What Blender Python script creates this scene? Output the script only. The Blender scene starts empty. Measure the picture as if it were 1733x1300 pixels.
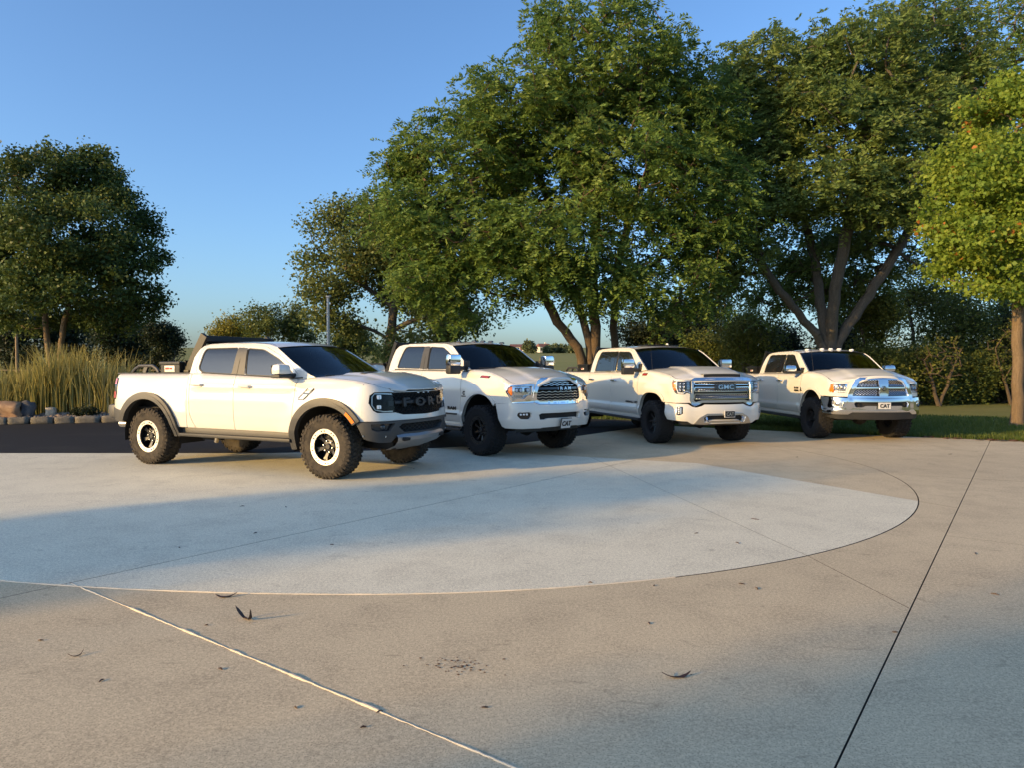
import bpy, bmesh, math, random
import numpy as np
from mathutils import Vector, Matrix
from mathutils.geometry import delaunay_2d_cdt

rng = np.random.default_rng(11)
random.seed(11)
S = bpy.context.scene
COL = S.collection

# ------------------------------------------------------------------ camera
cam_d = bpy.data.cameras.new('camera')
cam = bpy.data.objects.new('camera', cam_d)
COL.objects.link(cam)
cam.location = (0.0, 0.0, 1.5)
cam.rotation_euler = (math.radians(90) - math.atan(28 / 1195), 0, 0)
cam_d.sensor_width = 36.0
cam_d.lens = 1195 / 1733 * 36.0
cam_d.clip_start = 0.05
cam_d.clip_end = 6000
S.camera = cam

# ------------------------------------------------------------------ sky and sun
SUN_AZ = math.radians(31)      # direction in which shadows fall, from +x towards +y
SUN_EL = math.radians(13.5)
W = bpy.data.worlds.new('World')
S.world = W
W.use_nodes = True
wn = W.node_tree.nodes
sky = wn.new('ShaderNodeTexSky')
sky.sky_type = 'NISHITA'
sky.sun_disc = False
sky.sun_elevation = SUN_EL
sky.sun_rotation = math.atan2(-math.cos(SUN_AZ), -math.sin(SUN_AZ))
sky.altitude = 100
sky.air_density = 1.0
sky.dust_density = 2.2
sky.ozone_density = 4.6
W.node_tree.links.new(sky.outputs[0], wn['Background'].inputs[0])
wn['Background'].inputs[1].default_value = 0.13
sun_d = bpy.data.lights.new('sun', 'SUN')
sun_d.energy = 2.65
sun_d.angle = math.radians(0.55)
sun_d.color = (1.0, 0.61, 0.19)
sun = bpy.data.objects.new('sun', sun_d)
COL.objects.link(sun)
sd = Vector((math.cos(SUN_AZ) * math.cos(SUN_EL), math.sin(SUN_AZ) * math.cos(SUN_EL), -math.sin(SUN_EL)))
sun.rotation_euler = sd.to_track_quat('-Z', 'Y').to_euler()
sun.location = (-40, -25, 30)
S.view_settings.view_transform = 'Standard'
S.view_settings.look = 'None'
S.view_settings.exposure = 1.25
S.view_settings.gamma = 1.0
S.view_settings.use_curve_mapping = False
S.cycles.use_denoising = True
S.cycles.max_bounces = 8
S.cycles.transparent_max_bounces = 12
S.cycles.sample_clamp_indirect = 6.0

# ------------------------------------------------------------------ material helpers
MATS = {}


class NT:
    def __init__(self, name):
        m = bpy.data.materials.new(name)
        m.use_nodes = True
        self.m = m
        self.t = m.node_tree
        self.n = m.node_tree.nodes
        self.b = self.n['Principled BSDF']
        MATS[name] = m

    def add(self, kind, **kw):
        nd = self.n.new(kind)
        for k, v in kw.items():
            if hasattr(nd, k):
                setattr(nd, k, v)
            else:
                nd.inputs[k.replace('_', ' ')].default_value = v
        return nd

    def link(self, a, b):
        self.t.links.new(a, b)

    def noise(self, scale, detail=4, rough=0.55, vec=None, dist=0.0):
        nd = self.add('ShaderNodeTexNoise')
        nd.inputs['Scale'].default_value = scale
        nd.inputs['Detail'].default_value = detail
        nd.inputs['Roughness'].default_value = rough
        nd.inputs['Distortion'].default_value = dist
        if vec is not None:
            self.link(vec, nd.inputs['Vector'])
        return nd.outputs['Fac']

    def ramp(self, fac, stops):
        nd = self.add('ShaderNodeValToRGB')
        el = nd.color_ramp.elements
        el[0].position, el[0].color = stops[0][0], (*stops[0][1], 1)
        el[1].position, el[1].color = stops[-1][0], (*stops[-1][1], 1)
        for p, c in stops[1:-1]:
            e = el.new(p)
            e.color = (*c, 1)
        self.link(fac, nd.inputs[0])
        return nd.outputs[0]

    def mix(self, fac, a, b, mode='MIX'):
        nd = self.add('ShaderNodeMix', data_type='RGBA', blend_type=mode)
        for sock, v in ((nd.inputs[0], fac), (nd.inputs[6], a), (nd.inputs[7], b)):
            if hasattr(v, 'is_output'):
                self.link(v, sock)
            elif isinstance(v, (int, float)):
                sock.default_value = v
            else:
                sock.default_value = (*v, 1)
        return nd.outputs[2]

    def math(self, op, a, b=0.0):
        nd = self.add('ShaderNodeMath', operation=op)
        for sock, v in ((nd.inputs[0], a), (nd.inputs[1], b)):
            if hasattr(v, 'is_output'):
                self.link(v, sock)
            else:
                sock.default_value = v
        return nd.outputs[0]

    def bump(self, h, strength=0.3, dist=0.01):
        nd = self.add('ShaderNodeBump')
        nd.inputs['Strength'].default_value = strength
        nd.inputs['Distance'].default_value = dist
        self.link(h, nd.inputs['Height'])
        self.link(nd.outputs[0], self.b.inputs['Normal'])
        return nd

    def obj(self, scale=(1, 1, 1), rot=(0, 0, 0)):
        tc = self.add('ShaderNodeTexCoord')
        mp = self.add('ShaderNodeMapping')
        mp.inputs['Scale'].default_value = scale
        mp.inputs['Rotation'].default_value = rot
        self.link(tc.outputs['Object'], mp.inputs[0])
        return mp.outputs[0]

    def attr(self, name):
        nd = self.add('ShaderNodeAttribute', attribute_name=name)
        return nd


def simple(name, base, rough=0.5, metallic=0.0, coat=0.0, spec=0.5, bump=None, var=0.0):
    k = NT(name)
    k.b.inputs['Base Color'].default_value = (*base, 1)
    k.b.inputs['Roughness'].default_value = rough
    k.b.inputs['Metallic'].default_value = metallic
    k.b.inputs['Coat Weight'].default_value = coat
    k.b.inputs['Coat Roughness'].default_value = 0.03
    k.b.inputs['Specular IOR Level'].default_value = spec
    if var:
        n = k.noise(9, 5, 0.6, k.obj())
        c = k.mix(n, tuple(v * (1 - var) for v in base), tuple(min(1, v * (1 + var)) for v in base))
        k.link(c, k.b.inputs['Base Color'])
    if bump:
        k.bump(k.noise(bump[0], 3, 0.5, k.obj()), bump[1], bump[2])
    return k.m


def paint():
    k = NT('white_paint')
    n = k.noise(1.7, 4, 0.6, k.obj())
    n2 = k.noise(38, 4, 0.7, k.obj())
    tc = k.add('ShaderNodeTexCoord')
    sep = k.add('ShaderNodeSeparateXYZ')
    k.link(tc.outputs['Object'], sep.inputs[0])
    low = k.math('MULTIPLY', k.math('SMOOTH_MAX', k.math('SUBTRACT', 0.78, sep.outputs[2]), 0.0), 1.5)
    dirt = k.math('MULTIPLY', k.math('MULTIPLY', low, n2), 0.55)
    base = k.mix(n, (0.64, 0.63, 0.57), (0.67, 0.655, 0.595))
    c = k.mix(dirt, base, (0.42, 0.38, 0.32))
    k.link(c, k.b.inputs['Base Color'])
    k.b.inputs['Roughness'].default_value = 0.28
    k.b.inputs['Coat Weight'].default_value = 0.9
    k.b.inputs['Coat Roughness'].default_value = 0.04
    k.bump(k.noise(1.3, 2, 0.4, k.obj()), 0.05, 0.02)


paint()
simple('black_plastic', (0.022, 0.023, 0.024), 0.55, bump=(220, 0.25, 0.002), var=0.2)
simple('grey_plastic', (0.045, 0.046, 0.046), 0.5, bump=(180, 0.3, 0.002), var=0.15)
simple('gloss_black', (0.010, 0.010, 0.011), 0.12, coat=0.6)
simple('dark_steel', (0.011, 0.012, 0.013), 0.5, metallic=0.3, var=0.25)
simple('chassis_black', (0.010, 0.010, 0.010), 0.75, var=0.3)
simple('chrome', (0.78, 0.79, 0.80), 0.07, metallic=1.0)
simple('satin_chrome', (0.55, 0.56, 0.57), 0.24, metallic=1.0)
simple('machined_alloy', (0.62, 0.60, 0.56), 0.38, metallic=0.85, var=0.08)
simple('skid_alloy', (0.30, 0.31, 0.32), 0.42, metallic=0.75, var=0.12)
simple('exhaust_steel', (0.55, 0.50, 0.42), 0.3, metallic=1.0, var=0.2)
simple('grille_letter', (0.016, 0.016, 0.017), 0.5)
simple('wheel_black', (0.012, 0.012, 0.013), 0.42, coat=0.2)
simple('grille_black', (0.006, 0.006, 0.006), 0.6, spec=0.2)
simple('badge_black', (0.012, 0.012, 0.013), 0.3)
simple('badge_red', (0.30, 0.02, 0.025), 0.35)
simple('sticker_white', (0.75, 0.70, 0.62), 0.5)
simple('amber_lens', (0.75, 0.20, 0.015), 0.18, coat=0.8)
simple('red_lens', (0.36, 0.012, 0.02), 0.12, coat=1.0)
simple('pink_lens', (0.52, 0.13, 0.14), 0.15, coat=1.0)
simple('lamp_reflector', (0.82, 0.83, 0.85), 0.12, metallic=1.0)
simple('lamp_white', (0.86, 0.88, 0.9), 0.2, coat=1.0)
simple('lamp_dark', (0.03, 0.032, 0.036), 0.18, coat=0.7)
simple('interior_dark', (0.022, 0.022, 0.024), 0.7)
simple('interior_grey', (0.16, 0.155, 0.15), 0.75)
simple('plate_grey', (0.62, 0.61, 0.58), 0.45)
simple('leaf_spring', (0.20, 0.13, 0.07), 0.7, var=0.3)


def tinted(name, base, rough, transp, tcol, ior=1.6):
    """dark car glass: fresnel reflection over a tinted see-through or opaque dark body"""
    k = NT(name)
    k.b.inputs['Base Color'].default_value = (*base, 1)
    k.b.inputs['Roughness'].default_value = rough
    k.b.inputs['IOR'].default_value = 1.52
    k.b.inputs['Coat Weight'].default_value = 0.3
    k.b.inputs['Coat Roughness'].default_value = 0.01
    if transp > 0:
        tr = k.add('ShaderNodeBsdfTransparent')
        tr.inputs[0].default_value = (*tcol, 1)
        gl = k.add('ShaderNodeBsdfGlossy')
        gl.inputs['Roughness'].default_value = rough
        gl.inputs[0].default_value = (0.95, 0.97, 1, 1)
        fr = k.add('ShaderNodeFresnel')
        fr.inputs[0].default_value = ior
        mx = k.add('ShaderNodeMixShader')
        k.link(fr.outputs[0], mx.inputs[0])
        k.link(tr.outputs[0], mx.inputs[1])
        k.link(gl.outputs[0], mx.inputs[2])
        k.link(mx.outputs[0], k.n['Material Output'].inputs[0])


tinted('privacy_glass', (0.012, 0.015, 0.018), 0.015, 0, None)
tinted('windscreen_glass', (0.01, 0.012, 0.014), 0.01, 1, (0.30, 0.34, 0.34), 1.42)
tinted('lamp_glass', (1, 1, 1), 0.02, 1, (0.93, 0.94, 0.95), 1.25)


def rubber(name, dust):
    k = NT(name)
    n = k.noise(7, 5, 0.65, k.obj())
    c = k.mix(k.ramp(n, [(0.3, (0, 0, 0)), (0.75, (1, 1, 1))]), (0.016, 0.016, 0.017), dust)
    k.link(c, k.b.inputs['Base Color'])
    k.b.inputs['Roughness'].default_value = 0.85
    k.b.inputs['Specular IOR Level'].default_value = 0.25
    k.bump(k.noise(160, 2, 0.5, k.obj()), 0.25, 0.002)


rubber('tyre_rubber_dusty', (0.085, 0.070, 0.050))
rubber('tyre_rubber_dark', (0.020, 0.020, 0.020))


def diamond():
    k = NT('diamond_plate')
    ck = k.add('ShaderNodeTexChecker')
    ck.inputs['Scale'].default_value = 38
    k.link(k.obj(rot=(0.78, 0.78, 0.0)), ck.inputs[0])
    k.b.inputs['Base Color'].default_value = (0.035, 0.036, 0.036, 1)
    k.b.inputs['Metallic'].default_value = 0.6
    k.b.inputs['Roughness'].default_value = 0.35
    k.bump(ck.outputs[1], 0.9, 0.004)


diamond()

# ------------------------------------------------------------------ object helpers
def raw_obj(name, me, material=None, parent=None):
    o = bpy.data.objects.new(name, me)
    COL.objects.link(o)
    if material and me is not None and not me.materials:
        me.materials.append(MATS[material] if isinstance(material, str) else material)
    if parent is not None:
        o.parent = parent
    return o


def mesh(name, verts, faces, smooth=False):
    me = bpy.data.meshes.new(name)
    me.from_pydata([tuple(map(float, v)) for v in verts], [], [tuple(map(int, f)) for f in faces])
    if smooth:
        me.polygons.foreach_set('use_smooth', np.ones(len(me.polygons), dtype=bool))
    me.update()
    return me


def big_mesh(name, V, F, smooth=False, tint=None, mats=None, mat_idx=None):
    """V (n,3) float, F (m,k) int with k = 3 or 4"""
    V = np.ascontiguousarray(V, dtype=np.float32)
    F = np.ascontiguousarray(F, dtype=np.int32)
    me = bpy.data.meshes.new(name)
    m, k = F.shape
    me.vertices.add(len(V))
    me.vertices.foreach_set('co', V.ravel())
    me.loops.add(m * k)
    me.loops.foreach_set('vertex_index', F.ravel())
    me.polygons.add(m)
    me.polygons.foreach_set('loop_start', np.arange(0, m * k, k, dtype=np.int32))
    if smooth:
        me.polygons.foreach_set('use_smooth', np.ones(m, dtype=bool))
    if mat_idx is not None:
        me.polygons.foreach_set('material_index', np.ascontiguousarray(mat_idx, dtype=np.int32))
    me.update(calc_edges=True)
    if tint is not None:
        a = me.attributes.new('tint', 'FLOAT', 'POINT')
        a.data.foreach_set('value', np.ascontiguousarray(tint, dtype=np.float32))
    if mats:
        for q in mats:
            me.materials.append(MATS[q])
    return me


def tag(o, label=None, cat=None, group=None, kind=None):
    if label:
        o['label'] = label
    if cat:
        o['category'] = cat
    if group:
        o['group'] = group
    if kind:
        o['kind'] = kind
    return o


def empty(name, loc=(0, 0, 0), rz=0.0):
    o = bpy.data.objects.new(name, None)
    COL.objects.link(o)
    o.location = loc
    o.rotation_euler = (0, 0, rz)
    o.empty_display_size = 0.3
    return o


class MB:
    """small mesh builder that collects boxes, tubes, lathes and prisms"""

    def __init__(self):
        self.v, self.f = [], []

    def addm(self, v, f):
        o = len(self.v)
        self.v += [tuple(p) for p in v]
        self.f += [tuple(i + o for i in q) for q in f]
        return self

    def box(self, c, s, rot=None, bev=0.0, taper=(1, 1)):
        hx, hy, hz = s[0] / 2, s[1] / 2, s[2] / 2
        M = Matrix.Identity(3)
        if rot is not None:
            from mathutils import Euler
            M = Euler(rot).to_matrix()
        bm = bmesh.new()
        bmesh.ops.create_cube(bm, size=1.0)
        for v in bm.verts:
            t = taper if v.co.z > 0 else (1, 1)
            v.co = Vector((v.co.x * s[0] * t[0], v.co.y * s[1] * t[1], v.co.z * s[2]))
        if bev > 0:
            bmesh.ops.bevel(bm, geom=bm.edges[:], offset=min(bev, 0.49 * min(s)), segments=2, affect='EDGES', profile=0.6)
        vs = [M @ v.co + Vector(c) for v in bm.verts]
        bm.verts.index_update()
        fs = [[v.index for v in f.verts] for f in bm.faces]
        bm.free()
        return self.addm(vs, fs)

    def tube(self, pts, r, n=8, cap=True):
        pts = [Vector(p) for p in pts]
        rs = r if isinstance(r, (list, tuple)) else [r] * len(pts)
        rings = []
        up = None
        for i, p in enumerate(pts):
            d = (pts[min(i + 1, len(pts) - 1)] - pts[max(i - 1, 0)])
            d = d.normalized() if d.length > 1e-9 else Vector((0, 0, 1))
            if up is None:
                up = Vector((0, 0, 1)) if abs(d.z) < 0.9 else Vector((1, 0, 0))
            a = d.cross(up)
            if a.length < 1e-4:
                a = d.orthogonal()
            a.normalize()
            b = a.cross(d).normalized()
            up = b
            rings.append([p + (a * math.cos(q) + b * math.sin(q)) * rs[i] for q in [2 * math.pi * k / n for k in range(n)]])
        v = [q for ring in rings for q in ring]
        f = []
        for i in range(len(pts) - 1):
            for k in range(n):
                f.append((i * n + k, i * n + (k + 1) % n, (i + 1) * n + (k + 1) % n, (i + 1) * n + k))
        if cap:
            f.append(tuple(range(n - 1, -1, -1)))
            f.append(tuple((len(pts) - 1) * n + k for k in range(n)))
        return self.addm(v, f)

    def lathe(self, prof, n=32, axis='y', c=(0, 0, 0), close=False, a0=0.0, a1=2 * math.pi):
        """prof: (radius, offset along the axis)"""
        full = abs(a1 - a0 - 2 * math.pi) < 1e-6
        m = n if full else n + 1
        v = []
        for k in range(m):
            a = a0 + (a1 - a0) * k / n
            for r, h in prof:
                if axis == 'y':
                    v.append((c[0] + r * math.cos(a), c[1] + h, c[2] + r * math.sin(a)))
                elif axis == 'z':
                    v.append((c[0] + r * math.cos(a), c[1] + r * math.sin(a), c[2] + h))
                else:
                    v.append((c[0] + h, c[1] + r * math.cos(a), c[2] + r * math.sin(a)))
        p = len(prof)
        f = []
        for k in range(n):
            k2 = (k + 1) % m
            for j in range(p - 1 + (1 if close else 0)):
                j2 = (j + 1) % p
                f.append((k * p + j, k * p + j2, k2 * p + j2, k2 * p + j))
        return self.addm(v, f)

    def grid(self, P):
        nu, nv = len(P), len(P[0])
        v = [q for row in P for q in row]
        f = [(i * nv + j, i * nv + j + 1, (i + 1) * nv + j + 1, (i + 1) * nv + j) for i in range(nu - 1) for j in range(nv - 1)]
        return self.addm(v, f)

    def prism(self, poly, frame, depth):
        """poly 2d, frame = (origin, ux, uy, n)"""
        o, ux, uy, n = [Vector(q) for q in frame]
        k = len(poly)
        top = [o + ux * a + uy * b + n * depth for a, b in poly]
        bot = [o + ux * a + uy * b for a, b in poly]
        f = [tuple(range(k)), tuple(range(2 * k - 1, k - 1, -1))]
        f += [(i, i + k, (i + 1) % k + k, (i + 1) % k) for i in range(k)]
        return self.addm(top + bot, f)

    def build(self, name, material, parent=None, smooth=True, ang=35):
        me = mesh(name, self.v, self.f)
        bm = bmesh.new()
        bm.from_mesh(me)
        bmesh.ops.recalc_face_normals(bm, faces=bm.faces)
        if smooth:
            for fc in bm.faces:
                fc.smooth = True
            for e in bm.edges:
                if len(e.link_faces) == 2 and e.calc_face_angle(0) > math.radians(ang):
                    e.smooth = False
        bm.to_mesh(me)
        bm.free()
        return raw_obj(name, me, material, parent)


FONT_CACHE = {}


def text_mesh(name, body, size, extrude, bevel=0.0, spacing=1.0, width=1.0, offset=0.0):
    cu = bpy.data.curves.new('txt', 'FONT')
    cu.body = body
    cu.size = size
    cu.extrude = extrude
    cu.bevel_depth = bevel
    cu.align_x = 'CENTER'
    cu.align_y = 'CENTER'
    cu.space_character = spacing
    cu.offset = offset
    cu.resolution_u = 4
    ob = bpy.data.objects.new('txt', cu)
    COL.objects.link(ob)
    dg = bpy.context.evaluated_depsgraph_get()
    me = bpy.data.meshes.new_from_object(ob.evaluated_get(dg))
    me.name = name
    bpy.data.objects.remove(ob)
    bpy.data.curves.remove(cu)
    co = np.empty(len(me.vertices) * 3, dtype=np.float32)
    me.vertices.foreach_get('co', co)
    co = co.reshape(-1, 3)
    if len(co):
        mid = (co.max(0) + co.min(0)) / 2
        co[:, 0] = (co[:, 0] - mid[0]) * width
        co[:, 1] -= mid[1]
    me.vertices.foreach_set('co', co.ravel())
    me.update()
    me.materials.clear()
    return me

# ================================================================== panels on curved bodies
def pip(P, poly):
    P = np.asarray(P, float)
    poly = np.asarray(poly, float)
    x, y = P[:, 0], P[:, 1]
    ins = np.zeros(len(P), bool)
    j = len(poly) - 1
    for i in range(len(poly)):
        xi, yi = poly[i]
        xj, yj = poly[j]
        c = ((yi > y) != (yj > y))
        with np.errstate(divide='ignore', invalid='ignore'):
            t = (xj - xi) * (y - yi) / (yj - yi + 1e-30) + xi
        ins ^= c & (x < t)
        j = i
    return ins


def densify(poly, step=0.05, closed=True):
    out = []
    n = len(poly)
    for i in range(n if closed else n - 1):
        a, b = np.array(poly[i], float), np.array(poly[(i + 1) % n], float)
        L = np.hypot(*(b - a))
        if L < 1e-6:
            continue
        k = max(1, int(math.ceil(L / step)))
        for q in range(k):
            out.append(tuple(a + (b - a) * q / k))
    if not closed:
        out.append(tuple(poly[-1]))
    return out


def smooth_poly(poly, r=0.04, n=4):
    """round the corners of a closed polygon"""
    out = []
    N = len(poly)
    for i in range(N):
        p, a, b = [np.array(poly[k], float) for k in (i, i - 1, (i + 1) % N)]
        da, db = a - p, b - p
        la, lb = np.hypot(*da), np.hypot(*db)
        q = min(r, la * 0.45, lb * 0.45)
        p0, p1 = p + da / la * q, p + db / lb * q
        for k in range(n + 1):
            t = k / n
            out.append(tuple((1 - t) ** 2 * p0 + 2 * t * (1 - t) * p + t * t * p1))
    return out


def hull(pts):
    pts = sorted(set((round(a, 5), round(b, 5)) for a, b in pts))

    def half(ps):
        h = []
        for p in ps:
            while len(h) >= 2 and (h[-1][0] - h[-2][0]) * (p[1] - h[-2][1]) - (h[-1][1] - h[-2][1]) * (p[0] - h[-2][0]) <= 0:
                h.pop()
            h.append(p)
        return h
    return half(pts)[:-1] + half(pts[::-1])[:-1]


def offset_convex(poly, d):
    poly = [np.array(p, float) for p in poly]
    A = sum(poly[i][0] * poly[(i + 1) % len(poly)][1] - poly[(i + 1) % len(poly)][0] * poly[i][1] for i in range(len(poly)))
    if A < 0:
        poly = poly[::-1]
    out = []
    N = len(poly)
    for i in range(N):
        a, p, b = poly[i - 1], poly[i], poly[(i + 1) % N]
        e1, e2 = (p - a) / np.hypot(*(p - a)), (b - p) / np.hypot(*(b - p))
        n1, n2 = np.array([e1[1], -e1[0]]), np.array([e2[1], -e2[0]])
        m = n1 + n2
        m = m / max(0.25, m @ m) * 2
        out.append(tuple(p + m * d))
    return out


def triangulate(outline, holes, spacing):
    rings = [densify(outline, spacing * 0.8)] + [densify(h, spacing * 0.8) for h in holes]
    V, E = [], []
    for r in rings:
        o = len(V)
        V += r
        E += [(o + i, o + (i + 1) % len(r)) for i in range(len(r))]
    B = np.array(V)
    lo, hi = B.min(0), B.max(0)
    gx = np.arange(lo[0] + spacing * 0.37, hi[0], spacing)
    gy = np.arange(lo[1] + spacing * 0.41, hi[1], spacing)
    if len(gx) and len(gy):
        G = np.stack(np.meshgrid(gx, gy), -1).reshape(-1, 2)
        ok = pip(G, rings[0])
        for h in rings[1:]:
            ok &= ~pip(G, h)
        G = G[ok]
        if len(G):
            D = np.sqrt(((G[:, None] - B[None]) ** 2).sum(-1)).min(1)
            V = V + [tuple(g) for g in G[D > spacing * 0.4]]
    r = delaunay_2d_cdt([Vector(v) for v in V], E, [], 0, 1e-6)
    P = np.array([tuple(v) for v in r[0]])
    T = np.array([tuple(f) for f in r[2]])
    C = P[T].mean(1)
    ok = pip(C, rings[0])
    for h in rings[1:]:
        ok &= ~pip(C, h)
    return P, T[ok], rings


def panel(name, outline, surf, material, parent, holes=(), off=0.0, depth=0.02, spacing=0.07, mirror=False, round_edge=0.004):
    """a sheet cut to an outline on a curved surface, with edges folded inwards"""
    P, T, rings = triangulate(outline, holes, spacing)

    def ev(Q):
        p = surf(Q[:, 0], Q[:, 1], off)
        e = 2e-3
        du = surf(Q[:, 0] + e, Q[:, 1], off) - surf(Q[:, 0] - e, Q[:, 1], off)
        dv = surf(Q[:, 0], Q[:, 1] + e, off) - surf(Q[:, 0], Q[:, 1] - e, off)
        n = np.cross(du, dv)
        n /= np.linalg.norm(n, axis=1)[:, None] + 1e-12
        out = surf(Q[:, 0], Q[:, 1], off + 0.01) - p
        sg = np.sign((n * out).sum(1))
        sg[sg == 0] = 1
        return p, n * sg[:, None]
    p, n = ev(P)
    V = [p]
    F = []
    LN = []
    fn = np.cross(p[T[:, 1]] - p[T[:, 0]], p[T[:, 2]] - p[T[:, 0]])
    flip = (fn * n[T].mean(1)).sum(1) < 0
    T = T.copy()
    T[flip] = T[flip][:, ::-1]
    F += [tuple(t) for t in T]
    for t in T:
        LN += [n[i] for i in t]
    base = len(p)
    for ri, r in enumerate(rings):
        q, qn = ev(np.array(r))
        m = len(q)
        V += [q, q - qn * depth]
        R = np.array(r)
        area = (R[:, 0] * np.roll(R[:, 1], -1) - np.roll(R[:, 0], -1) * R[:, 1]).sum()
        for i in range(m):
            j = (i + 1) % m
            quad = (base + i, base + j, base + m + j, base + m + i)
            a, b, c = q[i], q[j], q[j] - qn[j] * depth
            w = np.cross(b - a, c - a)
            w /= np.linalg.norm(w) + 1e-12
            ctr = q[i] + (qn[i] * 0)
            F.append(quad)
            k = (w + qn[i] * 0.35)
            LN += [w + qn[i] * 0.5, w + qn[j] * 0.5, w, w]
        base += 2 * m
    Vv = np.concatenate(V)
    me = mesh(name, Vv, F, True)
    LN = np.array(LN)
    LN /= np.linalg.norm(LN, axis=1)[:, None] + 1e-12
    me.normals_split_custom_set([tuple(x) for x in LN])
    o = raw_obj(name, me, material, parent)
    if mirror:
        o2 = raw_obj(name, me, None, parent)
        o2.scale = (1, -1, 1)
        return o, o2
    return o


def tab(pairs):
    xs = np.array([p[0] for p in pairs], float)
    ys = np.array([p[1] for p in pairs], float)
    k = np.argsort(xs)
    xs, ys = xs[k], ys[k]
    # smooth the table a little so surfaces have no creases
    g = np.linspace(xs[0], xs[-1], 240)
    v = np.interp(g, xs, ys)
    for _ in range(14):
        v[1:-1] = (v[:-2] + 2 * v[1:-1] + v[2:]) / 4
    return lambda q: np.interp(q, g, v)


class Body:
    def __init__(s, c):
        s.c = c
        hw, xf, xr, b = c['hw'], c['xf'], c['xr'], c['bow']
        rcx, rcy = c['rcx'], c['rcy']
        yc = hw - rcy
        pts = [(xf - b * (y / yc) ** 2.2, y) for y in np.linspace(0, yc, 40)]
        pts += [(xf - b - rcx * (1 - math.cos(t)), yc + rcy * math.sin(t)) for t in np.linspace(0.05, math.pi / 2, 30)]
        rr = 0.07
        pts += [(x, hw) for x in np.linspace(xf - b - rcx - 0.03, xr + rr, 200)]
        pts += [(xr + rr - rr * math.sin(t), hw - rr + rr * math.cos(t)) for t in np.linspace(0.1, math.pi / 2, 8)]
        pts += [(xr, y) for y in np.linspace(hw - rr - 0.03, 0, 20)]
        P = np.array(pts)
        L = np.r_[0, np.cumsum(np.hypot(*np.diff(P, axis=0).T))]
        g = np.arange(0, L[-1], 0.01)
        X, Y = np.interp(g, L, P[:, 0]), np.interp(g, L, P[:, 1])
        for _ in range(60):
            X[1:-1] = (X[:-2] + 2 * X[1:-1] + X[2:]) / 4
            Y[1:-1] = (Y[:-2] + 2 * Y[1:-1] + Y[2:]) / 4
        s.g, s.X, s.Y = g, X, Y
        dx, dy = np.gradient(X), np.gradient(Y)
        l = np.hypot(dx, dy)
        s.NX, s.NY = dy / l, -dx / l
        s.df, s.ds = tab(c['front_prof']), tab(c['side_prof'])
        s.zt = tab(c['top'])
        k = int(np.argmax(Y > hw - 0.004))
        s.s_side = g[k]

    def sx(s, x):
        k = slice(10, np.argmin(np.abs(s.X - (s.c['xr'] + 0.02))))
        return float(np.interp(-x, -s.X[k], s.g[k]))

    def map(s, S_, Z, off=0.0):
        S_, Z = np.asarray(S_, float), np.asarray(Z, float)
        a = np.abs(S_)
        sg = np.where(S_ >= 0, -1.0, 1.0)
        x, y = np.interp(a, s.g, s.X), np.interp(a, s.g, s.Y)
        nx, ny = np.interp(a, s.g, s.NX), np.interp(a, s.g, s.NY)
        l = np.hypot(nx, ny)
        nx, ny = nx / l, ny / l
        w = np.clip(ny, 0, 1) ** 2
        w = np.where(x < s.c['xr'] + 0.4, 1.0, w)
        d = (1 - w) * s.df(Z) + w * s.ds(Z)
        # rolled shoulder
        r = np.where((x < s.c['xF']) & (x > s.c['xR']), 0.022, 0.06)
        q = np.clip((Z - (s.zt(x) - r)) / r, 0, 0.985)
        d = d + w * (r - np.sqrt(np.maximum(1e-6, r * r - (q * r) ** 2)))
        for (xc, zc, rad, wid, amp) in s.c.get('bulge', ()):
            D = np.hypot((x - xc), (Z - zc))
            u = np.clip(1 - np.maximum(0, D - rad) / wid, 0, 1)
            d = d - w * amp * u * u * (3 - 2 * u)
        for (z0, wd, amp, xa, xb) in s.c.get('crease', ()):
            fade = np.clip((x - xa) / 0.25, 0, 1) * np.clip((xb - x) / 0.25, 0, 1)
            d = d - w * fade * amp * np.exp(-((Z - z0) / wd) ** 2)
        px = x - nx * (d - off)
        py = y - ny * (d - off)
        return np.stack([px, sg * py, Z], -1)

    def side(s, x, z, off=0.0):
        """side view coordinates (x, z) of the right-hand flank"""
        x = np.atleast_1d(np.asarray(x, float))
        S_ = np.interp(-x, -s.X[10:-25], s.g[10:-25])
        return s.map(S_, np.atleast_1d(z), off)

    def XS(s, pts):
        return [(s.sx(a), b) for a, b in pts]


def arch_pts(xc, zc, rx, rz, p=2.0, t0=180, t1=0, n=26):
    out = []
    for t in np.radians(np.linspace(t0, t1, n)):
        c, s_ = math.cos(t), math.sin(t)
        out.append((xc + rx * math.copysign(abs(c) ** (2 / p), c), zc + rz * math.copysign(abs(s_) ** (2 / p), s_)))
    return out


def sym(half):
    """right-half outline from the centre line out and back, mirrored to both halves"""
    return list(half) + [(-a, b) for a, b in half[::-1] if abs(a) > 1e-6]


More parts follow.
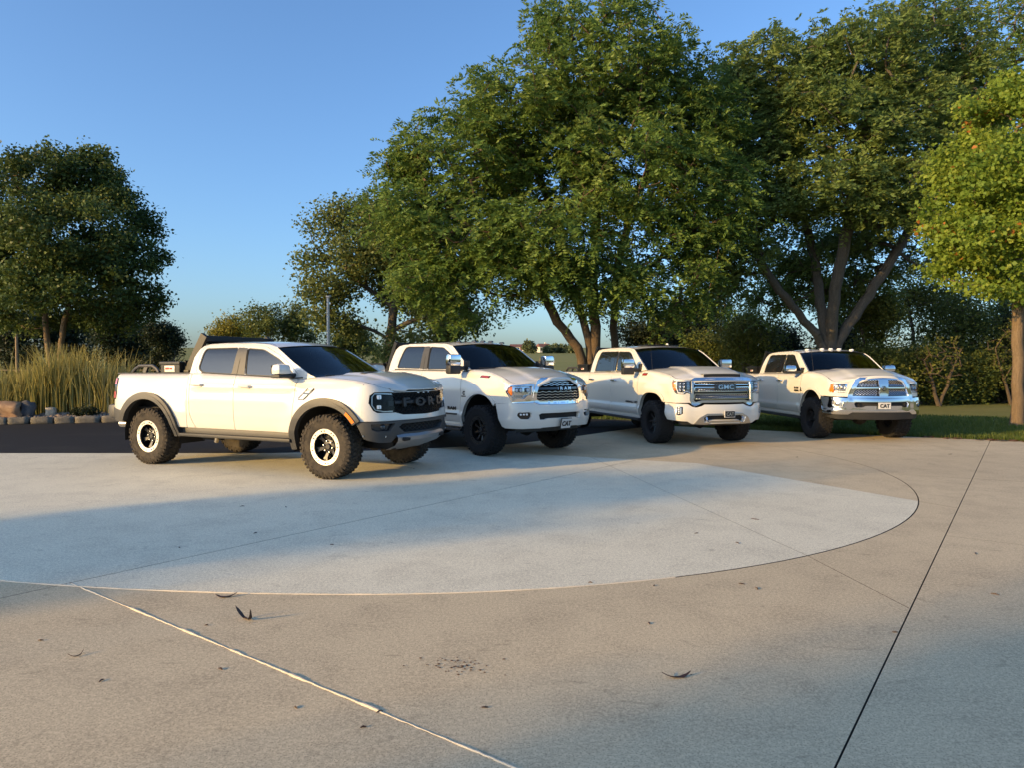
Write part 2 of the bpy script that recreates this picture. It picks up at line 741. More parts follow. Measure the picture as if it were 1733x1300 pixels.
# ------------------------------------------------------------------ wheels
def make_wheel(c):
    D, tw, rr = c['D'], c['tw'], c['rr']
    R = D / 2
    w = tw / 2
    rub = c['rubber']
    t = MB()
    prof = [(rr - 0.012, -w * 0.80), (rr + 0.004, -w * 0.92), (rr + 0.03, -w * 0.985), (rr + 0.36 * (R - rr), -w * 1.04),
            (rr + 0.62 * (R - rr), -w * 1.02), (rr + 0.66 * (R - rr), -w * 1.045), (rr + 0.80 * (R - rr), -w * 0.99), (R - 0.03, -w * 0.93), (R - 0.016, -w * 0.84), (R - 0.013, -w * 0.5), (R - 0.012, 0)]
    prof = prof + [(r, -h) for r, h in prof[-2::-1]]
    t.lathe(prof, 64)
    tyre = t.build('tyre', rub, None)
    tr = MB()
    nb = c.get('blocks', 46)
    for row, (h, bw, bl, ph) in enumerate(((-0.80, 0.34, 0.60, 0), (-0.28, 0.40, 0.66, 0.5), (0.28, 0.40, 0.66, 0.0), (0.80, 0.34, 0.60, 0.5))):
        for k in range(nb):
            a = 2 * math.pi * (k + ph + (0.12 if k % 2 else 0)) / nb
            L = 2 * math.pi * R / nb * bl * (1.0 if k % 2 else 0.86)
            sk = 0.25 * (1 if row % 2 else -1)
            hh = h * w + (0.04 * w if k % 2 else -0.04 * w) * (-1 if h < 0 else 1)
            hb = bw * w / 2 * 1.15
            vs = []
            for rad, sc in ((R - 0.022, 1.06), (R, 0.92)):
                for da, dh in ((-1, -1), (1, -1), (1, 1), (-1, 1)):
                    ang = a + (da * L / 2 * sc + dh * sk * hb) / R
                    y = hh + dh * hb * sc
                    r2 = rad
                    if abs(y) > w * 0.80:
                        r2 = rad - (abs(y) - w * 0.80) * 0.35
                    vs.append((r2 * math.cos(ang), y, r2 * math.sin(ang)))
            tr.addm(vs, [(4, 5, 6, 7), (0, 1, 5, 4), (1, 2, 6, 5), (2, 3, 7, 6), (3, 0, 4, 7)])
            if row in (0, 3):      # side biter lugs on the shoulder
                sgn = -1 if row == 0 else 1
                vs = []
                for rad, y in ((R - 0.004, w * 0.88), (R - 0.075 - 0.018 * (k % 2), w * 1.015)):
                    for da in (-0.36, 0.36):
                        for o in (0.0, 0.009):
                            ang = a + da * L / R
                            vs.append(((rad + o * 0.4) * math.cos(ang), sgn * (y + o), (rad + o * 0.4) * math.sin(ang)))
                tr.addm(vs, [(1, 3, 7, 5), (0, 1, 5, 4), (2, 3, 7, 6), (4, 5, 7, 6), (0, 1, 3, 2)])
    tread = tag(tr.build('tread', rub, None, smooth=False), kind='stuff')
    b = MB()
    b.lathe([(rr * 1.0, -w * 0.86), (rr * 0.955, -w * 0.80), (rr * 0.93, -w * 0.4), (rr * 0.90, w * 0.7), (rr, w * 0.86)], 48)
    b.lathe([(0.0, w * 0.25), (rr * 0.9, w * 0.25)], 32)
    face = -w * c.get('face', 0.72)
    # spokes
    ns = c['spokes']
    for k in range(ns):
        a = 2 * math.pi * k / ns + c.get('phase', 0)
        for br in c.get('branches', (0.0,)):
            a2 = a + br
            p0 = (0.30 * rr * math.cos(a), face + 0.045, 0.30 * rr * math.sin(a))
            p1 = (0.62 * rr * math.cos(a + br * 0.35), face + 0.022, 0.62 * rr * math.sin(a + br * 0.35))
            p2 = (0.955 * rr * math.cos(a2), face + 0.006, 0.955 * rr * math.sin(a2))
            wd = c.get('spoke_w', 0.05)
            ring = []
            for p, ww in ((p0, wd * 1.15), (p1, wd * 0.9), (p2, wd * 1.1)):
                ang = math.atan2(p[2], p[0])
                tx, tz = -math.sin(ang), math.cos(ang)
                for sx_, dy in ((-1, 0.035), (-0.7, 0.0), (0.7, 0.0), (1, 0.035)):
                    ring.append((p[0] + tx * sx_ * ww / 2, p[1] + dy, p[2] + tz * sx_ * ww / 2))
            fs = []
            for i in range(2):
                for j in range(3):
                    fs.append((i * 4 + j, i * 4 + j + 1, i * 4 + 4 + j + 1, i * 4 + 4 + j))
            b.addm(ring, fs)
    b.lathe([(0.0, face + 0.012), (0.032, face + 0.012), (0.040, face + 0.018), (0.045, face + 0.034), (rr * 0.40, face + 0.040), (rr * 0.43, face + 0.08)], 24)
    wheel = b.build('wheel', c['wheel_mat'], None)
    kids = [tyre, tread]
    lg = MB()
    nl = c.get('lugs', 8)
    for k in range(nl):
        a = 2 * math.pi * (k + 0.5) / nl
        lg.lathe([(0.0, -0.028), (0.009, -0.026), (0.012, 0.0)], 6, c=(rr * 0.32 * math.cos(a), face + 0.036, rr * 0.32 * math.sin(a)))
    kids.append(tag(lg.build('lug_nuts', c.get('lug_mat', 'satin_chrome'), None), kind='stuff'))
    if c.get('ring'):
        q = MB()
        q.lathe([(rr * 0.775, -w * 0.83), (rr * 0.785, -w * 0.93), (rr * 1.03, -w * 0.95), (rr * 1.055, -w * 0.90), (rr * 1.02, -w * 0.80)], 56)
        kids.append(q.build('rim_ring', c['ring'], None))
        q = MB()
        for k in range(16):
            a = 2 * math.pi * (k // 2 + (0.36 if k % 2 else 0.64)) / 8
            q.lathe([(0.0, -0.006), (0.0085, -0.006), (0.0095, 0.004)], 8, c=(rr * 0.915 * math.cos(a), -w * 0.945, rr * 0.915 * math.sin(a)))
        kids.append(tag(q.build('ring_bolts', 'gloss_black', None), kind='stuff'))
    bd = MB()
    bd.lathe([(0.05, w * 0.1), (rr * 0.72, w * 0.1), (rr * 0.72, w * 0.22), (0.05, w * 0.22)], 32)
    bd.box((rr * 0.52, w * 0.1, rr * 0.2), (0.09, 0.12, 0.2), bev=0.02)
    kids.append(bd.build('brake_disc', 'dark_steel', None))
    for o in kids:
        o.parent = wheel
    return wheel


def copy_tree(o, parent=None):
    n = o.copy()
    COL.objects.link(n)
    n.parent = parent
    for ch in list(o.children):
        copy_tree(ch, n)
    return n


# ------------------------------------------------------------------ pickup truck
def conform(me, fn):
    co = np.empty(len(me.vertices) * 3, dtype=np.float32)
    me.vertices.foreach_get('co', co)
    co = co.reshape(-1, 3)
    me.vertices.foreach_set('co', np.ascontiguousarray(fn(co[:, 0], co[:, 1], co[:, 2]), dtype=np.float32).ravel())
    me.update()
    return me


def recalc(me):
    bm = bmesh.new()
    bm.from_mesh(me)
    bmesh.ops.recalc_face_normals(bm, faces=bm.faces)
    bm.to_mesh(me)
    bm.free()


class Truck:
    def __init__(s, c):
        s.c = c
        s.B = Body(c)
        s.root = empty('pickup_truck', (*c['pos'], 0), c['heading'])
        tag(s.root, c['label'], 'pickup truck', 'white pickup trucks parked in a fan on the drive')
        s.chassis()
        s.sides()
        s.greenhouse()
        s.hood()
        s.bed()
        s.wheels()
        s.interior()

    # ---- front helpers: flat front-view coordinates a (viewer's right), b (up), c (outwards)
    def ffn(s, off=0.0):
        return lambda a, b, c: s.B.map(-np.asarray(a), b, off + np.asarray(c))

    def fmb(s, mb, name, material, off=0.0, parent=None, smooth=True):
        v = np.array(mb.v, float)
        mb.v = [tuple(q) for q in s.B.map(-v[:, 0], v[:, 1], off + v[:, 2])]
        return mb.build(name, material, parent or s.root, smooth)

    def ftext(s, name, body, a, b, size, ext, material, off, spacing=1.0, width=1.0, bold=0.0, parent=None):
        me = text_mesh(name, body, size, ext, 0, spacing, width, bold)
        conform(me, lambda x, y, z: s.B.map(-(x + a), y + b, z + off))
        recalc(me)
        return raw_obj(name, me, material, parent or s.root)

    def stext(s, name, body, x0, z0, size, ext, material, off=0.004, spacing=1.0, width=1.0, bold=0.0, parent=None):
        me = text_mesh(name, body, size, ext, 0, spacing, width, bold)
        conform(me, lambda x, y, z: s.B.side(x + x0, y + z0, z + off))
        recalc(me)
        return raw_obj(name, me, material, parent or s.root)

    def spanel(s, name, pts, material, mirror=True, parent=None, **kw):
        """panel on the right flank given in side view (x, z)"""
        return panel(name, s.B.XS(densify(pts, 0.05)), s.B.map, material, parent or s.root, mirror=mirror, **kw)

    def fpanel(s, name, pts, material, mirror=False, parent=None, **kw):
        return panel(name, pts, s.B.map, material, parent or s.root, mirror=mirror, **kw)

    def chassis(s):
        c, B = s.c, s.B
        wb, z0 = c['wb'], c['sill']
        m = MB()
        for sg in (-1, 1):
            m.box((-wb / 2 - 0.1, sg * 0.45, z0 + 0.02), (c['xf'] - c['xr'] - 0.7, 0.09, 0.17), bev=0.01)
        for x in np.linspace(c['xr'] + 0.5, c['xf'] - 0.6, 6):
            m.box((x, 0, z0 + 0.03), (0.12, 0.9, 0.08))
        m.build('chassis_frame', 'chassis_black', s.root)
        m = MB()
        for x in (0.0, -wb):
            m.tube([(x, -c['ty'] + 0.1, c['D'] / 2), (x, c['ty'] - 0.1, c['D'] / 2)], 0.055, 10)
            m.lathe([(0.0, -0.16), (0.12, -0.10), (0.16, 0), (0.12, 0.10), (0.0, 0.16)], 14, c=(x, 0.1 if x == 0 else 0, c['D'] / 2))
        m.tube([(-wb + 0.15, 0, c['D'] / 2 + 0.03), (-1.0, 0.1, z0 + 0.02)], 0.045, 8)
        m.build('axles', 'chassis_black', s.root)
        m = MB()   # floor and added dark filler boxes that block light inside the shell
        zf = z0 + 0.12
        inn = c['hw'] - 0.26
        m.box(((c['xF'] - 0.05 + c['xR']) / 2, 0, zf), (c['xF'] - c['xR'] - 0.05, 2 * c['hw'] - 0.22, 0.06))
        m.box(((c['xR'] + c['xr']) / 2, 0, zf + 0.2), (c['xR'] - c['xr'] - 0.15, 2 * inn - 0.55, 0.06))
        m.box((0.15, 0, z0 + 0.42), (0.9, 1.0, 0.40))
        m.box((c['xF'] - 0.03, 0, (zf + 1.15) / 2), (0.04, 2 * c['hw'] - 0.26, 1.15 - zf))
        m.build('floor_filler', 'chassis_black', s.root)
        # wheel wells
        for nm, (xc, zc, rx, rz, p) in (('front', c['archF']), ('rear', c['archR'])):
            pts = arch_pts(xc, zc, rx + 0.035, rz + 0.035, p, 188, 16 if nm == 'front' else -8, 22)
            for sg in (-1, 1):
                m = MB()
                yo, yi = c['hw'] - 0.035, c['hw'] - 0.50
                P = [[(x, sg * yo, z) for x, z in pts], [(x, sg * yi, z) for x, z in pts]]
                m.grid(P)
                k = len(pts)
                m.addm([(x, sg * yi, z) for x, z in pts], [tuple(range(k))])
                m.build('wheel_well', 'chassis_black', s.root)

    def sides(s):
        c, B = s.c, s.B
        z0 = c['sill']
        xF, xB, xR = c['xF'], c['xB'], c['xR']
        belt = lambda x: float(B.zt(x)) - 0.002
        g = 0.004
        aF, aR = c['archF'], c['archR']
        af = [(x, z) for x, z in arch_pts(*aF)]
        xe = c['fender_end']            # front end of the wing, side view x
        zb = c['fender_bot']            # its lower edge ahead of the arch (top of bumper)
        # wing: door line, sill, arch, bumper line, headlamp edge, shoulder
        low = [p for p in af if p[1] > z0 and (p[0] < aF[0] or p[1] > zb)]
        fender = [(xF + g, z0)] + ([(low[0][0] - 0.002, z0)] if low[0][0] > xF + 0.03 else []) + low
        fender += [(low[-1][0] + 0.012, zb), (xe, zb)]
        fender += [(xe, q) for q in np.linspace(zb + 0.08, belt(xe), 5)]
        fender += [(x, belt(x)) for x in np.linspace(xe - 0.06, xF + 0.05, 14)]
        lean = c.get('door_lean', 0.0)
        fender += [(xF + g + lean * (z - 0.9), z) for z in np.linspace(belt(xF), z0 + 0.05, 10)]
        s.fender = s.spanel('wing', fender, 'white_paint')
        # doors
        r = 0.07
        fd = [(xF - g, z0 + 0.02)] + [(xF - g + lean * (z - 0.9), z) for z in np.linspace(z0 + 0.08, belt(xF), 10)]
        fd += [(x, belt(x)) for x in np.linspace(xF - 0.05, xB + 0.05, 10)]
        fd += [(xB + g, z) for z in np.linspace(belt(xB), z0 + 0.02, 10)]
        s.fdoor = s.spanel('front_door', fd, 'white_paint')
        ar = arch_pts(*aR)
        rd = [(xB - g, z0 + 0.02)] + [(xB - g, z) for z in np.linspace(z0 + 0.08, belt(xB), 10)]
        rd += [(x, belt(x)) for x in np.linspace(xB - 0.05, xR + 0.09, 8)]
        dr = c.get('rear_door_bow', 0.10)
        rd += [(xR + 0.055 + dr * max(0, (0.86 - z)) ** 1.6, z) for z in np.linspace(belt(xR), z0 + 0.02, 12)]
        s.rdoor = s.spanel('rear_door', rd, 'white_paint')
        cs = [(xR + 0.047 + dr * max(0, (0.86 - z)) ** 1.6, z) for z in np.linspace(z0 + 0.02, belt(xR), 12)]
        cs += [(xR + g, z) for z in np.linspace(belt(xR), z0 + 0.02, 12)]
        s.spanel('cab_corner', cs, 'white_paint')
        # bed side
        bx = c['xr'] + 0.02
        top = lambda x: float(B.zt(x)) - 0.004
        zbr = c.get('bed_bot', z0 + 0.05)
        lowr = [p for p in ar if p[1] > zbr]
        bs = [(xR - g, top(xR)), (xR - g, zbr), (lowr[-1][0] + 0.01, zbr)] + lowr[::-1] + [(lowr[0][0] - 0.01, zbr + 0.10), (bx, zbr + 0.16)]
        tl = c.get('tail_lamp')
        zt_ = top(bx)
        bs += [(bx, z) for z in np.linspace(zbr + 0.3, zt_ - 0.03, 5)] + [(bx + 0.03, zt_)] + [(x, top(x)) for x in np.linspace(bx + 0.12, xR - 0.05, 14)]
        s.bedside = s.spanel('bed_side', bs, 'white_paint')
        # arch trim
        for arc, nm in ((aF, 0), (aR, 1)):
            fl = c['flare']
            xc, zc, rx, rz, p = arc
            e0, e1 = fl['ends'][nm]
            inner = arch_pts(xc, zc, rx - 0.004, rz - 0.004, p, e0, e1, 40)
            outer = arch_pts(xc, zc, rx + fl['w'], rz + fl['w'], p, e1, e0, 40)
            s.spanel('wheel_arch_flare', inner + outer, fl['mat'], off=fl['off'], depth=fl['off'] + 0.05, spacing=0.045)
            if fl.get('lip'):
                inner = arch_pts(xc, zc, rx - 0.022, rz - 0.022, p, e0, e1, 40)
                outer = arch_pts(xc, zc, rx + fl['w'] * 0.42, rz + fl['w'] * 0.42, p, e1, e0, 40)
                s.spanel('wheel_arch_lip', inner + outer, fl['lip'], off=fl['off'] + 0.008, depth=0.07, spacing=0.04)
        # sill and running board
        m = MB()
        for sg in (-1, 1):
            P = []
            for x in np.linspace(aF[0] - aF[2] - 0.02, aR[0] + aR[2] + 0.02, 14):
                hw = c['hw'] - 0.065
                P.append([(x, sg * (hw + o), z0 + z) for o, z in ((0.0, 0.03), (0.012, 0.0), (0.006, -0.06), (-0.05, -0.10), (-0.2, -0.10))])
            m.grid(P)
        m.build('rocker_panel', c.get('rocker_mat', 'black_plastic'), s.root)
        if c.get('board'):
            bz, by, bw = c['board']
            for sg in (-1, 1):
                m = MB()
                xa, xb_ = aF[0] - aF[2] - 0.05, aR[0] + aR[2] + 0.10
                m.box(((xa + xb_) / 2, sg * by, bz), (xa - xb_, bw, 0.05), bev=0.015)
                for x in np.linspace(xb_ + 0.3, xa - 0.3, 3):
                    m.box((x, sg * (by - 0.18), bz + 0.03), (0.06, 0.3, 0.03))
                m.build('running_board', 'black_plastic', s.root)
        # handles
        for hx, hz in c['handles']:
            sk = np.array([[hx, hz]])
            for sg in (-1, 1):
                p = B.side(hx, hz, 0.0)[0]
                y = abs(p[1])
                m = MB()
                m.tube([(hx - 0.115, sg * (y + 0.008), hz), (hx - 0.095, sg * (y + 0.034), hz), (hx, sg * (y + 0.040), hz + 0.003), (hx + 0.095, sg * (y + 0.034), hz), (hx + 0.115, sg * (y + 0.006), hz)], [0.013, 0.017, 0.018, 0.017, 0.013], 8)
                o = m.build('handle', c['handle_mat'], s.fdoor[0 if sg < 0 else 1] if hx > xB else s.rdoor[0 if sg < 0 else 1])
                o2 = s.spanel('handle_recess', smooth_poly([(hx - 0.07, hz - 0.045), (hx + 0.09, hz - 0.045), (hx + 0.09, hz + 0.05), (hx - 0.07, hz + 0.05)], 0.05), 'white_paint', mirror=False, parent=o.parent, off=0.0025, depth=0.002, spacing=0.03)
                if sg > 0:
                    # children of a mirrored door live in mirrored space
                    o.scale = (1, -1, 1)
        # tail lamps
        if tl:
            s.tail_lamps(tl)
        # tailgate and rear bumper
        m = MB()
        zt_ = top(c['xr'] + 0.05)
        m.box((c['xr'] + 0.03, 0, (zt_ + z0 + 0.28) / 2 - 0.01), (0.06, 2 * c['hw'] - 0.28, zt_ - z0 - 0.32), bev=0.02)
        m.build('tailgate', 'white_paint', s.root)
        m = MB()
        rb = c.get('rear_bumper', 'chrome')
        m.box((c['xr'] - 0.03, 0, z0 + 0.22), (0.22, 2 * c['hw'] - 0.06, 0.22), bev=0.05)
        m.build('rear_bumper', rb, s.root)

    def tail_lamps(s, tl):
        x0, x1, z0, z1 = tl
        s.spanel('tail_lamp', smooth_poly([(x0, z0 + 0.05), (x1 - 0.02, z0), (x1, z0 + 0.10), (x1, z1), (x0, z1)], 0.02), 'gloss_black', off=0.006, depth=0.05, spacing=0.03)
        h = z1 - z0
        for a, b, mt in ((0.68, 0.96, 'pink_lens'), (0.07, 0.36, 'red_lens')):
            s.spanel('lamp_lens', smooth_poly([(x0 + 0.004, z0 + a * h), (x1 - 0.012, z0 + a * h), (x1 - 0.012, z0 + b * h), (x0 + 0.004, z0 + b * h)], 0.012), mt, off=0.012, depth=0.012, spacing=0.02)

    # ---- cab above the belt
    def greenhouse(s):
        c, B = s.c, s.B
        g = c['gh']
        A0, A1, R1, R0 = [np.array(g[k], float) for k in ('A0', 'A1', 'R1', 'R0')]
        zb, ztp = g['zb'], g['zt']
        w0 = g['w0']
        w1 = g['w1']

        def half(z):
            u = np.clip((np.asarray(z, float) - zb) / (ztp - zb), -0.3, 1.15)
            return w0 - (w0 - w1) * (0.82 * u + 0.18 * np.maximum(u, 0) ** 3) - 0.035 * np.maximum(u, 0) ** 9
        s.half = half

        def surf(x, z, off=0.0):
            x, z = np.asarray(x, float), np.asarray(z, float)
            return np.stack([x, -(half(z) + off) + 0.0 * x, z], -1)
        # outline of the cab side
        roof = [tuple(q) for q in g['rail']]                 # from A1 backwards to R1
        ap = [tuple(q) for q in g.get('apillar', [g['A0'], g['A1']])]
        cp = [tuple(q) for q in g.get('cpillar', [g['R1'], g['R0']])]
        bl = [(x, float(B.zt(x)) - 0.012) for x in np.linspace(R0[0], A0[0], 20)]
        outline = ap + roof[1:-1] + cp + bl[1:-1]
        outline = densify(outline, 0.06)
        winR, winF = g['winR'], g['winF']
        winR_s, winF_s = smooth_poly(winR, 0.05), smooth_poly(winF, 0.05)
        U = hull(list(winR_s) + list(winF_s))
        G = offset_convex(U, 0.05)
        zmin = min(p[1] for p in U)
        G = [(x, max(z, float(B.zt(x)) - 0.010)) for x, z in G]
        Gi = offset_convex(U, 0.045)
        Gi = [(x, max(z, float(B.zt(x)) - 0.006)) for x, z in Gi]
        s.cab = panel('cab_frame', outline, surf, 'white_paint', s.root, holes=[G], depth=0.03, mirror=True, spacing=0.06)
        wf_o, wr_o = offset_convex(winF_s, 0.001), offset_convex(winR_s, 0.001)
        s.dframe = panel('door_frame', Gi, surf, 'white_paint', s.root, holes=[wf_o, wr_o], off=-0.001, depth=0.03, mirror=True, spacing=0.06)
        gm = g.get('side_glass', 'privacy_glass')
        for wi in (winF_s, winR_s):
            ins = offset_convex(wi, -0.014)
            panel('window_seal', wi, surf, 'black_plastic', s.root, holes=[ins], off=-0.008, depth=0.02, mirror=True, spacing=0.05)
            panel('window', offset_convex(wi, -0.006), surf, gm, s.root, off=-0.016, depth=0.006, mirror=True, spacing=0.12)
        # B pillar cover
        bp = g['bpillar']
        panel('pillar_cover', bp, surf, g.get('bp_mat', 'grey_plastic'), s.root, off=0.003, depth=0.02, mirror=True, spacing=0.06)
        (ax, az), (bx, bz) = g['bline']
        for sg in (-1, 1):
            m = MB()
            m.tube([(ax, sg * float(half(az) + 0.004), az), ((ax + bx) / 2, sg * float(half((az + bz) / 2) + 0.004), (az + bz) / 2), (bx, sg * float(half(bz) + 0.004), bz)], 0.003, 5)
            m.build('door_gap', 'chassis_black', s.root)
        # belt moulding
        m = MB()
        for sg in (-1, 1):
            xs = np.linspace(R0[0] + 0.25, A0[0] - 0.22, 16)
            m.tube([(x, sg * float(half(B.zt(x)) + 0.004), float(B.zt(x)) + 0.004) for x in xs], 0.009, 6)
        m.build('belt_moulding', c.get('belt_mat', 'black_plastic'), s.root)
        # windscreen
        nb = 12
        wb0, wb1 = g['bow0'], g['bow1']
        us = np.linspace(-1, 1, 25)

        def ws(t, u, inset=0.0):
            k = t * (len(ap) - 1)
            i = min(int(k), len(ap) - 2)
            f = k - i
            x = ap[i][0] * (1 - f) + ap[i + 1][0] * f
            z = ap[i][1] * (1 - f) + ap[i + 1][1] * f
            y = (float(half(z)) - 0.004) * u
            bow = (wb0 * (1 - t) + wb1 * t) * (1 - abs(u) ** 2.2)
            cr = g['crown'] * t * (1 - abs(u) ** 2.4)
            return (x + bow - inset, y, z + cr - inset * 0.5)
        s.ws = ws
        m = MB()
        m.grid([[ws(t, u * 0.985, 0.012) for u in us] for t in np.linspace(0.0, 0.985, nb)])
        m.build('windscreen', 'windscreen_glass', s.root)
        m = MB()   # dark ceramic border
        m.grid([[ws(t, u, 0.016) for u in us] for t in (0.955, 0.995)])
        for sg in (-1, 1):
            m.grid([[ws(t, sg * u, 0.016) for u in (0.955, 0.995)] for t in np.linspace(0, 1, 10)])
        m.build('windscreen_border', 'gloss_black', s.root)
        # roof
        rail = np.array(roof)
        xs = rail[:, 0]
        P = []
        for i, (x, z) in enumerate(densify(roof, 0.12, closed=False)):
            t = i
            u0 = (A1[0] - x) / (A1[0] - R1[0])
            bow = wb1 * max(0, 1 - u0 * 1.8) + g.get('rbow', -0.03) * max(0, (u0 - 0.6) / 0.4)
            row = []
            for u in us:
                y = float(half(z)) * u
                row.append((x + bow * (1 - abs(u) ** 2.2), y, z + g['crown'] * (1 - abs(u) ** 2.4) + 0.0))
            P.append(row)
        m = MB()
        m.grid(P)
        s.roof = m.build('roof', 'white_paint', s.root, ang=60)
        for sg in (-1, 1):
            m = MB()
            m.tube([(x, sg * (float(half(z)) * 0.93), z + g['crown'] * (1 - 0.93 ** 2.4) + 0.001) for x, z in densify(roof, 0.12, closed=False)[1:-1]], 0.005, 5)
            m.build('roof_seam', 'chassis_black', s.roof)
        # back wall with its window
        P = []
        cpd = densify(cp, 0.1, closed=False)
        for x, z in cpd:
            P.append([(x + g.get('rbow', -0.03) * (1 - abs(u) ** 2.2), float(half(z)) * u, z + g['crown'] * (1 - abs(u) ** 2.4) * (1 if z > ztp - 0.03 else 0)) for u in us])
        m = MB()
        m.grid(P)
        m.build('cab_back', 'white_paint', s.root)
        P = []
        for x, z in cpd:
            if zb + 0.08 < z < ztp - 0.06:
                P.append([(x - 0.012 + g.get('rbow', -0.03), float(half(z)) * u * 0.86, z) for u in us])
        if len(P) > 1:
            m = MB()
            m.grid(P)
            m.build('rear_window', 'privacy_glass', s.root)

    def hood(s):
        c, B = s.c, s.B
        g = c['gh']
        h = c['hood']
        s0, s1 = B.sx(g['A0'][0] + h.get('start', 0.03)), h['s_front']
        ts = np.linspace(0, 1, 34)
        us = np.linspace(-1, 1, 41)
        bowr = g['bow0'] * 0.95
        P = []
        Bf = B.map(s1, float(B.zt(np.interp(s1, B.g, B.X))) - 0.001)
        xfc = h['x_front']
        cr = tab(h['crown'])
        for t in ts:
            sq = s0 + (s1 - s0) * t
            x0 = float(np.interp(sq, B.g, B.X))
            p = B.map(sq, float(B.zt(x0)) - 0.001)
            bow = bowr * (1 - t) ** 1.5 + (xfc - Bf[0]) * t ** 3
            row = []
            for u in us:
                a = abs(u)
                dome = 0.0
                for (u0, wd, amp, ta, tb) in h.get('dome', ()):
                    e = min(1, max(0, (u0 - a) / wd))
                    e = e * e * (3 - 2 * e)
                    f = min(1, max(0, (t - ta) / 0.18)) * min(1, max(0, (tb - t) / 0.12))
                    dome += amp * e * f
                row.append((p[0] + bow * (1 - a ** 2.4), -p[1] * u * -1 if False else p[1] * -u, p[2] + float(cr(t)) * (1 - a ** h.get('pw', 2.2)) + dome))
            P.append(row)
        for dx, dz in h.get('curl', ((0.018, -0.012), (0.026, -0.035), (0.022, -0.06))):
            P.append([(x + dx, y, z + dz) for x, y, z in P[33]])
        s.hoodP = P
        m = MB()
        m.grid(P)
        s.hood_o = m.build('bonnet', 'white_paint', s.root, ang=70)
        # cowl panel and wipers
        m = MB()
        rear = P[0]
        m.grid([[(x + 0.04, y, z - 0.018) for x, y, z in rear], [(x - 0.10, y, z - 0.03) for x, y, z in rear]])
        m.build('cowl_panel', 'black_plastic', s.root)
        for yy, dr in ((-0.10, -1), (0.55, -1)):
            m = MB()
            u0 = yy / 0.75
            a = s.ws(0.03, max(-0.9, min(0.9, u0)), -0.02)
            b = s.ws(0.10, max(-0.9, min(0.9, u0 + dr * 0.72)), -0.02)
            m.tube([a, ((a[0] + b[0]) / 2, (a[1] + b[1]) / 2, (a[2] + b[2]) / 2 + 0.008), b], 0.008, 5)
            m.build('wiper', 'black_plastic', s.root)

    def bed(s):
        c, B = s.c, s.B
        zt_ = float(B.zt((c['xR'] + c['xr']) / 2))
        hw = c['hw']
        x0, x1 = c['xR'] - 0.01, c['xr'] + 0.02
        m = MB()
        for sg in (-1, 1):
            P = []
            for x in np.linspace(x0, x1, 12):
                zz = float(B.zt(x))
                y = abs(B.side(x, zz - 0.004)[0][1])
                P.append([(x, sg * (y + 0.004), zz - 0.01), (x, sg * (y - 0.004), zz + 0.010), (x, sg * (y - 0.10), zz + 0.012), (x, sg * (y - 0.115), zz - 0.03)])
            m.grid(P)
        m.build('bed_rail_cap', 'black_plastic', s.root)
        m = MB()
        for sg in (-1, 1):
            m.box(((x0 + x1) / 2, sg * (hw - 0.23), (zt_ + 0.85) / 2), (x0 - x1, 0.03, zt_ - 0.85))
        m.box((x0 - 0.02, 0, (zt_ + 0.85) / 2), (0.03, 2 * hw - 0.3, zt_ - 0.85))
        m.box(((x0 + x1) / 2, 0, 0.86), (x0 - x1, 2 * hw - 0.3, 0.03))
        m.build('bed_liner', 'chassis_black', s.root)
        rk = c['rack']
        if rk:
            lx, ly, base, topz, tx = rk['x'], rk['y'], zt_, rk['top'], rk['topx']
            m = MB()
            for sg in (-1, 1):
                a, b = Vector((lx, sg * ly, base)), Vector((tx, sg * rk.get('topy', ly), topz))
                d = (b - a).normalized()
                n = Vector((d.z, 0, -d.x))
                for q in (0,):
                    V = []
                    for p in (a, b):
                        for u, w in ((-0.05, -0.03), (0.05, -0.03), (0.05, 0.03), (-0.05, 0.03)):
                            V.append(p + n * u * rk.get('thick', 1.0) + Vector((0, w, 0)))
                    m.addm(V, [(0, 1, 2, 3), (4, 5, 6, 7), (0, 1, 5, 4), (1, 2, 6, 5), (2, 3, 7, 6), (3, 0, 4, 7)])
                m.box((lx - 0.14, sg * ly, base + 0.03), (0.42, 0.09, 0.05), bev=0.008)
                m.addm([(lx - 0.33, sg * ly - 0.02, base + 0.03), (lx - 0.02, sg * ly - 0.02, base + 0.03), (lx - 0.02, sg * ly - 0.02, base + 0.20), (lx - 0.33, sg * ly + 0.02, base + 0.03), (lx - 0.02, sg * ly + 0.02, base + 0.03), (lx - 0.02, sg * ly + 0.02, base + 0.20)], [(0, 1, 2), (3, 4, 5), (0, 1, 4, 3), (1, 2, 5, 4), (0, 2, 5, 3)])
            ty = rk.get('topy', ly)
            m.box((tx, 0, topz - 0.05), (0.07, 2 * ty, 0.09), bev=0.01)
            for k in range(9):
                q = (k + 0.7) / 9.4
                p = Vector((lx, 0, base)).lerp(Vector((tx, 0, topz)), q)
                m.box((p.x, 0, p.z), (0.018, 2 * ly - 0.05, 0.05), rot=(0, -0.5, 0))
            m.build('headache_rack', 'dark_steel', s.root)
        tb = c['toolbox']
        if tb:
            xa, xb_, zz, y = tb['x0'], tb['x1'], tb['z'], tb['y']
            m = MB()
            m.box(((xa + xb_) / 2, 0, (zz + zt_) / 2 - 0.03), (xa - xb_, 2 * y, zz - zt_ + 0.06), bev=0.012)
            o = m.build('toolbox', tb['mat'], s.root, smooth=False)
            m = MB()
            m.box(((xa + xb_) / 2, 0, zz + 0.012), (xa - xb_ + 0.03, 2 * y + 0.03, 0.05), bev=0.012)
            m.build('lid', tb['mat'], o, smooth=False)
            m = MB()
            zc = (zz + zt_) / 2 - 0.0
            m.box(((xa + xb_) / 2 + tb.get('lx', 0), -y - 0.004, zc), (tb.get('lw', 0.24), 0.006, tb.get('lh', 0.09)), bev=0.002)
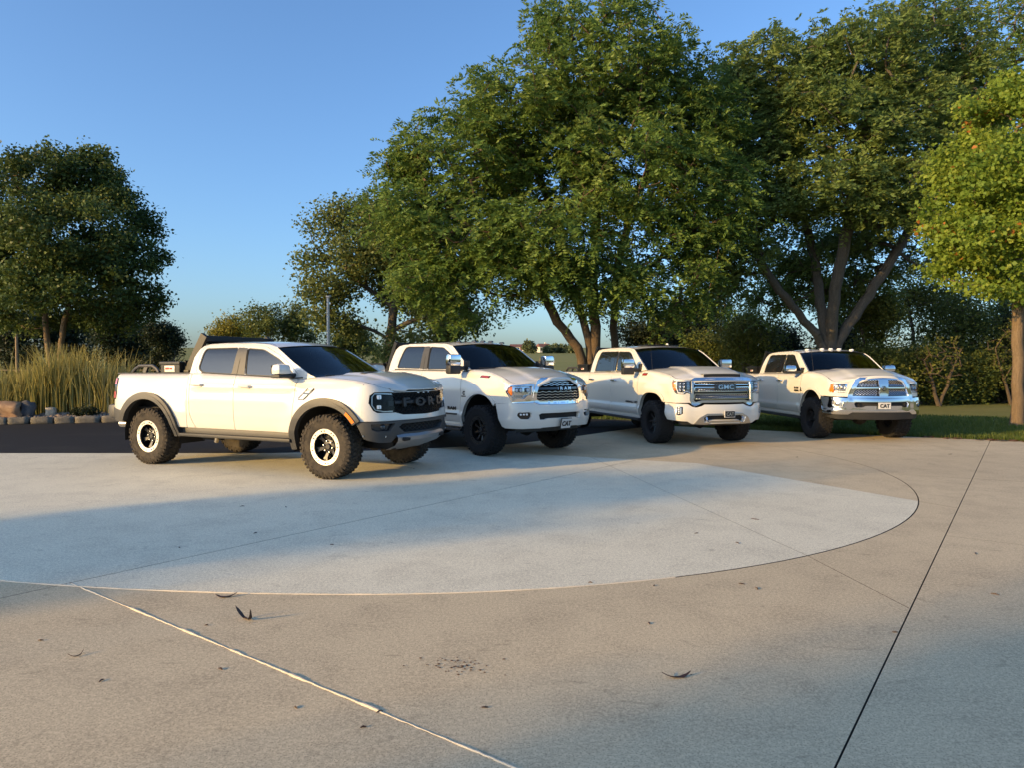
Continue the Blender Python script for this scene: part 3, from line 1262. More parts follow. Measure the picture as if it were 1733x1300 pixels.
            st = m.build('sticker', tb.get('smat', 'sticker_white'), o)
            for k, (dx, w_, h_) in enumerate(((-0.055, 0.09, 0.035), (0.035, 0.06, 0.03))):
                m = MB()
                f = tb.get('lw', 0.24) / 0.24
                m.box(((xa + xb_) / 2 + tb.get('lx', 0) + dx * f, -y - 0.009, zc + 0.004), (w_ * f, 0.004, h_ * f))
                m.build('sticker_print', 'badge_red', o)
        br = c.get('bed_bar')
        if br:
            xa, xb_, hgt = br
            for sg in (-1, 1):
                y = hw - 0.17
                m = MB()
                m.tube([(xa, sg * y, zt_ + 0.015), (xa - 0.05, sg * y, zt_ + hgt * 0.6), (xa - 0.14, sg * y, zt_ + hgt), (xb_ + 0.16, sg * y, zt_ + hgt), (xb_ + 0.06, sg * y, zt_ + hgt * 0.6), (xb_, sg * y, zt_ + 0.015)], 0.026, 8)
                xm = (xa + xb_) / 2
                m.box((xm, sg * y, zt_ + hgt / 2), (0.07, 0.035, hgt), rot=(0, 0.5, 0))
                m.build('bed_rail_bar', 'grey_plastic', s.root)

    def wheels(s):
        c = s.c
        w = make_wheel(c['wheel'])
        first = True
        R = c['D'] / 2
        for x in (0.0, -c['wb']):
            for sg in (-1, 1):
                o = w if first else copy_tree(w)
                first = False
                o.parent = s.root
                o.location = (x, sg * c['ty'], R)
                ang = random.uniform(0, 6.28)
                o.rotation_euler = (0, ang, math.pi if sg > 0 else 0.0)
                o.rotation_mode = 'XYZ'
                if x == 0.0 and c.get('steer'):
                    o.rotation_euler[2] += c['steer']

    def interior(s):
        c, g = s.c, s.c['gh']
        zb = g['zb']
        A0 = g['A0']
        m = MB()
        m.box((A0[0] - 0.22, 0, zb - 0.12), (0.55, 2 * c['hw'] - 0.4, 0.26), bev=0.08)
        m.build('dashboard', 'interior_dark', s.root)
        for x in (A0[0] - 1.05, A0[0] - 1.95):
            for y in (-0.40, 0.40):
                m = MB()
                m.box((x, y, zb - 0.35), (0.5, 0.5, 0.16), bev=0.06)
                m.box((x - 0.25, y, zb - 0.02), (0.14, 0.48, 0.62), rot=(0, -0.18, 0), bev=0.06)
                m.box((x - 0.34, y, zb + 0.36), (0.09, 0.26, 0.17), rot=(0, -0.15, 0), bev=0.04)
                m.build('seat', c.get('seat_mat', 'interior_dark'), s.root)
        m = MB()
        cx_, cz_ = A0[0] - 0.52, zb - 0.0
        pts = [(cx_ + 0.08 * math.sin(a), 0.40 + 0.19 * math.cos(a), cz_ + 0.17 * math.sin(a)) for a in np.linspace(0, 2 * math.pi, 25)]
        m.tube(pts, 0.016, 6, cap=False)
        m.box((cx_ + 0.02, 0.40, cz_), (0.04, 0.34, 0.05), bev=0.01)
        m.build('steering_wheel', 'interior_grey', s.root)
        m = MB()
        p = s.ws(0.86, 0.0, 0.09)
        m.box((p[0], 0, p[2] - 0.06), (0.03, 0.24, 0.07), bev=0.015)
        m.build('rear_view_mirror', 'interior_dark', s.root)
        # headliner and back wall so that the cab reads dark inside
        m = MB()
        m.box(((g['R0'][0] + g['A1'][0]) / 2 + 0.1, 0, g['zt'] - 0.05), (g['A1'][0] - g['R0'][0] - 0.3, 2 * g['w1'] - 0.12, 0.02))
        m.build('headliner', 'interior_grey', s.root)

    def mirror(s, kind, x, y, z, cap, dims):
        """door mirrors; (x, y, z) is the middle of the head, y positive outwards"""
        L, H, Wd = dims          # length across (y), height, depth (x)
        for sg in (-1, 1):
            m = MB()
            if kind == 'tow':
                m.box((x, sg * y, z + H * 0.22), (Wd, L, H * 0.58), bev=0.035)
                o = m.build('door_mirror', cap, s.root)
                m = MB()
                m.box((x - 0.002, sg * y, z - H * 0.26), (Wd * 0.96, L * 0.98, H * 0.46), bev=0.03)
                m.box((x + 0.0, sg * (y - L * 0.75), z - H * 0.18), (Wd * 0.55, L * 0.8, H * 0.20), bev=0.02)
                m.box((x + 0.03, sg * (y - L * 1.12), z - H * 0.1), (Wd * 0.9, 0.05, H * 0.62), bev=0.02)
                m.build('mirror_arm', s.c.get('arm_mat', 'black_plastic'), o)
                m = MB()
                m.box((x - Wd * 0.5 - 0.001, sg * y, z + H * 0.2), (0.01, L * 0.86, H * 0.46), bev=0.004)
                m.build('mirror_glass', 'privacy_glass', o)
                if s.c.get('mirror_marks'):
                    m = MB()
                    for k in range(4):
                        m.box((x + Wd * 0.5, sg * (y - 0.07 + 0.045 * k), z + H * 0.18), (0.006, 0.016, 0.018))
                    m.build('mirror_lamp', 'lamp_dark', o)
            else:
                m.box((x, sg * y, z + 0.02), (Wd, L, H * 0.78), bev=0.055, taper=(0.85, 0.9))
                o = m.build('door_mirror', cap, s.root)
                m = MB()
                m.box((x, sg * y, z - H * 0.40), (Wd * 0.94, L * 0.96, H * 0.24), bev=0.03)
                m.box((x + 0.02, sg * (y - L * 0.75), z - H * 0.32), (Wd * 0.6, L * 0.75, H * 0.28), bev=0.025)
                m.box((x + 0.03, sg * (y - L * 1.05), z - H * 0.2), (Wd * 0.9, 0.05, H * 0.8), bev=0.02)
                m.build('mirror_arm', 'black_plastic', o)
                m = MB()
                m.box((x - Wd * 0.5 - 0.001, sg * y, z + 0.02), (0.01, L * 0.8, H * 0.6), bev=0.004)
                m.build('mirror_glass', 'privacy_glass', o)

    def plate(s, text, a, z, w, h, off, mat, tmat, back=None):
        m = MB()
        m.prism(smooth_poly([(-w / 2 + a, -h / 2 + z), (w / 2 + a, -h / 2 + z), (w / 2 + a, h / 2 + z), (-w / 2 + a, h / 2 + z)], 0.012), ((0, 0, off), (1, 0, 0), (0, 1, 0), (0, 0, 1)), 0.012)
        o = s.fmb(m, 'front_plate', mat)
        if back:
            m = MB()
            m.prism([(-w / 2 + a - 0.012, -h / 2 + z - 0.012), (w / 2 + a + 0.012, -h / 2 + z - 0.012), (w / 2 + a + 0.012, h / 2 + z + 0.012), (-w / 2 + a - 0.012, h / 2 + z + 0.012)], ((0, 0, off - 0.008), (1, 0, 0), (0, 1, 0), (0, 0, 1)), 0.014)
            s.fmb(m, 'plate_frame', back, parent=o)
        s.ftext('plate_lettering', text, a, z, min(h * 0.80, w * 0.52), 0.002, tmat, off + 0.013, 1.08, 0.9, 0.004 * h / 0.15, parent=o)
        return o

# ================================================================== ground
def zg(x, y):
    """the land rises gently beyond the drive"""
    t = np.maximum(0.0, np.asarray(y, float) - 22.0)
    return np.where(t < 20, 0.0314 * t * t / 40.0, 0.0314 * (t - 10.0))


def px(u, v, Y):
    """measured photo position at depth Y -> world x, z"""
    return (u - 866.5) / 1195 * Y, 1.5 + (622 - v) / 1195 * Y


def ground_mats():
    k = NT('field_grass')
    n1 = k.noise(0.05, 5, 0.6, k.obj())
    n2 = k.noise(1.6, 6, 0.7, k.obj())
    n3 = k.noise(0.35, 4, 0.6, k.obj(scale=(0.25, 1.0, 1)))
    a = k.mix(k.ramp(n1, [(0.35, (0, 0, 0)), (0.65, (1, 1, 1))]), (0.19, 0.20, 0.065), (0.29, 0.26, 0.095))
    b = k.mix(k.ramp(n3, [(0.45, (0, 0, 0)), (0.75, (1, 1, 1))]), a, (0.34, 0.28, 0.12))
    c = k.mix(n2, b, (0.13, 0.155, 0.05))
    k.link(c, k.b.inputs['Base Color'])
    k.b.inputs['Roughness'].default_value = 0.95
    k.b.inputs['Specular IOR Level'].default_value = 0.1
    k.bump(k.noise(14, 6, 0.75, k.obj()), 0.9, 0.06)

    k = NT('asphalt')
    n = k.noise(120, 4, 0.8, k.obj())
    m = k.noise(0.5, 5, 0.6, k.obj())
    c = k.mix(n, (0.008, 0.009, 0.011), (0.026, 0.027, 0.030))
    c2 = k.mix(k.ramp(m, [(0.5, (0, 0, 0)), (0.8, (1, 1, 1))]), c, (0.034, 0.032, 0.030))
    k.link(c2, k.b.inputs['Base Color'])
    k.b.inputs['Roughness'].default_value = 0.9
    k.b.inputs['Specular IOR Level'].default_value = 0.15
    k.bump(n, 0.6, 0.004)

    def concrete(name, light, dark, stain, broom, warm=None):
        k = NT(name)
        o = k.obj()
        big = k.noise(0.35, 6, 0.62, o, 0.6)
        mid = k.noise(1.9, 6, 0.68, o, 0.3)
        fine = k.noise(48, 4, 0.75, o)
        agg = k.noise(125, 2, 0.6, o)
        base = k.mix(k.ramp(big, [(0.32, (0, 0, 0)), (0.68, (1, 1, 1))]), dark, light)
        st = k.ramp(mid, [(0.46, (0, 0, 0)), (0.70, (1, 1, 1))])
        base = k.mix(k.math('MULTIPLY', st, 0.6), base, stain)
        base = k.mix(k.math('MULTIPLY', k.ramp(fine, [(0.45, (0, 0, 0)), (0.58, (1, 1, 1))]), 0.55), base, tuple(min(1, v * 1.28) for v in light))
        base = k.mix(k.math('MULTIPLY', k.ramp(agg, [(0.54, (0, 0, 0)), (0.64, (1, 1, 1))]), 0.7), base, tuple(v * 0.45 for v in dark))
        # scattered dark spots and tyre rubbed patches
        spot = k.ramp(k.noise(4.2, 3, 0.75, k.obj(scale=(1.0, 2.0, 1.0)), 1.2), [(0.60, (0, 0, 0)), (0.74, (1, 1, 1))])
        base = k.mix(k.math('MULTIPLY', spot, 0.40), base, tuple(v * 0.5 for v in stain))
        h = k.math('ADD', k.math('MULTIPLY', agg, 0.5), k.math('MULTIPLY', fine, 0.5))
        if broom:
            w = k.add('ShaderNodeTexWave', wave_type='BANDS', bands_direction='X')
            w.inputs['Scale'].default_value = 14.0
            w.inputs['Distortion'].default_value = 1.2
            w.inputs['Detail'].default_value = 3
            w.inputs['Detail Scale'].default_value = 3.0
            k.link(k.obj(rot=(0, 0, math.radians(broom))), w.inputs['Vector'])
            brm = k.math('MULTIPLY', w.outputs['Fac'], k.ramp(k.noise(0.6, 3, 0.5, k.obj()), [(0.4, (0, 0, 0)), (0.6, (1, 1, 1))]))
            h = k.math('ADD', h, k.math('MULTIPLY', brm, 0.7))
            base = k.mix(k.math('MULTIPLY', brm, 0.10), base, stain)
        k.link(base, k.b.inputs['Base Color'])
        k.b.inputs['Roughness'].default_value = 0.82
        k.b.inputs['Specular IOR Level'].default_value = 0.3
        k.bump(h, 0.28, 0.004)

    concrete('concrete_tan', (0.58, 0.485, 0.315), (0.46, 0.38, 0.245), (0.29, 0.235, 0.155), 0)
    concrete('concrete_pale', (0.71, 0.675, 0.515), (0.60, 0.57, 0.435), (0.42, 0.39, 0.30), 62)
    simple('joint_dirt', (0.075, 0.066, 0.055), 0.95, var=0.3)
    simple('sealant', (0.55, 0.49, 0.38), 0.7, var=0.25)
    simple('mulch', (0.085, 0.060, 0.040), 0.95, bump=(25, 0.8, 0.03), var=0.35)


ground_mats()


def terrain():
    xs = np.r_[np.linspace(-900, -80, 18), np.linspace(-70, 70, 60), np.linspace(80, 900, 18)]
    ys = np.r_[np.linspace(-300, -30, 10), np.linspace(-25, 70, 70), np.linspace(80, 300, 30), np.linspace(340, 900, 10)]
    X, Y = np.meshgrid(xs, ys)
    Z = zg(X, Y) - 0.035
    nu, nv = X.shape
    V = np.stack([X, Y, Z], -1).reshape(-1, 3)
    i = np.arange(nu * nv).reshape(nu, nv)
    F = np.stack([i[:-1, :-1], i[:-1, 1:], i[1:, 1:], i[1:, :-1]], -1).reshape(-1, 4)
    me = big_mesh('ground', V, F, True, mats=['field_grass'])
    tag(raw_obj('ground', me), 'grass field and lawn around the drive', kind='structure')


terrain()

BACK = [(-30, 12.25), (-4.2, 12.25), (-2.0, 12.75), (0.0, 13.7), (1.2, 15.0), (2.2, 16.3), (3.2, 17.5), (3.7, 18.2)]
GRASS_EDGE = [(3.7, 18.2), (5.0, 17.3), (6.8, 16.15), (8.56, 15.16), (10.32, 14.2), (14.0, 12.3), (24, 7.2)]
CC = np.array((-1.02, 11.02))
CR = 6.4
CL = 8.5          # the pad is drawn out to the left


def pad_pt(t, r):
    c = math.cos(t)
    return CC + np.array((c * (r if c > 0 else r * CL / CR), r * math.sin(t)))


def pad_r(p):
    q = np.asarray(p, float) - CC
    return np.hypot(np.where(q[..., 0] > 0, q[..., 0], q[..., 0] * CR / CL), q[..., 1])


def slabs():
    outer = BACK + GRASS_EDGE[1:] + [(24, -14), (-30, -14)]
    V, E = [], []

    def seg(a, b):
        k = len(V)
        V.extend([tuple(a), tuple(b)])
        E.append((k, k + 1))
    for i in range(len(outer)):
        seg(outer[i], outer[(i + 1) % len(outer)])
    P0 = np.array((-3.07, 4.87))
    u, v = np.array((0.806, -0.592)), np.array((0.617, 0.787))
    jb = np.array((0.588, 0.809))
    B0 = np.array((1.21, 2.61))
    joints = [
        (P0, P0 + u * 40, 0.005), (P0 - v * 40, P0 + v * 8.2, 0.004), (B0 - jb * 40, B0 + jb * 40, 0.0042),
        (np.array((1.31, 11.69)), np.array((2.35, 5.55)), 0.0025), (np.array((2.35, 5.55)), np.array((2.47, 4.36)), 0.003),
        (np.array((4.75, 10.16)), np.array((14.5, 5.4)), 0.003), (np.array((-6.0, 15.07)), np.array((2.89, 10.97)), 0.004), (np.array((2.89, 10.97)), np.array((4.75, 7.47)), 0.004),
        (B0 + jb * 4.5, B0 + jb * 4.5 + u * 40, 0.0025)]
    gaps = []
    for a, b, g in joints:
        d = (b - a) / np.hypot(*(b - a))
        n = np.array([-d[1], d[0]])
        seg(a + n * g, b + n * g)
        seg(a - n * g, b - n * g)
        gaps.append((a, b, g))
    for r in (CR - 0.006, CR + 0.006):
        N = 160
        ring = [pad_pt(t, r) for t in np.linspace(0, 2 * math.pi, N, endpoint=False)]
        for i in range(N):
            seg(ring[i], ring[(i + 1) % N])
    res = delaunay_2d_cdt([Vector(p) for p in V], E, [], 0, 1e-5)
    P = np.array([tuple(p) for p in res[0]])
    T = np.array([tuple(f) for f in res[2]])
    C = P[T].mean(1)
    keep = pip(C, outer)
    for a, b, g in gaps:
        d = (b - a) / np.hypot(*(b - a))
        rel = C - a
        t = rel @ d
        q = np.abs(rel @ np.array([-d[1], d[0]]))
        keep &= ~((q < g) & (t > 0) & (t < np.hypot(*(b - a))))
    rc = pad_r(C)
    # ring polygon: chords, so compare with the apothem
    keep &= ~((rc > (CR - 0.006) * 0.99985) & (rc < CR + 0.006))
    T = T[keep]
    # components
    emap = {}
    for i, t in enumerate(T):
        for a, b in ((t[0], t[1]), (t[1], t[2]), (t[2], t[0])):
            emap.setdefault((min(a, b), max(a, b)), []).append(i)
    par = list(range(len(T)))

    def find(a):
        while par[a] != a:
            par[a] = par[par[a]]
            a = par[a]
        return a
    for l in emap.values():
        if len(l) == 2:
            par[find(l[0])] = find(l[1])
    comp = {}
    for i in range(len(T)):
        comp.setdefault(find(i), []).append(i)
    root = raw_obj('driveway', mesh('driveway', [(x, y, -0.022) for x, y in outer], [tuple(range(len(outer)))]), 'joint_dirt')
    tag(root, 'concrete drive with a pale round pad', kind='structure')
    L1a, L1b = np.array((-6.0, 15.07)), np.array((2.89, 10.97))
    L2a, L2b = np.array((2.89, 10.97)), np.array((4.75, 7.47))
    for q in comp.values():
        tt = T[q]
        A = 0.5 * np.abs(np.cross(P[tt[:, 1]] - P[tt[:, 0]], P[tt[:, 2]] - P[tt[:, 0]]))
        if A.sum() < 0.0004:
            continue
        c = (P[tt].mean(1) * A[:, None]).sum(0) / A.sum()
        cr = lambda a, b, p: (b[0] - a[0]) * (p[1] - a[1]) - (b[1] - a[1]) * (p[0] - a[0])
        pale = float(pad_r(c)) < CR and cr(L1a, L1b, c) < 0 and cr(L2a, L2b, c) < 0
        ids = np.unique(tt)
        mp = {a: i for i, a in enumerate(ids)}
        n = len(ids)
        zt = 0.0 + (0.0015 if pale else 0.0)
        VV = [(P[a][0], P[a][1], zt) for a in ids] + [(P[a][0], P[a][1], -0.03) for a in ids]
        FF = []
        ec = {}
        for t in tt:
            f = [mp[a] for a in t]
            a, b, d = [P[k] for k in t]
            if (b[0] - a[0]) * (d[1] - a[1]) - (b[1] - a[1]) * (d[0] - a[0]) < 0:
                f = f[::-1]
            FF.append(tuple(f))
            for k in range(3):
                ec[(f[k], f[(k + 1) % 3])] = 1
        for (a, b) in list(ec):
            if (b, a) not in ec:
                FF.append((b, a, a + n, b + n))
        me = mesh('slab', VV, FF)
        me.materials.append(MATS['concrete_pale' if pale else 'concrete_tan'])
        me.materials.append(MATS['joint_dirt'])
        me.polygons.foreach_set('material_index', np.array([0 if len(f) == 3 else 1 for f in FF], dtype=np.int32))
        raw_obj('slab', me, None, root)
    # sealant bead squeezed out of the main joint, and a thin pale rim on the near edge of the pad
    m = MB()
    pts, rs = [], []
    for t in np.arange(0.02, 6.5, 0.03):
        p = P0 + u * t
        w = 0.0075 + 0.003 * math.sin(t * 7.1) * math.sin(t * 2.3) + random.uniform(-0.0015, 0.0015)
        for c0 in (0.95, 1.55, 2.02, 2.53, 3.05):
            if abs(t - c0) < 0.06:
                w += 0.006
        pts.append((p[0] + random.uniform(-0.002, 0.002), p[1] + random.uniform(-0.002, 0.002), 0.0005))
        rs.append(max(0.0028, w * 0.6))
    m.tube(pts, rs, 6)
    m.build('joint_sealant', 'sealant', root)
    m = MB()
    pts, rs = [], []
    for a in np.radians(np.arange(200, 290, 0.35)):
        p = pad_pt(a, CR)
        pts.append((p[0], p[1], 0.0005))
        rs.append(0.0055 + random.uniform(-0.002, 0.002))
    m.tube(pts, rs, 5)
    m.build('pad_rim', 'sealant', root)


slabs()


def asphalt():
    pts = [(x, y + 0.0) for x, y in BACK] + [(3.95, 19.6), (2.0, 20.6), (-2, 20.9), (-6, 20.3), (-10.9, 19.15), (-15, 17.9), (-30, 13.6)]
    me = mesh('asphalt', [(x, y, -0.006) for x, y in pts], [tuple(range(len(pts)))])
    tag(raw_obj('asphalt_lane', me, 'asphalt'), 'dark asphalt lane behind the drive', kind='structure')


asphalt()

# ================================================================== the four pickups
def lattice(mb, poly, pitch, r, c=0.0, ang=0.6, n=4, seg=0.06):
    """diagonal wire mesh clipped to a polygon, in front-view coordinates"""
    poly = np.array(poly, float)
    lo, hi = poly.min(0), poly.max(0)
    for sg in (-1, 1):
        d = np.array([math.cos(ang), sg * math.sin(ang)])
        nrm = np.array([-d[1], d[0]])
        ctr = (lo + hi) / 2
        R = np.hypot(*(hi - lo)) / 2
        for k in np.arange(-R, R, pitch):
            ts = np.arange(-R, R, seg / 4)
            P = ctr + nrm * k + d * ts[:, None]
            ins = pip(P, poly)
            i = 0
            while i < len(ins):
                if ins[i]:
                    j = i
                    while j + 1 < len(ins) and ins[j + 1]:
                        j += 1
                    if j - i >= 2:
                        m_ = max(2, int((j - i) / 4) + 1)
                        idx = np.linspace(i, j, m_).astype(int)
                        mb.tube([(P[q][0], P[q][1], c) for q in idx], r, n, cap=False)
                    i = j + 1
                else:
                    i += 1


def lamp_cells(t, cells, mat, off, name='lamp_element', parent=None):
    for (s_, z, w, h) in cells:
        m = MB()
        m.prism(smooth_poly([(-s_ - w / 2, z - h / 2), (-s_ + w / 2, z - h / 2), (-s_ + w / 2, z + h / 2), (-s_ - w / 2, z + h / 2)], min(w, h) * 0.3), ((0, 0, off), (1, 0, 0), (0, 1, 0), (0, 0, 1)), 0.012)
        t.fmb(m, name, mat, parent=parent)


def both(cells):
    return list(cells) + [(-c[0], *c[1:]) for c in cells]


def round_lamp(t, s_, z, r, off, mat='lamp_reflector'):
    for sg in (1, -1):
        m = MB()
        m.lathe([(r, 0.012), (r * 0.8, 0.0), (r * 0.45, -0.004), (r * 0.35, 0.012), (0.0, 0.016)], 18, axis='z', c=(-sg * s_, z, off))
        t.fmb(m, 'lamp_projector', mat)


# ------------------------------------------------------------------ 1: black grille, fender flares, ringed wheels
def truck_flared():
    c = dict(
        pos=(-2.065, 10.274), heading=-0.443, D=0.866, wb=3.45, hw=0.965, ty=0.862, xf=0.955, xr=-4.33, bow=0.10, rcx=0.33, rcy=0.37,
        sill=0.575, xF=-0.57, xB=-1.69, xR=-2.64, fender_end=0.585, fender_bot=0.79, door_lean=0.10, rear_door_bow=0.9,
        label='white pickup with grey fender flares, black grille and silver-ringed wheels',
        top=[(-4.4, 1.412), (-2.66, 1.418), (-2.6, 1.43), (-2.28, 1.418), (-1.45, 1.386), (-0.61, 1.352), (-0.3, 1.374), (-0.05, 1.372), (0.3, 1.345), (0.6, 1.312), (0.74, 1.282), (0.84, 1.212), (0.97, 1.172)],
        side_prof=[(0.3, 0.14), (0.5, 0.075), (0.62, 0.03), (0.8, 0.006), (1.0, 0.0), (1.2, 0.012), (1.32, 0.036), (1.45, 0.075)],
        front_prof=[(0.3, 0.12), (0.48, 0.05), (0.6, 0.01), (0.70, 0.0), (0.80, 0.0), (0.87, 0.01), (1.0, 0.022), (1.17, 0.04), (1.3, 0.09)],
        bulge=[(0.02, 0.43, 0.62, 0.34, 0.035), (-3.45, 0.43, 0.62, 0.40, 0.045)], crease=[(1.22, 0.035, 0.012, -2.6, 0.5)],
        archF=(0.02, 0.433, 0.575, 0.575, 2.05), archR=(-3.45, 0.433, 0.585, 0.60, 2.05),
        flare=dict(w=0.085, off=0.045, mat='grey_plastic', lip='grey_plastic', ends=((186, 33), (158, 2))), bed_bot=0.60,
        rocker_mat='grey_plastic', board=(0.49, 0.93, 0.15), handles=[(-2.42, 1.24), (-1.46, 1.225)], handle_mat='white_paint',
        tail_lamp=(-4.325, -4.205, 0.985, 1.345), rear_bumper='grey_plastic',
        gh=dict(A0=(-0.24, 1.372), A1=(-1.03, 1.80), R1=(-2.50, 1.838), R0=(-2.66, 1.428), zb=1.38, zt=1.86, w0=0.885, w1=0.75,
                apillar=[(-0.24, 1.372), (-0.35, 1.408), (-0.69, 1.588), (-0.88, 1.705), (-1.03, 1.79)], rail=[(-1.03, 1.79), (-1.2, 1.835), (-1.5, 1.858), (-2.1, 1.866), (-2.4, 1.855), (-2.50, 1.83)],
                cpillar=[(-2.50, 1.83), (-2.56, 1.78), (-2.63, 1.66), (-2.66, 1.42)],
                winR=[(-1.80, 1.402), (-2.40, 1.425), (-2.51, 1.485), (-2.47, 1.72), (-2.43, 1.795), (-1.775, 1.802)],
                winF=[(-1.545, 1.392), (-1.60, 1.79), (-1.27, 1.768), (-0.95, 1.632), (-0.745, 1.505), (-0.60, 1.385), (-0.61, 1.366)],
                bpillar=[(-1.805, 1.405), (-1.772, 1.80), (-1.595, 1.788), (-1.548, 1.393)], bline=((-1.70, 1.395), (-1.675, 1.80)), bow0=0.30, bow1=0.16, crown=0.042, rbow=-0.03, bp_mat='grey_plastic'),
        hood=dict(s_front=0.66, x_front=0.925, start=0.02, crown=[(0, 0.05), (0.4, 0.07), (0.8, 0.03), (1, -0.022)], pw=2.6, dome=[(0.66, 0.10, 0.022, -0.2, 1.15)], curl=((0.012, -0.006), (0.018, -0.016), (0.012, -0.026))),
        rack=dict(x=-2.92, y=0.70, top=2.0, topx=-2.58, topy=0.66, thick=1.3), toolbox=dict(x0=-2.98, x1=-3.40, z=1.56, y=0.80, mat='diamond_plate', lw=0.22, lh=0.095),
        bed_bar=(-3.44, -4.04, 0.115),
        wheel=dict(D=0.866, tw=0.285, rr=0.236, rubber='tyre_rubber_dusty', spokes=6, branches=(-0.17, 0.17), spoke_w=0.045, wheel_mat='wheel_black', ring='machined_alloy', lugs=6, face=0.62, blocks=44))
    t = Truck(c)
    B = t.B
    r = t.root
    se = B.sx(c['fender_end'])
    zt = lambda s_: float(B.zt(np.interp(s_, B.g, B.X))) - 0.004
    top = [(s_, zt(s_)) for s_ in np.linspace(se - 0.0006, 0.68, 10)]
    half = [(0, 0.79), (se - 0.0006, 0.79)] + top + [(0.60, 1.172), (0, 1.170)]
    hole_half = [(0, 1.162), (0.60, 1.164), (0.70, 1.172), (0.93, 1.172), (1.0, 1.13), (1.012, 1.03), (0.95, 0.93), (0.90, 0.90), (0.60, 0.895), (0.47, 0.862), (0, 0.85)]
    t.fpanel('front_fascia', sym(half[::1]), 'white_paint', holes=[sym(hole_half)], depth=0.05)
    t.fpanel('grille_surround', sym(hole_half), 'grille_black', off=-0.035, depth=0.02)
    # mesh of the grille
    m = MB()
    for i, z in enumerate(np.arange(0.875, 1.155, 0.032)):
        lim = 0.55 + 0.05 * min(1, max(0, (z - 0.86) / 0.06))
        pts = []
        for k in range(int(2 * lim / 0.035) + 1):
            a = -lim + k * 0.035
            pts.append((a, z + (0.011 if (k + i) % 2 else -0.011), 0.012))
        m.tube(pts, 0.007, 5, cap=False)
    o = t.fmb(m, 'grille_mesh', 'grille_black', off=-0.03)
    for k, ch in enumerate('FORD'):
        t.ftext('grille_letter', ch, -0.415 + 0.278 * k, 1.028, 0.155, 0.018, 'grille_letter', 0.012, 1.0, 1.75, 0.006)
    m = MB()
    m.tube([(a, 1.028, -0.005) for a in np.linspace(-0.6, 0.6, 13)], 0.03, 6)
    t.fmb(m, 'grille_bar', 'black_plastic', off=-0.02)
    lamp_cells(t, [(s_, 1.148, 0.035, 0.010) for s_ in (-0.13, 0.0, 0.13)], 'lamp_white', -0.01, 'marker_lamp')
    # headlamps
    lamp_cells(t, both([(0.86, 1.105, 0.075, 0.055), (0.865, 0.975, 0.07, 0.05)]), 'lamp_reflector', -0.028, 'lamp_projector')
    lamp_cells(t, both([(0.845, 1.105, 0.022, 0.045), (0.88, 1.105, 0.03, 0.045), (0.85, 0.975, 0.022, 0.04), (0.885, 0.975, 0.028, 0.04)]), 'lamp_white', -0.012, 'lamp_element')  # bright white stands in for the sky reflected in these lamp squares
    for sg in (1, -1):
        m = MB()
        C = [(0.64, 1.14), (0.80, 1.148), (0.93, 1.15), (0.965, 1.11), (0.965, 1.0), (0.92, 0.94), (0.80, 0.915), (0.64, 0.915)]
        m.tube([(-sg * a, b, 0.0) for a, b in C], 0.011, 6)
        t.fmb(m, 'daylight_strip', 'satin_chrome', off=-0.015)
        m = MB()
        m.prism([(-sg * 0.71, 1.05), (-sg * 0.62, 1.05), (-sg * 0.62, 0.985), (-sg * 0.71, 0.985)], ((0, 0, 0), (1, 0, 0), (0, 1, 0), (0, 0, 1)), 0.02)
        t.fmb(m, 'lamp_bezel', 'grille_letter', off=-0.03)
        t.fpanel('headlamp_lens', [(sg * a, b) for a, b in [(0.615, 1.14), (0.70, 1.16), (0.93, 1.165), (0.995, 1.125), (1.005, 1.03), (0.945, 0.935), (0.895, 0.905), (0.615, 0.90)]], 'lamp_glass', off=-0.004, depth=0.004)
    # bumper, opening, fog pockets
    sa = B.sx(0.50)
    bump = [(0, 0.782), (sa, 0.782), (B.sx(0.545), 0.70), (B.sx(0.60), 0.56), (B.sx(0.66), 0.535), (0.86, 0.505), (0.66, 0.50), (0.60, 0.56), (0, 0.585)]
    mid = [(0, 0.745), (0.50, 0.742), (0.56, 0.70), (0.46, 0.625), (0, 0.62)]
    fog = [(0.63, 0.755), (0.98, 0.755), (0.97, 0.68), (0.90, 0.655), (0.70, 0.655)]
    t.fpanel('front_bumper', sym(bump), 'grey_plastic', holes=[sym(mid), fog, [(-a, b) for a, b in fog]], off=0.012, depth=0.08)
    t.fpanel('bumper_grille', sym(mid), 'chassis_black', off=-0.06, depth=0.01)
    m = MB()
    lattice(m, sym(mid), 0.05, 0.006, 0.0, 0.5)
    t.fmb(m, 'bumper_mesh', 'black_plastic', off=-0.045)
    for sg in (1, -1):
        t.fpanel('fog_pocket', [(sg * a, b) for a, b in fog], 'gloss_black', off=-0.04, depth=0.01)
        m = MB()
        m.lathe([(0.045, 0.0), (0.03, 0.012), (0.0, 0.016)], 14, axis='z', c=(-sg * 0.80, 0.705, 0))
        t.fmb(m, 'fog_lamp', 'lamp_dark', off=-0.035)
    m = MB()
    for s_, z in ((1.08, 0.60), (0.78, 0.585), (-1.08, 0.60), (-0.78, 0.585)):
        m.lathe([(0.014, 0.0), (0.012, 0.006), (0.0, 0.007)], 10, axis='z', c=(-s_, z, 0.012))
    t.fmb(m, 'parking_sensor', 'satin_chrome')
    t.spanel('flare_reflector', arch_pts(0.02, 0.433, 0.560, 0.560, 2.05, 52, 35, 8) + arch_pts(0.02, 0.433, 0.606, 0.606, 2.05, 35, 52, 8), 'amber_lens', off=0.058, depth=0.02, spacing=0.03)
    # skid plate
    m = MB()
    ys = np.linspace(-0.58, 0.58, 17)
    rows = []
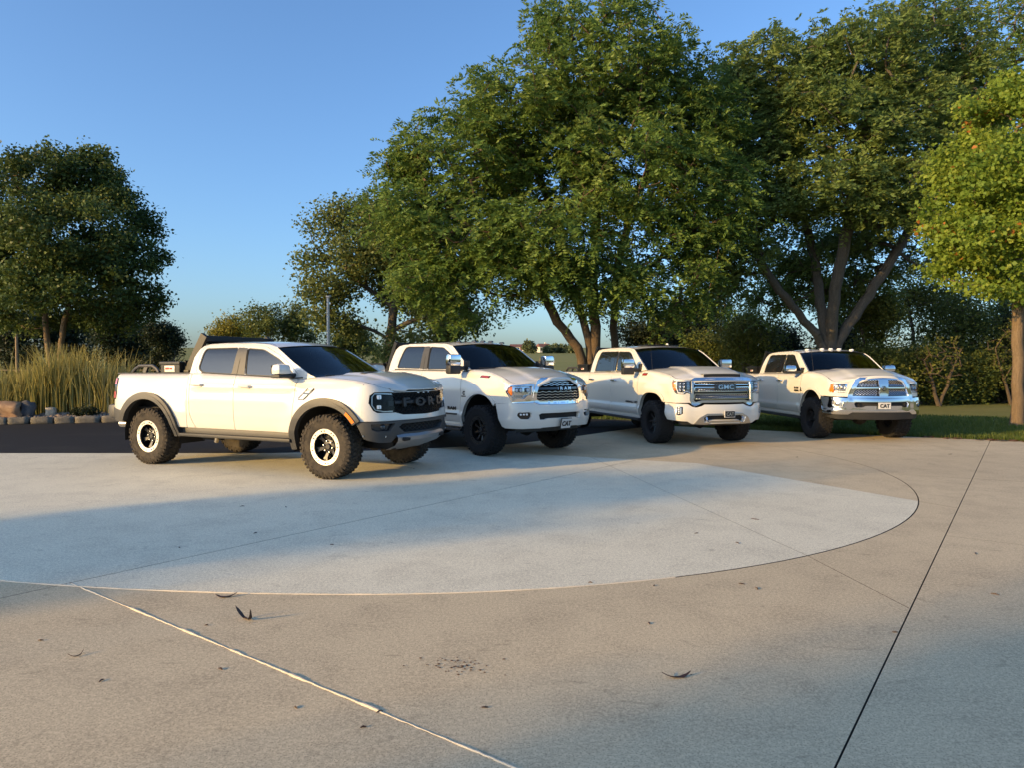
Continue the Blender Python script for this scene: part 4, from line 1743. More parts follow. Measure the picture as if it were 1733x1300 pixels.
    for x, z, w_ in ((0.955, 0.60, 1.0), (0.985, 0.565, 1.0), (0.975, 0.515, 0.98), (0.90, 0.445, 0.92), (0.72, 0.375, 0.86), (0.55, 0.345, 0.84)):
        rows.append([(x - 0.10 * abs(y / 0.58) ** 2.2, y * w_, z + 0.003 * math.cos(y * 16)) for y in ys])
    m.grid(rows)
    sk = m.build('skid_plate', 'skid_alloy', r)
    for sg in (-1, 1):
        m = MB()
        m.box((0.905, sg * 0.43, 0.535), (0.07, 0.15, 0.045), rot=(0, 0.25, 0), bev=0.01)
        m.build('tow_slot', 'chassis_black', r)
        m = MB()
        m.box((0.4, sg * 0.38, 0.42), (0.6, 0.08, 0.10), bev=0.02)
        m.tube([(0.0, sg * 0.36, 0.42), (0.0, sg * 0.72, 0.40)], 0.04, 8)
        m.tube([(0.25, sg * 0.35, 0.40), (0.02, sg * 0.70, 0.36)], 0.03, 6)
        m.build('control_arm', 'chassis_black', r)
        m = MB()
        m.tube([(-2.75, sg * 0.55, 0.43), (-2.35, sg * 0.55, 0.43)], 0.055, 10)
        m.build('shock_reservoir', 'dark_steel', r)
        m = MB()
        m.box((-2.42, sg * 0.60, 0.42), (0.06, 0.06, 0.16), rot=(0, 0.3, 0), bev=0.02)
        m.build('shackle_bracket', 'exhaust_steel', r)
    m = MB()
    m.tube([(-3.95, -0.78, 0.60), (-4.10, -0.80, 0.595), (-4.32, -0.80, 0.59)], [0.04, 0.055, 0.06], 14, cap=False)
    m.build('exhaust_tip', 'exhaust_steel', r)
    # lower rear quarter cladding
    t.spanel('rear_cladding', [(-4.31, 0.66), (-4.0, 0.63), (-3.98, 0.72), (-3.96, 0.80), (-4.31, 0.865)], 'grey_plastic', off=0.012, depth=0.04)
    # side vent on the wing
    vent = [(-0.465, 1.055), (-0.36, 1.055), (-0.195, 1.195), (-0.20, 1.217), (-0.30, 1.217), (-0.465, 1.085)]
    v = t.spanel('wing_vent', vent, 'gloss_black', off=0.008, depth=0.012, spacing=0.03)
    for q in (0, 1):
        a = 0.06 + q * 0.45
        lo = np.array([(-0.445, 1.068), (-0.37, 1.066)]) + np.array([0.135, 0.118]) * (q * 0.72)
        t.spanel('vent_insert', [tuple(lo[0]), tuple(lo[1]), tuple(lo[1] + (0.078, 0.064)), tuple(lo[0] + (0.078, 0.066))], 'skid_alloy', off=0.014, depth=0.008, spacing=0.03)
    t.mirror('std', -0.66, 1.09, 1.46, 'white_paint', (0.25, 0.19, 0.17))
    # bonnet vents
    P = t.hoodP
    for sg in (-1, 1):
        m = MB()
        j = 20 + sg * 9
        m.grid([[(P[i][j + k][0], P[i][j + k][1], P[i][j + k][2] + 0.006) for k in range(-3, 4)] for i in range(8, 12)])
        m.build('bonnet_vent', 'black_plastic', r)
    return t


# ------------------------------------------------------------------ 2: chrome grille with wave bars
def truck_wave():
    c = dict(
        pos=(0.181, 12.539), heading=-0.851, D=0.86, wb=3.72, hw=0.965, ty=0.855, xf=1.0, xr=-4.93, bow=0.11, rcx=0.30, rcy=0.36,
        sill=0.515, xF=-0.545, xB=-1.80, xR=-3.03, fender_end=0.585, fender_bot=0.905, door_lean=0.0, rear_door_bow=0.6,
        label='white pickup with wavy chrome grille bars, chrome tow mirrors and a white bumper',
        top=[(-5, 1.43), (-3.05, 1.432), (-2.98, 1.45), (-2.75, 1.472), (-1.7, 1.455), (-0.66, 1.445), (-0.4, 1.472), (-0.16, 1.470), (0.2, 1.43), (0.55, 1.34), (0.72, 1.265), (0.85, 1.225), (1.0, 1.215)],
        side_prof=[(0.3, 0.12), (0.5, 0.05), (0.58, 0.022), (0.66, 0.0), (0.72, 0.014), (0.95, 0.008), (1.12, 0.0), (1.2, 0.012), (1.34, 0.03), (1.5, 0.075)],
        front_prof=[(0.3, 0.10), (0.5, 0.03), (0.6, 0.0), (0.80, 0.0), (0.90, 0.02), (0.92, 0.03), (1.1, 0.03), (1.2, 0.045), (1.32, 0.06), (1.4, 0.11)],
        bulge=[(0.0, 0.43, 0.60, 0.22, 0.02), (-3.72, 0.43, 0.60, 0.3, 0.02)],
        archF=(0.0, 0.44, 0.505, 0.61, 2.15), archR=(-3.72, 0.44, 0.52, 0.58, 2.15),
        flare=dict(w=0.06, off=0.012, mat='white_paint', ends=((178, 42), (178, 2))), rocker_mat='white_paint',
        board=(0.40, 0.90, 0.14), handles=[(-2.75, 1.27), (-1.58, 1.265)], handle_mat='white_paint', belt_mat='black_plastic',
        gh=dict(A0=(-0.36, 1.472), A1=(-1.03, 1.90), R1=(-2.83, 1.94), R0=(-3.04, 1.44), zb=1.46, zt=1.955, w0=0.885, w1=0.77,
                apillar=[(-0.36, 1.472), (-0.42, 1.512), (-0.72, 1.71), (-0.93, 1.85), (-1.03, 1.90)], rail=[(-1.03, 1.90), (-1.25, 1.942), (-1.6, 1.96), (-2.3, 1.965), (-2.7, 1.955), (-2.83, 1.93)],
                cpillar=[(-2.83, 1.93), (-2.90, 1.86), (-2.99, 1.62), (-3.03, 1.44)],
                winR=[(-1.92, 1.482), (-2.74, 1.495), (-2.70, 1.64), (-2.58, 1.90), (-2.50, 1.92), (-1.895, 1.91)],
                winF=[(-1.69, 1.47), (-1.72, 1.905), (-1.28, 1.878), (-1.10, 1.80), (-0.90, 1.685), (-0.655, 1.475)],
                bpillar=[(-1.93, 1.484), (-1.90, 1.908), (-1.715, 1.905), (-1.685, 1.472)], bline=((-1.80, 1.47), (-1.80, 1.91)), bow0=0.26, bow1=0.17, crown=0.045, rbow=-0.03, bp_mat='grey_plastic'),
        hood=dict(s_front=0.50, x_front=0.955, start=0.02, crown=[(0, 0.03), (0.4, 0.045), (0.75, 0.075), (1, 0.115)], pw=2.8, dome=[(0.62, 0.14, 0.020, -0.2, 1.2)]),
        rack=dict(x=-3.30, y=0.74, top=2.02, topx=-3.02, topy=0.70, thick=1.0), toolbox=dict(x0=-3.36, x1=-3.95, z=1.56, y=0.82, mat='dark_steel', lw=0.16, lh=0.04, lx=0.02),
        mirror_marks=True,
        wheel=dict(D=0.86, tw=0.30, rr=0.235, rubber='tyre_rubber_dark', spokes=8, branches=(-0.14, 0.14), spoke_w=0.032, wheel_mat='wheel_black', lugs=8, face=0.72, lug_mat='dark_steel', ring='dark_steel', blocks=42))
    t = Truck(c)
    B, r = t.B, t.root
    se = B.sx(c['fender_end'])
    zt = lambda s_: float(B.zt(np.interp(s_, B.g, B.X))) - 0.004
    top = [(s_, zt(s_)) for s_ in np.linspace(se - 0.0006, 0.60, 8)]
    half = [(0, 0.905), (se - 0.0006, 0.905)] + top + [(0.50, 1.24), (0.42, 1.325), (0, 1.34)]
    gr = [(0, 1.318), (0.40, 1.312), (0.47, 1.26), (0.53, 1.12), (0.555, 1.0), (0.53, 0.94), (0.46, 0.915), (0, 0.907)]
    hl = [(0.585, 1.195), (0.98, 1.195), (1.045, 1.165), (1.055, 1.10), (0.98, 1.02), (0.93, 0.985), (0.74, 0.985), (0.68, 1.04), (0.60, 1.05)]
    hlL = [(-a, b) for a, b in hl]
    t.fpanel('front_fascia', sym(half), 'white_paint', holes=[sym(gr), hl, hlL], depth=0.05)
    trim = [(0.545, 1.222), (1.0, 1.212), (1.055, 1.18), (1.075, 1.10), (1.0, 0.995), (0.95, 0.915), (0.56, 0.915), (0.575, 1.05)]
    for q in (1, -1):
        t.fpanel('headlamp_trim', [(q * a, b) for a, b in trim], 'chrome', holes=[[(q * a, b) for a, b in hl]], off=0.008, depth=0.03)
    t.fpanel('grille_backing', sym(gr), 'chassis_black', off=-0.06, depth=0.01)
    # frame and wave bars
    inner = offset_convex(hull(sym(gr)), -0.035)
    t.fpanel('grille_frame', offset_convex(hull(sym(gr)), 0.028), 'chrome', holes=[inner], off=0.014, depth=0.05)
    for z in (0.955, 1.0, 1.045, 1.09, 1.205, 1.25, 1.288):
        lim = float(np.interp(z, [0.93, 1.0, 1.12, 1.27], [0.50, 0.53, 0.51, 0.43]))
        m = MB()
        m.tube([(a, z + 0.007 * math.cos(a * 2 * math.pi / 0.13), 0) for a in np.linspace(-lim, lim, 73)], 0.0095, 6)
        t.fmb(m, 'grille_bar', 'satin_chrome', off=-0.012)
    m = MB()
    m.tube([(a, 1.147, 0) for a in np.linspace(-0.5, 0.5, 13)], 0.035, 6)
    t.fmb(m, 'name_bar', 'gloss_black', off=-0.03)
    for k, ch in enumerate('RAM'):
        t.ftext('grille_letter', ch, 0.0 + 0.10 * k, 1.147, 0.070, 0.006, 'satin_chrome', 0.016, 1.0, 1.45, 0.002)
    m = MB()
    m.tube([(-0.075, 1.125, 0), (-0.075, 1.17, 0)], 0.005, 5)
    t.fmb(m, 'name_bar_tick', 'chrome', off=0.015)
    # headlamps
    for sg in (1, -1):
        q = [(sg * a, b) for a, b in hl]
        t.fpanel('headlamp_housing', q, 'lamp_reflector', off=-0.05, depth=0.01)
        t.fpanel('headlamp_lens', offset_convex(hull(q), -0.004), 'lamp_glass', off=-0.004, depth=0.004)
        t.fpanel('turn_signal', [(sg * a, b) for a, b in [(0.965, 1.185), (0.985, 1.19), (1.035, 1.16), (1.045, 1.10), (0.985, 1.035), (0.96, 1.05)]], 'amber_lens', off=-0.02, depth=0.02, spacing=0.03)
        lamp_cells(t, [(sg * s_, 1.125, 0.07, 0.075) for s_ in (0.88, 0.80, 0.66)], 'lamp_dark', -0.04, 'lamp_bezel')
        lamp_cells(t, [(sg * s_, 1.125, 0.045, 0.05) for s_ in (0.88, 0.80, 0.66)], 'lamp_white', -0.026, 'lamp_element')
        lamp_cells(t, [(sg * s_, 1.02, 0.032, 0.04) for s_ in np.linspace(0.76, 0.92, 5)], 'satin_chrome', -0.04, 'lamp_element')
    # bumper
    sa = B.sx(0.45)
    bump = [(0, 0.875), (0.47, 0.88), (0.56, 0.915), (sa, 0.90), (B.sx(0.49), 0.75), (B.sx(0.58), 0.53), (B.sx(0.64), 0.505), (0.78, 0.495), (0.45, 0.495), (0.40, 0.505), (0, 0.515)]
    inn = [(0, 0.742), (0.44, 0.742), (0.49, 0.72), (0.47, 0.635), (0.36, 0.635), (0.32, 0.655), (0, 0.655)]
    fog = smooth_poly([(0.63, 0.765), (0.86, 0.765), (0.88, 0.715), (0.82, 0.655), (0.66, 0.65), (0.62, 0.69)], 0.03)
    t.fpanel('front_bumper', sym(bump), 'white_paint', holes=[sym(inn), fog, [(-a, b) for a, b in fog]], off=0.02, depth=0.07)
    t.fpanel('bumper_opening', sym(inn), 'chassis_black', off=-0.05, depth=0.01)
    for sg in (1, -1):
        t.fpanel('fog_pocket', [(sg * a, b) for a, b in fog], 'gloss_black', off=-0.03, depth=0.01)
        lamp_cells(t, [(sg * s_, 0.73, 0.035, 0.028) for s_ in (0.70, 0.755, 0.81)], 'lamp_white', -0.02, 'fog_lamp')
    m = MB()
    for a in (0.5,):
        m.tube([(q, 0.47, 0) for q in np.linspace(-0.9, 0.9, 15)], 0.045, 6)
    t.fmb(m, 'lower_valance', 'black_plastic', off=-0.12)
    t.plate('CAT', 0.03, 0.56, 0.21, 0.155, 0.075, 'plate_grey', 'badge_black', back='black_plastic')
    # hood side badge, door badges
    t.spanel('bonnet_badge', smooth_poly([(-0.03, 1.335), (0.21, 1.325), (0.25, 1.365), (0.01, 1.375)], 0.012), 'gloss_black', off=0.006, depth=0.01, spacing=0.04)
    t.spanel('badge_insert', [(0.015, 1.343), (0.20, 1.335), (0.215, 1.357), (0.03, 1.365)], 'badge_red', off=0.010, depth=0.008, spacing=0.04)
    t.stext('door_badge', 'RAM', -0.80, 0.775, 0.075, 0.003, 'badge_black', 0.006, 1.0, 1.7, 0.004)
    m = MB()
    m.box((-0.80, float(B.side(-0.8, 0.675)[0][1]) - 0.006, 0.675), (0.34, 0.01, 0.028), bev=0.006)
    m.build('door_trim', 'badge_black', r)
    t.stext('wing_badge', 'C', -0.44, 1.05, 0.085, 0.003, 'badge_black', 0.004, 1.0, 1.0, 0.006)
    m = MB()
    m.box((-0.44, float(B.side(-0.44, 0.995)[0][1]) - 0.003, 0.995), (0.13, 0.006, 0.018))
    m.build('wing_badge_bar', 'badge_black', r)
    t.mirror('tow', -0.52, 1.13, 1.56, 'chrome', (0.24, 0.34, 0.15))
    cab_lamps(t, 'amber')
    return t


def cab_lamps(t, kind):
    g = t.c['gh']
    P0 = g['rail'][1]
    for y in (-0.52, -0.20, 0.0, 0.20, 0.52):
        u = y / 0.76
        z = P0[1] + g['crown'] * (1 - abs(u) ** 2.4) + 0.004
        x = P0[0] + g['bow1'] * 0.8 * (1 - abs(u) ** 2.2) + 0.0
        m = MB()
        m.box((x, y, z + 0.012), (0.13, 0.06, 0.034), bev=0.014, taper=(0.7, 0.8))
        m.build('cab_lamp', 'lamp_dark' if kind == 'amber' else 'lamp_white', t.root)


# ------------------------------------------------------------------ 3: three-band chrome grille, bonnet scoop
def truck_scoop():
    c = dict(
        pos=(3.676, 14.147), heading=-1.272, D=0.85, wb=3.95, hw=0.965, ty=0.85, xf=1.04, xr=-5.15, bow=0.10, rcx=0.26, rcy=0.34,
        sill=0.515, xF=-0.63, xB=-1.93, xR=-3.20, fender_end=0.62, fender_bot=0.835, door_lean=0.0, rear_door_bow=0.5,
        label='white pickup with a bonnet scoop and a three-band chrome mesh grille',
        top=[(-5.2, 1.405), (-3.24, 1.405), (-3.18, 1.40), (-2.9, 1.40), (-1.9, 1.41), (-0.74, 1.425), (-0.5, 1.462), (-0.3, 1.458), (0.2, 1.42), (0.6, 1.36), (0.74, 1.31), (0.85, 1.29), (1.05, 1.285)],
        side_prof=[(0.3, 0.11), (0.5, 0.045), (0.6, 0.0), (0.66, 0.0), (0.72, 0.022), (0.95, 0.010), (1.08, 0.0), (1.2, 0.006), (1.32, 0.03), (1.46, 0.075)],
        front_prof=[(0.3, 0.10), (0.45, 0.02), (0.55, 0.0), (0.75, 0.0), (0.80, 0.02), (0.9, 0.02), (1.1, 0.026), (1.26, 0.045), (1.36, 0.10)],
        bulge=[(0.0, 0.43, 0.60, 0.20, 0.025), (-3.95, 0.43, 0.60, 0.3, 0.02)],
        archF=(0.0, 0.43, 0.53, 0.575, 2.7), archR=(-3.95, 0.43, 0.54, 0.56, 2.7),
        flare=dict(w=0.06, off=0.014, mat='white_paint', ends=((178, 40), (178, 2))), rocker_mat='white_paint',
        board=(0.43, 0.90, 0.15), handles=[(-2.95, 1.225), (-1.75, 1.225)], handle_mat='chrome', belt_mat='chrome',
        gh=dict(A0=(-0.37, 1.46), A1=(-1.14, 1.90), R1=(-2.98, 1.92), R0=(-3.20, 1.40), zb=1.42, zt=1.935, w0=0.89, w1=0.78,
                apillar=[(-0.37, 1.46), (-0.43, 1.49), (-0.80, 1.715), (-1.02, 1.845), (-1.14, 1.895)], rail=[(-1.14, 1.895), (-1.4, 1.93), (-1.8, 1.948), (-2.4, 1.95), (-2.85, 1.935), (-2.98, 1.91)],
                cpillar=[(-2.98, 1.91), (-3.05, 1.83), (-3.14, 1.6), (-3.19, 1.40)],
                winR=[(-2.03, 1.425), (-2.97, 1.418), (-2.90, 1.66), (-2.80, 1.86), (-2.74, 1.88), (-2.03, 1.868)],
                winF=[(-1.86, 1.43), (-1.86, 1.864), (-1.36, 1.85), (-1.22, 1.82), (-1.0, 1.66), (-0.74, 1.44)],
                bpillar=[(-2.035, 1.43), (-2.035, 1.866), (-1.855, 1.864), (-1.855, 1.43)], bline=((-1.945, 1.42), (-1.945, 1.87)), bow0=0.24, bow1=0.17, crown=0.045, rbow=-0.03, bp_mat='gloss_black', side_glass='privacy_glass'),
        hood=dict(s_front=0.66, x_front=0.985, start=0.02, crown=[(0, 0.05), (0.4, 0.085), (0.8, 0.06), (1, 0.02)], pw=3.0, dome=[(0.62, 0.08, 0.03, -0.2, 0.93)]),
        rack=dict(x=-3.48, y=0.74, top=1.99, topx=-3.16, topy=0.70, thick=1.0), toolbox=dict(x0=-3.55, x1=-4.15, z=1.55, y=0.82, mat='dark_steel', lw=0.17, lh=0.04),
        bed_bar=(-4.2, -5.0, 0.10), arm_mat='black_plastic',
        wheel=dict(D=0.85, tw=0.31, rr=0.225, rubber='tyre_rubber_dark', spokes=8, branches=(0.0,), spoke_w=0.042, wheel_mat='wheel_black', lugs=8, face=0.5, lug_mat='satin_chrome', blocks=42))
    t = Truck(c)
    B, r = t.B, t.root
    se = B.sx(c['fender_end'])
    zt = lambda s_: float(B.zt(np.interp(s_, B.g, B.X))) - 0.004
    top = [(s_, zt(s_)) for s_ in np.linspace(se - 0.0006, 0.70, 8)]
    half = [(0, 0.835), (0.55, 0.835), (0.62, 0.80), (0.70, 0.835), (se - 0.0006, 0.835)] + top + [(0.64, 1.285), (0, 1.30)]
    gr = [(0, 1.265), (0.62, 1.265), (0.635, 1.20), (0.635, 0.86), (0.60, 0.83), (0.52, 0.852), (0.47, 0.87), (0, 0.875)]
    hl = [(0.655, 1.272), (1.05, 1.275), (1.075, 1.22), (1.06, 1.14), (1.0, 1.03), (0.965, 1.0), (0.80, 0.99), (0.75, 1.02), (0.665, 0.99)]
    t.fpanel('front_fascia', sym(half), 'white_paint', holes=[sym(gr), hl, [(-a, b) for a, b in hl]], depth=0.05)
    t.fpanel('grille_backing', sym(gr), 'chassis_black', off=-0.07, depth=0.01)
    # chrome bar at the bonnet edge
    lip = [(0, 1.325), (0.45, 1.322), (0.60, 1.315), (0.66, 1.285), (0.655, 1.258), (0, 1.268)]
    t.fpanel('bonnet_lip', sym(lip), 'chrome', off=0.03, depth=0.05)
    # surround
    sur = [(0, 0.838), (0.45, 0.838), (0.53, 0.80), (0.60, 0.775), (0.66, 0.80), (0.70, 0.88), (0.70, 0.99), (0.655, 1.02), (0.655, 1.26), (0.622, 1.262), (0.622, 0.885), (0.585, 0.85), (0.53, 0.865), (0.46, 0.882), (0, 0.884)]
    t.fpanel('grille_surround', sym(sur), 'satin_chrome', off=0.012, depth=0.05)
    for (z0, z1) in ((1.168, 1.256), (1.035, 1.13), (0.895, 1.005)):
        fr = smooth_poly([(-0.61, z0), (0.61, z0), (0.61, z1), (-0.61, z1)], 0.03)
        fi = smooth_poly([(-0.593, z0 + 0.014), (0.593, z0 + 0.014), (0.593, z1 - 0.014), (-0.593, z1 - 0.014)], 0.02)
        b = t.fpanel('grille_band', fr, 'chrome', holes=[fi], off=-0.004, depth=0.03)
        m = MB()
        lattice(m, fi, 0.030, 0.0048, 0.0, 0.62)
        t.fmb(m, 'grille_mesh', 'chrome', off=-0.02, parent=b)
    # name plate
    npl = smooth_poly([(-0.215, 1.075), (0.245, 1.075), (0.245, 1.185), (-0.215, 1.185)], 0.012)
    t.fpanel('name_plate', [(-a, b) for a, b in npl], 'gloss_black', off=0.018, depth=0.03)
    t.ftext('grille_letter', 'GMC', 0.015, 1.130, 0.115, 0.006, 'satin_chrome', 0.024, 1.05, 1.3, 0.0015)
    # bonnet scoop
    P = t.hoodP
    m = MB()
    j0, j1 = 10, 30
    i0 = 28
    xs = [P[i0][j] for j in range(j0, j1 + 1)]
    m.grid([[(x - 0.10, y, z + 0.004) for x, y, z in xs], [(x + 0.02, y, z + 0.034) for x, y, z in xs], [(x + 0.045, y, z + 0.030) for x, y, z in xs], [(x + 0.045, y, z + 0.010) for x, y, z in xs]])
    m.build('bonnet_scoop', 'white_paint', r)
    m = MB()
    m.grid([[(x + 0.047, y * 0.97, z + 0.026) for x, y, z in xs], [(x + 0.050, y * 0.97, z - 0.03) for x, y, z in xs]])
    m.build('scoop_opening', 'chassis_black', r)
    # headlamps
    for sg in (1, -1):
        q = [(sg * a, b) for a, b in hl]
        t.fpanel('headlamp_housing', q, 'lamp_dark', off=-0.05, depth=0.01)
        t.fpanel('headlamp_lens', offset_convex(hull(q), -0.003), 'lamp_glass', off=-0.004, depth=0.004)
        t.fpanel('turn_signal', [(sg * a, b) for a, b in [(0.985, 1.225), (1.055, 1.225), (1.06, 1.15), (1.0, 1.05), (0.985, 1.08)]], 'amber_lens', off=-0.018, depth=0.02, spacing=0.03)
        C = [(0.97, 1.255), (0.965, 1.10), (0.93, 1.02), (0.82, 1.01), (0.77, 1.05), (0.68, 1.02)]
        m = MB()
        m.tube([(-sg * a, b, 0) for a, b in C], 0.014, 6)
        m.tube([(-sg * a, b, 0) for a, b in [(1.03, 1.262), (0.90, 1.258), (0.68, 1.255)]], 0.012, 6)
        t.fmb(m, 'daylight_strip', 'lamp_white', off=-0.022)
        for s_ in (0.90, 0.82):
            for z in (1.20, 1.135, 1.07):
                m = MB()
                m.lathe([(0.032, 0.0), (0.028, 0.014), (0.012, 0.004), (0.0, 0.014)], 14, axis='z', c=(-sg * s_, z, 0))
                t.fmb(m, 'lamp_projector', 'lamp_reflector', off=-0.04)
        lamp_cells(t, [(sg * 0.72, z, 0.06, 0.02) for z in np.linspace(1.07, 1.22, 6)], 'satin_chrome', -0.035, 'lamp_element')
    # bumper
    sa = B.sx(0.54)
    bump = [(0, 0.80), (0.42, 0.805), (0.48, 0.775), (0.585, 0.75), (0.66, 0.765), (0.74, 0.815), (sa, 0.83), (B.sx(0.55), 0.70), (B.sx(0.60), 0.515), (0.75, 0.49), (0.66, 0.44), (0.50, 0.435), (0, 0.445)]
    inn = [(0, 0.60), (0.36, 0.60), (0.44, 0.56), (0.42, 0.475), (0.34, 0.475), (0.30, 0.505), (0, 0.505)]
    fog = smooth_poly([(0.83, 0.765), (0.945, 0.765), (0.945, 0.61), (0.90, 0.60), (0.83, 0.63)], 0.012)
    t.fpanel('front_bumper', sym(bump), 'white_paint', holes=[sym(inn), fog, [(-a, b) for a, b in fog]], off=0.02, depth=0.07)
    fr = [(0, 0.635), (0.38, 0.635), (0.52, 0.56), (0.62, 0.44), (0.48, 0.432), (0.36, 0.432), (0.31, 0.465), (0, 0.468)]
    t.fpanel('lower_trim', sym(fr), 'satin_chrome', holes=[sym([(0, 0.605), (0.365, 0.605), (0.45, 0.56), (0.43, 0.47), (0.35, 0.468), (0.30, 0.50), (0, 0.50)])], off=0.03, depth=0.04)
    t.fpanel('bumper_opening', sym(inn), 'chassis_black', off=-0.05, depth=0.01)
    for sg in (1, -1):
        t.fpanel('fog_pocket', [(sg * a, b) for a, b in fog], 'gloss_black', off=0.0, depth=0.01)
        lamp_cells(t, [(sg * 0.905, z, 0.025, 0.022) for z in np.linspace(0.645, 0.745, 4)], 'lamp_white', 0.006, 'fog_lamp')
        lamp_cells(t, [(sg * 0.868, 0.69, 0.018, 0.12)], 'satin_chrome', 0.006, 'fog_trim')
        m = MB()
        m.tube([(-sg * 0.385, 0.49, 0.0), (-sg * 0.385, 0.52, 0.03), (-sg * 0.385, 0.565, 0.0)], 0.018, 8)
        t.fmb(m, 'tow_hook', 'chrome', off=0.0)
    m = MB()
    m.tube([(q, 0.45, 0) for q in np.linspace(-0.95, 0.95, 15)], 0.05, 6)
    t.fmb(m, 'lower_valance', 'black_plastic', off=-0.12)
    t.plate('CAT', 0.06, 0.625, 0.20, 0.105, 0.05, 'badge_black', 'satin_chrome', back='plate_grey')
    m = MB()
    t.stext('door_badge', 'DENALI HD', -0.92, 0.775, 0.06, 0.003, 'badge_black', 0.004, 1.1, 1.6, 0.002)
    t.spanel('wing_badge', smooth_poly([(-0.50, 1.345), (-0.30, 1.345), (-0.26, 1.395), (-0.46, 1.395)], 0.01), 'chrome', off=0.006, depth=0.01, spacing=0.04)
    t.spanel('badge_insert', [(-0.47, 1.355), (-0.32, 1.355), (-0.29, 1.385), (-0.44, 1.385)], 'badge_red', off=0.010, depth=0.008, spacing=0.04)
    t.mirror('tow', -0.70, 1.15, 1.52, 'chrome', (0.25, 0.32, 0.15))
    m = MB()
    m.tube([(-0.30, -0.80, 1.46), (-0.40, -0.80, 2.06)], [0.004, 0.002], 5)
    m.build('aerial', 'black_plastic', r)
    m = MB()
    m.box((-1.75, 0.35, 2.02), (0.16, 0.05, 0.07), bev=0.02, taper=(0.3, 0.5))
    m.build('roof_fin', 'white_paint', r)
    m = MB()
    m.box((-1.55, 0.0, 1.995), (0.5, 0.75, 0.012), bev=0.004)
    m.build('sunroof', 'gloss_black', r)
    return t


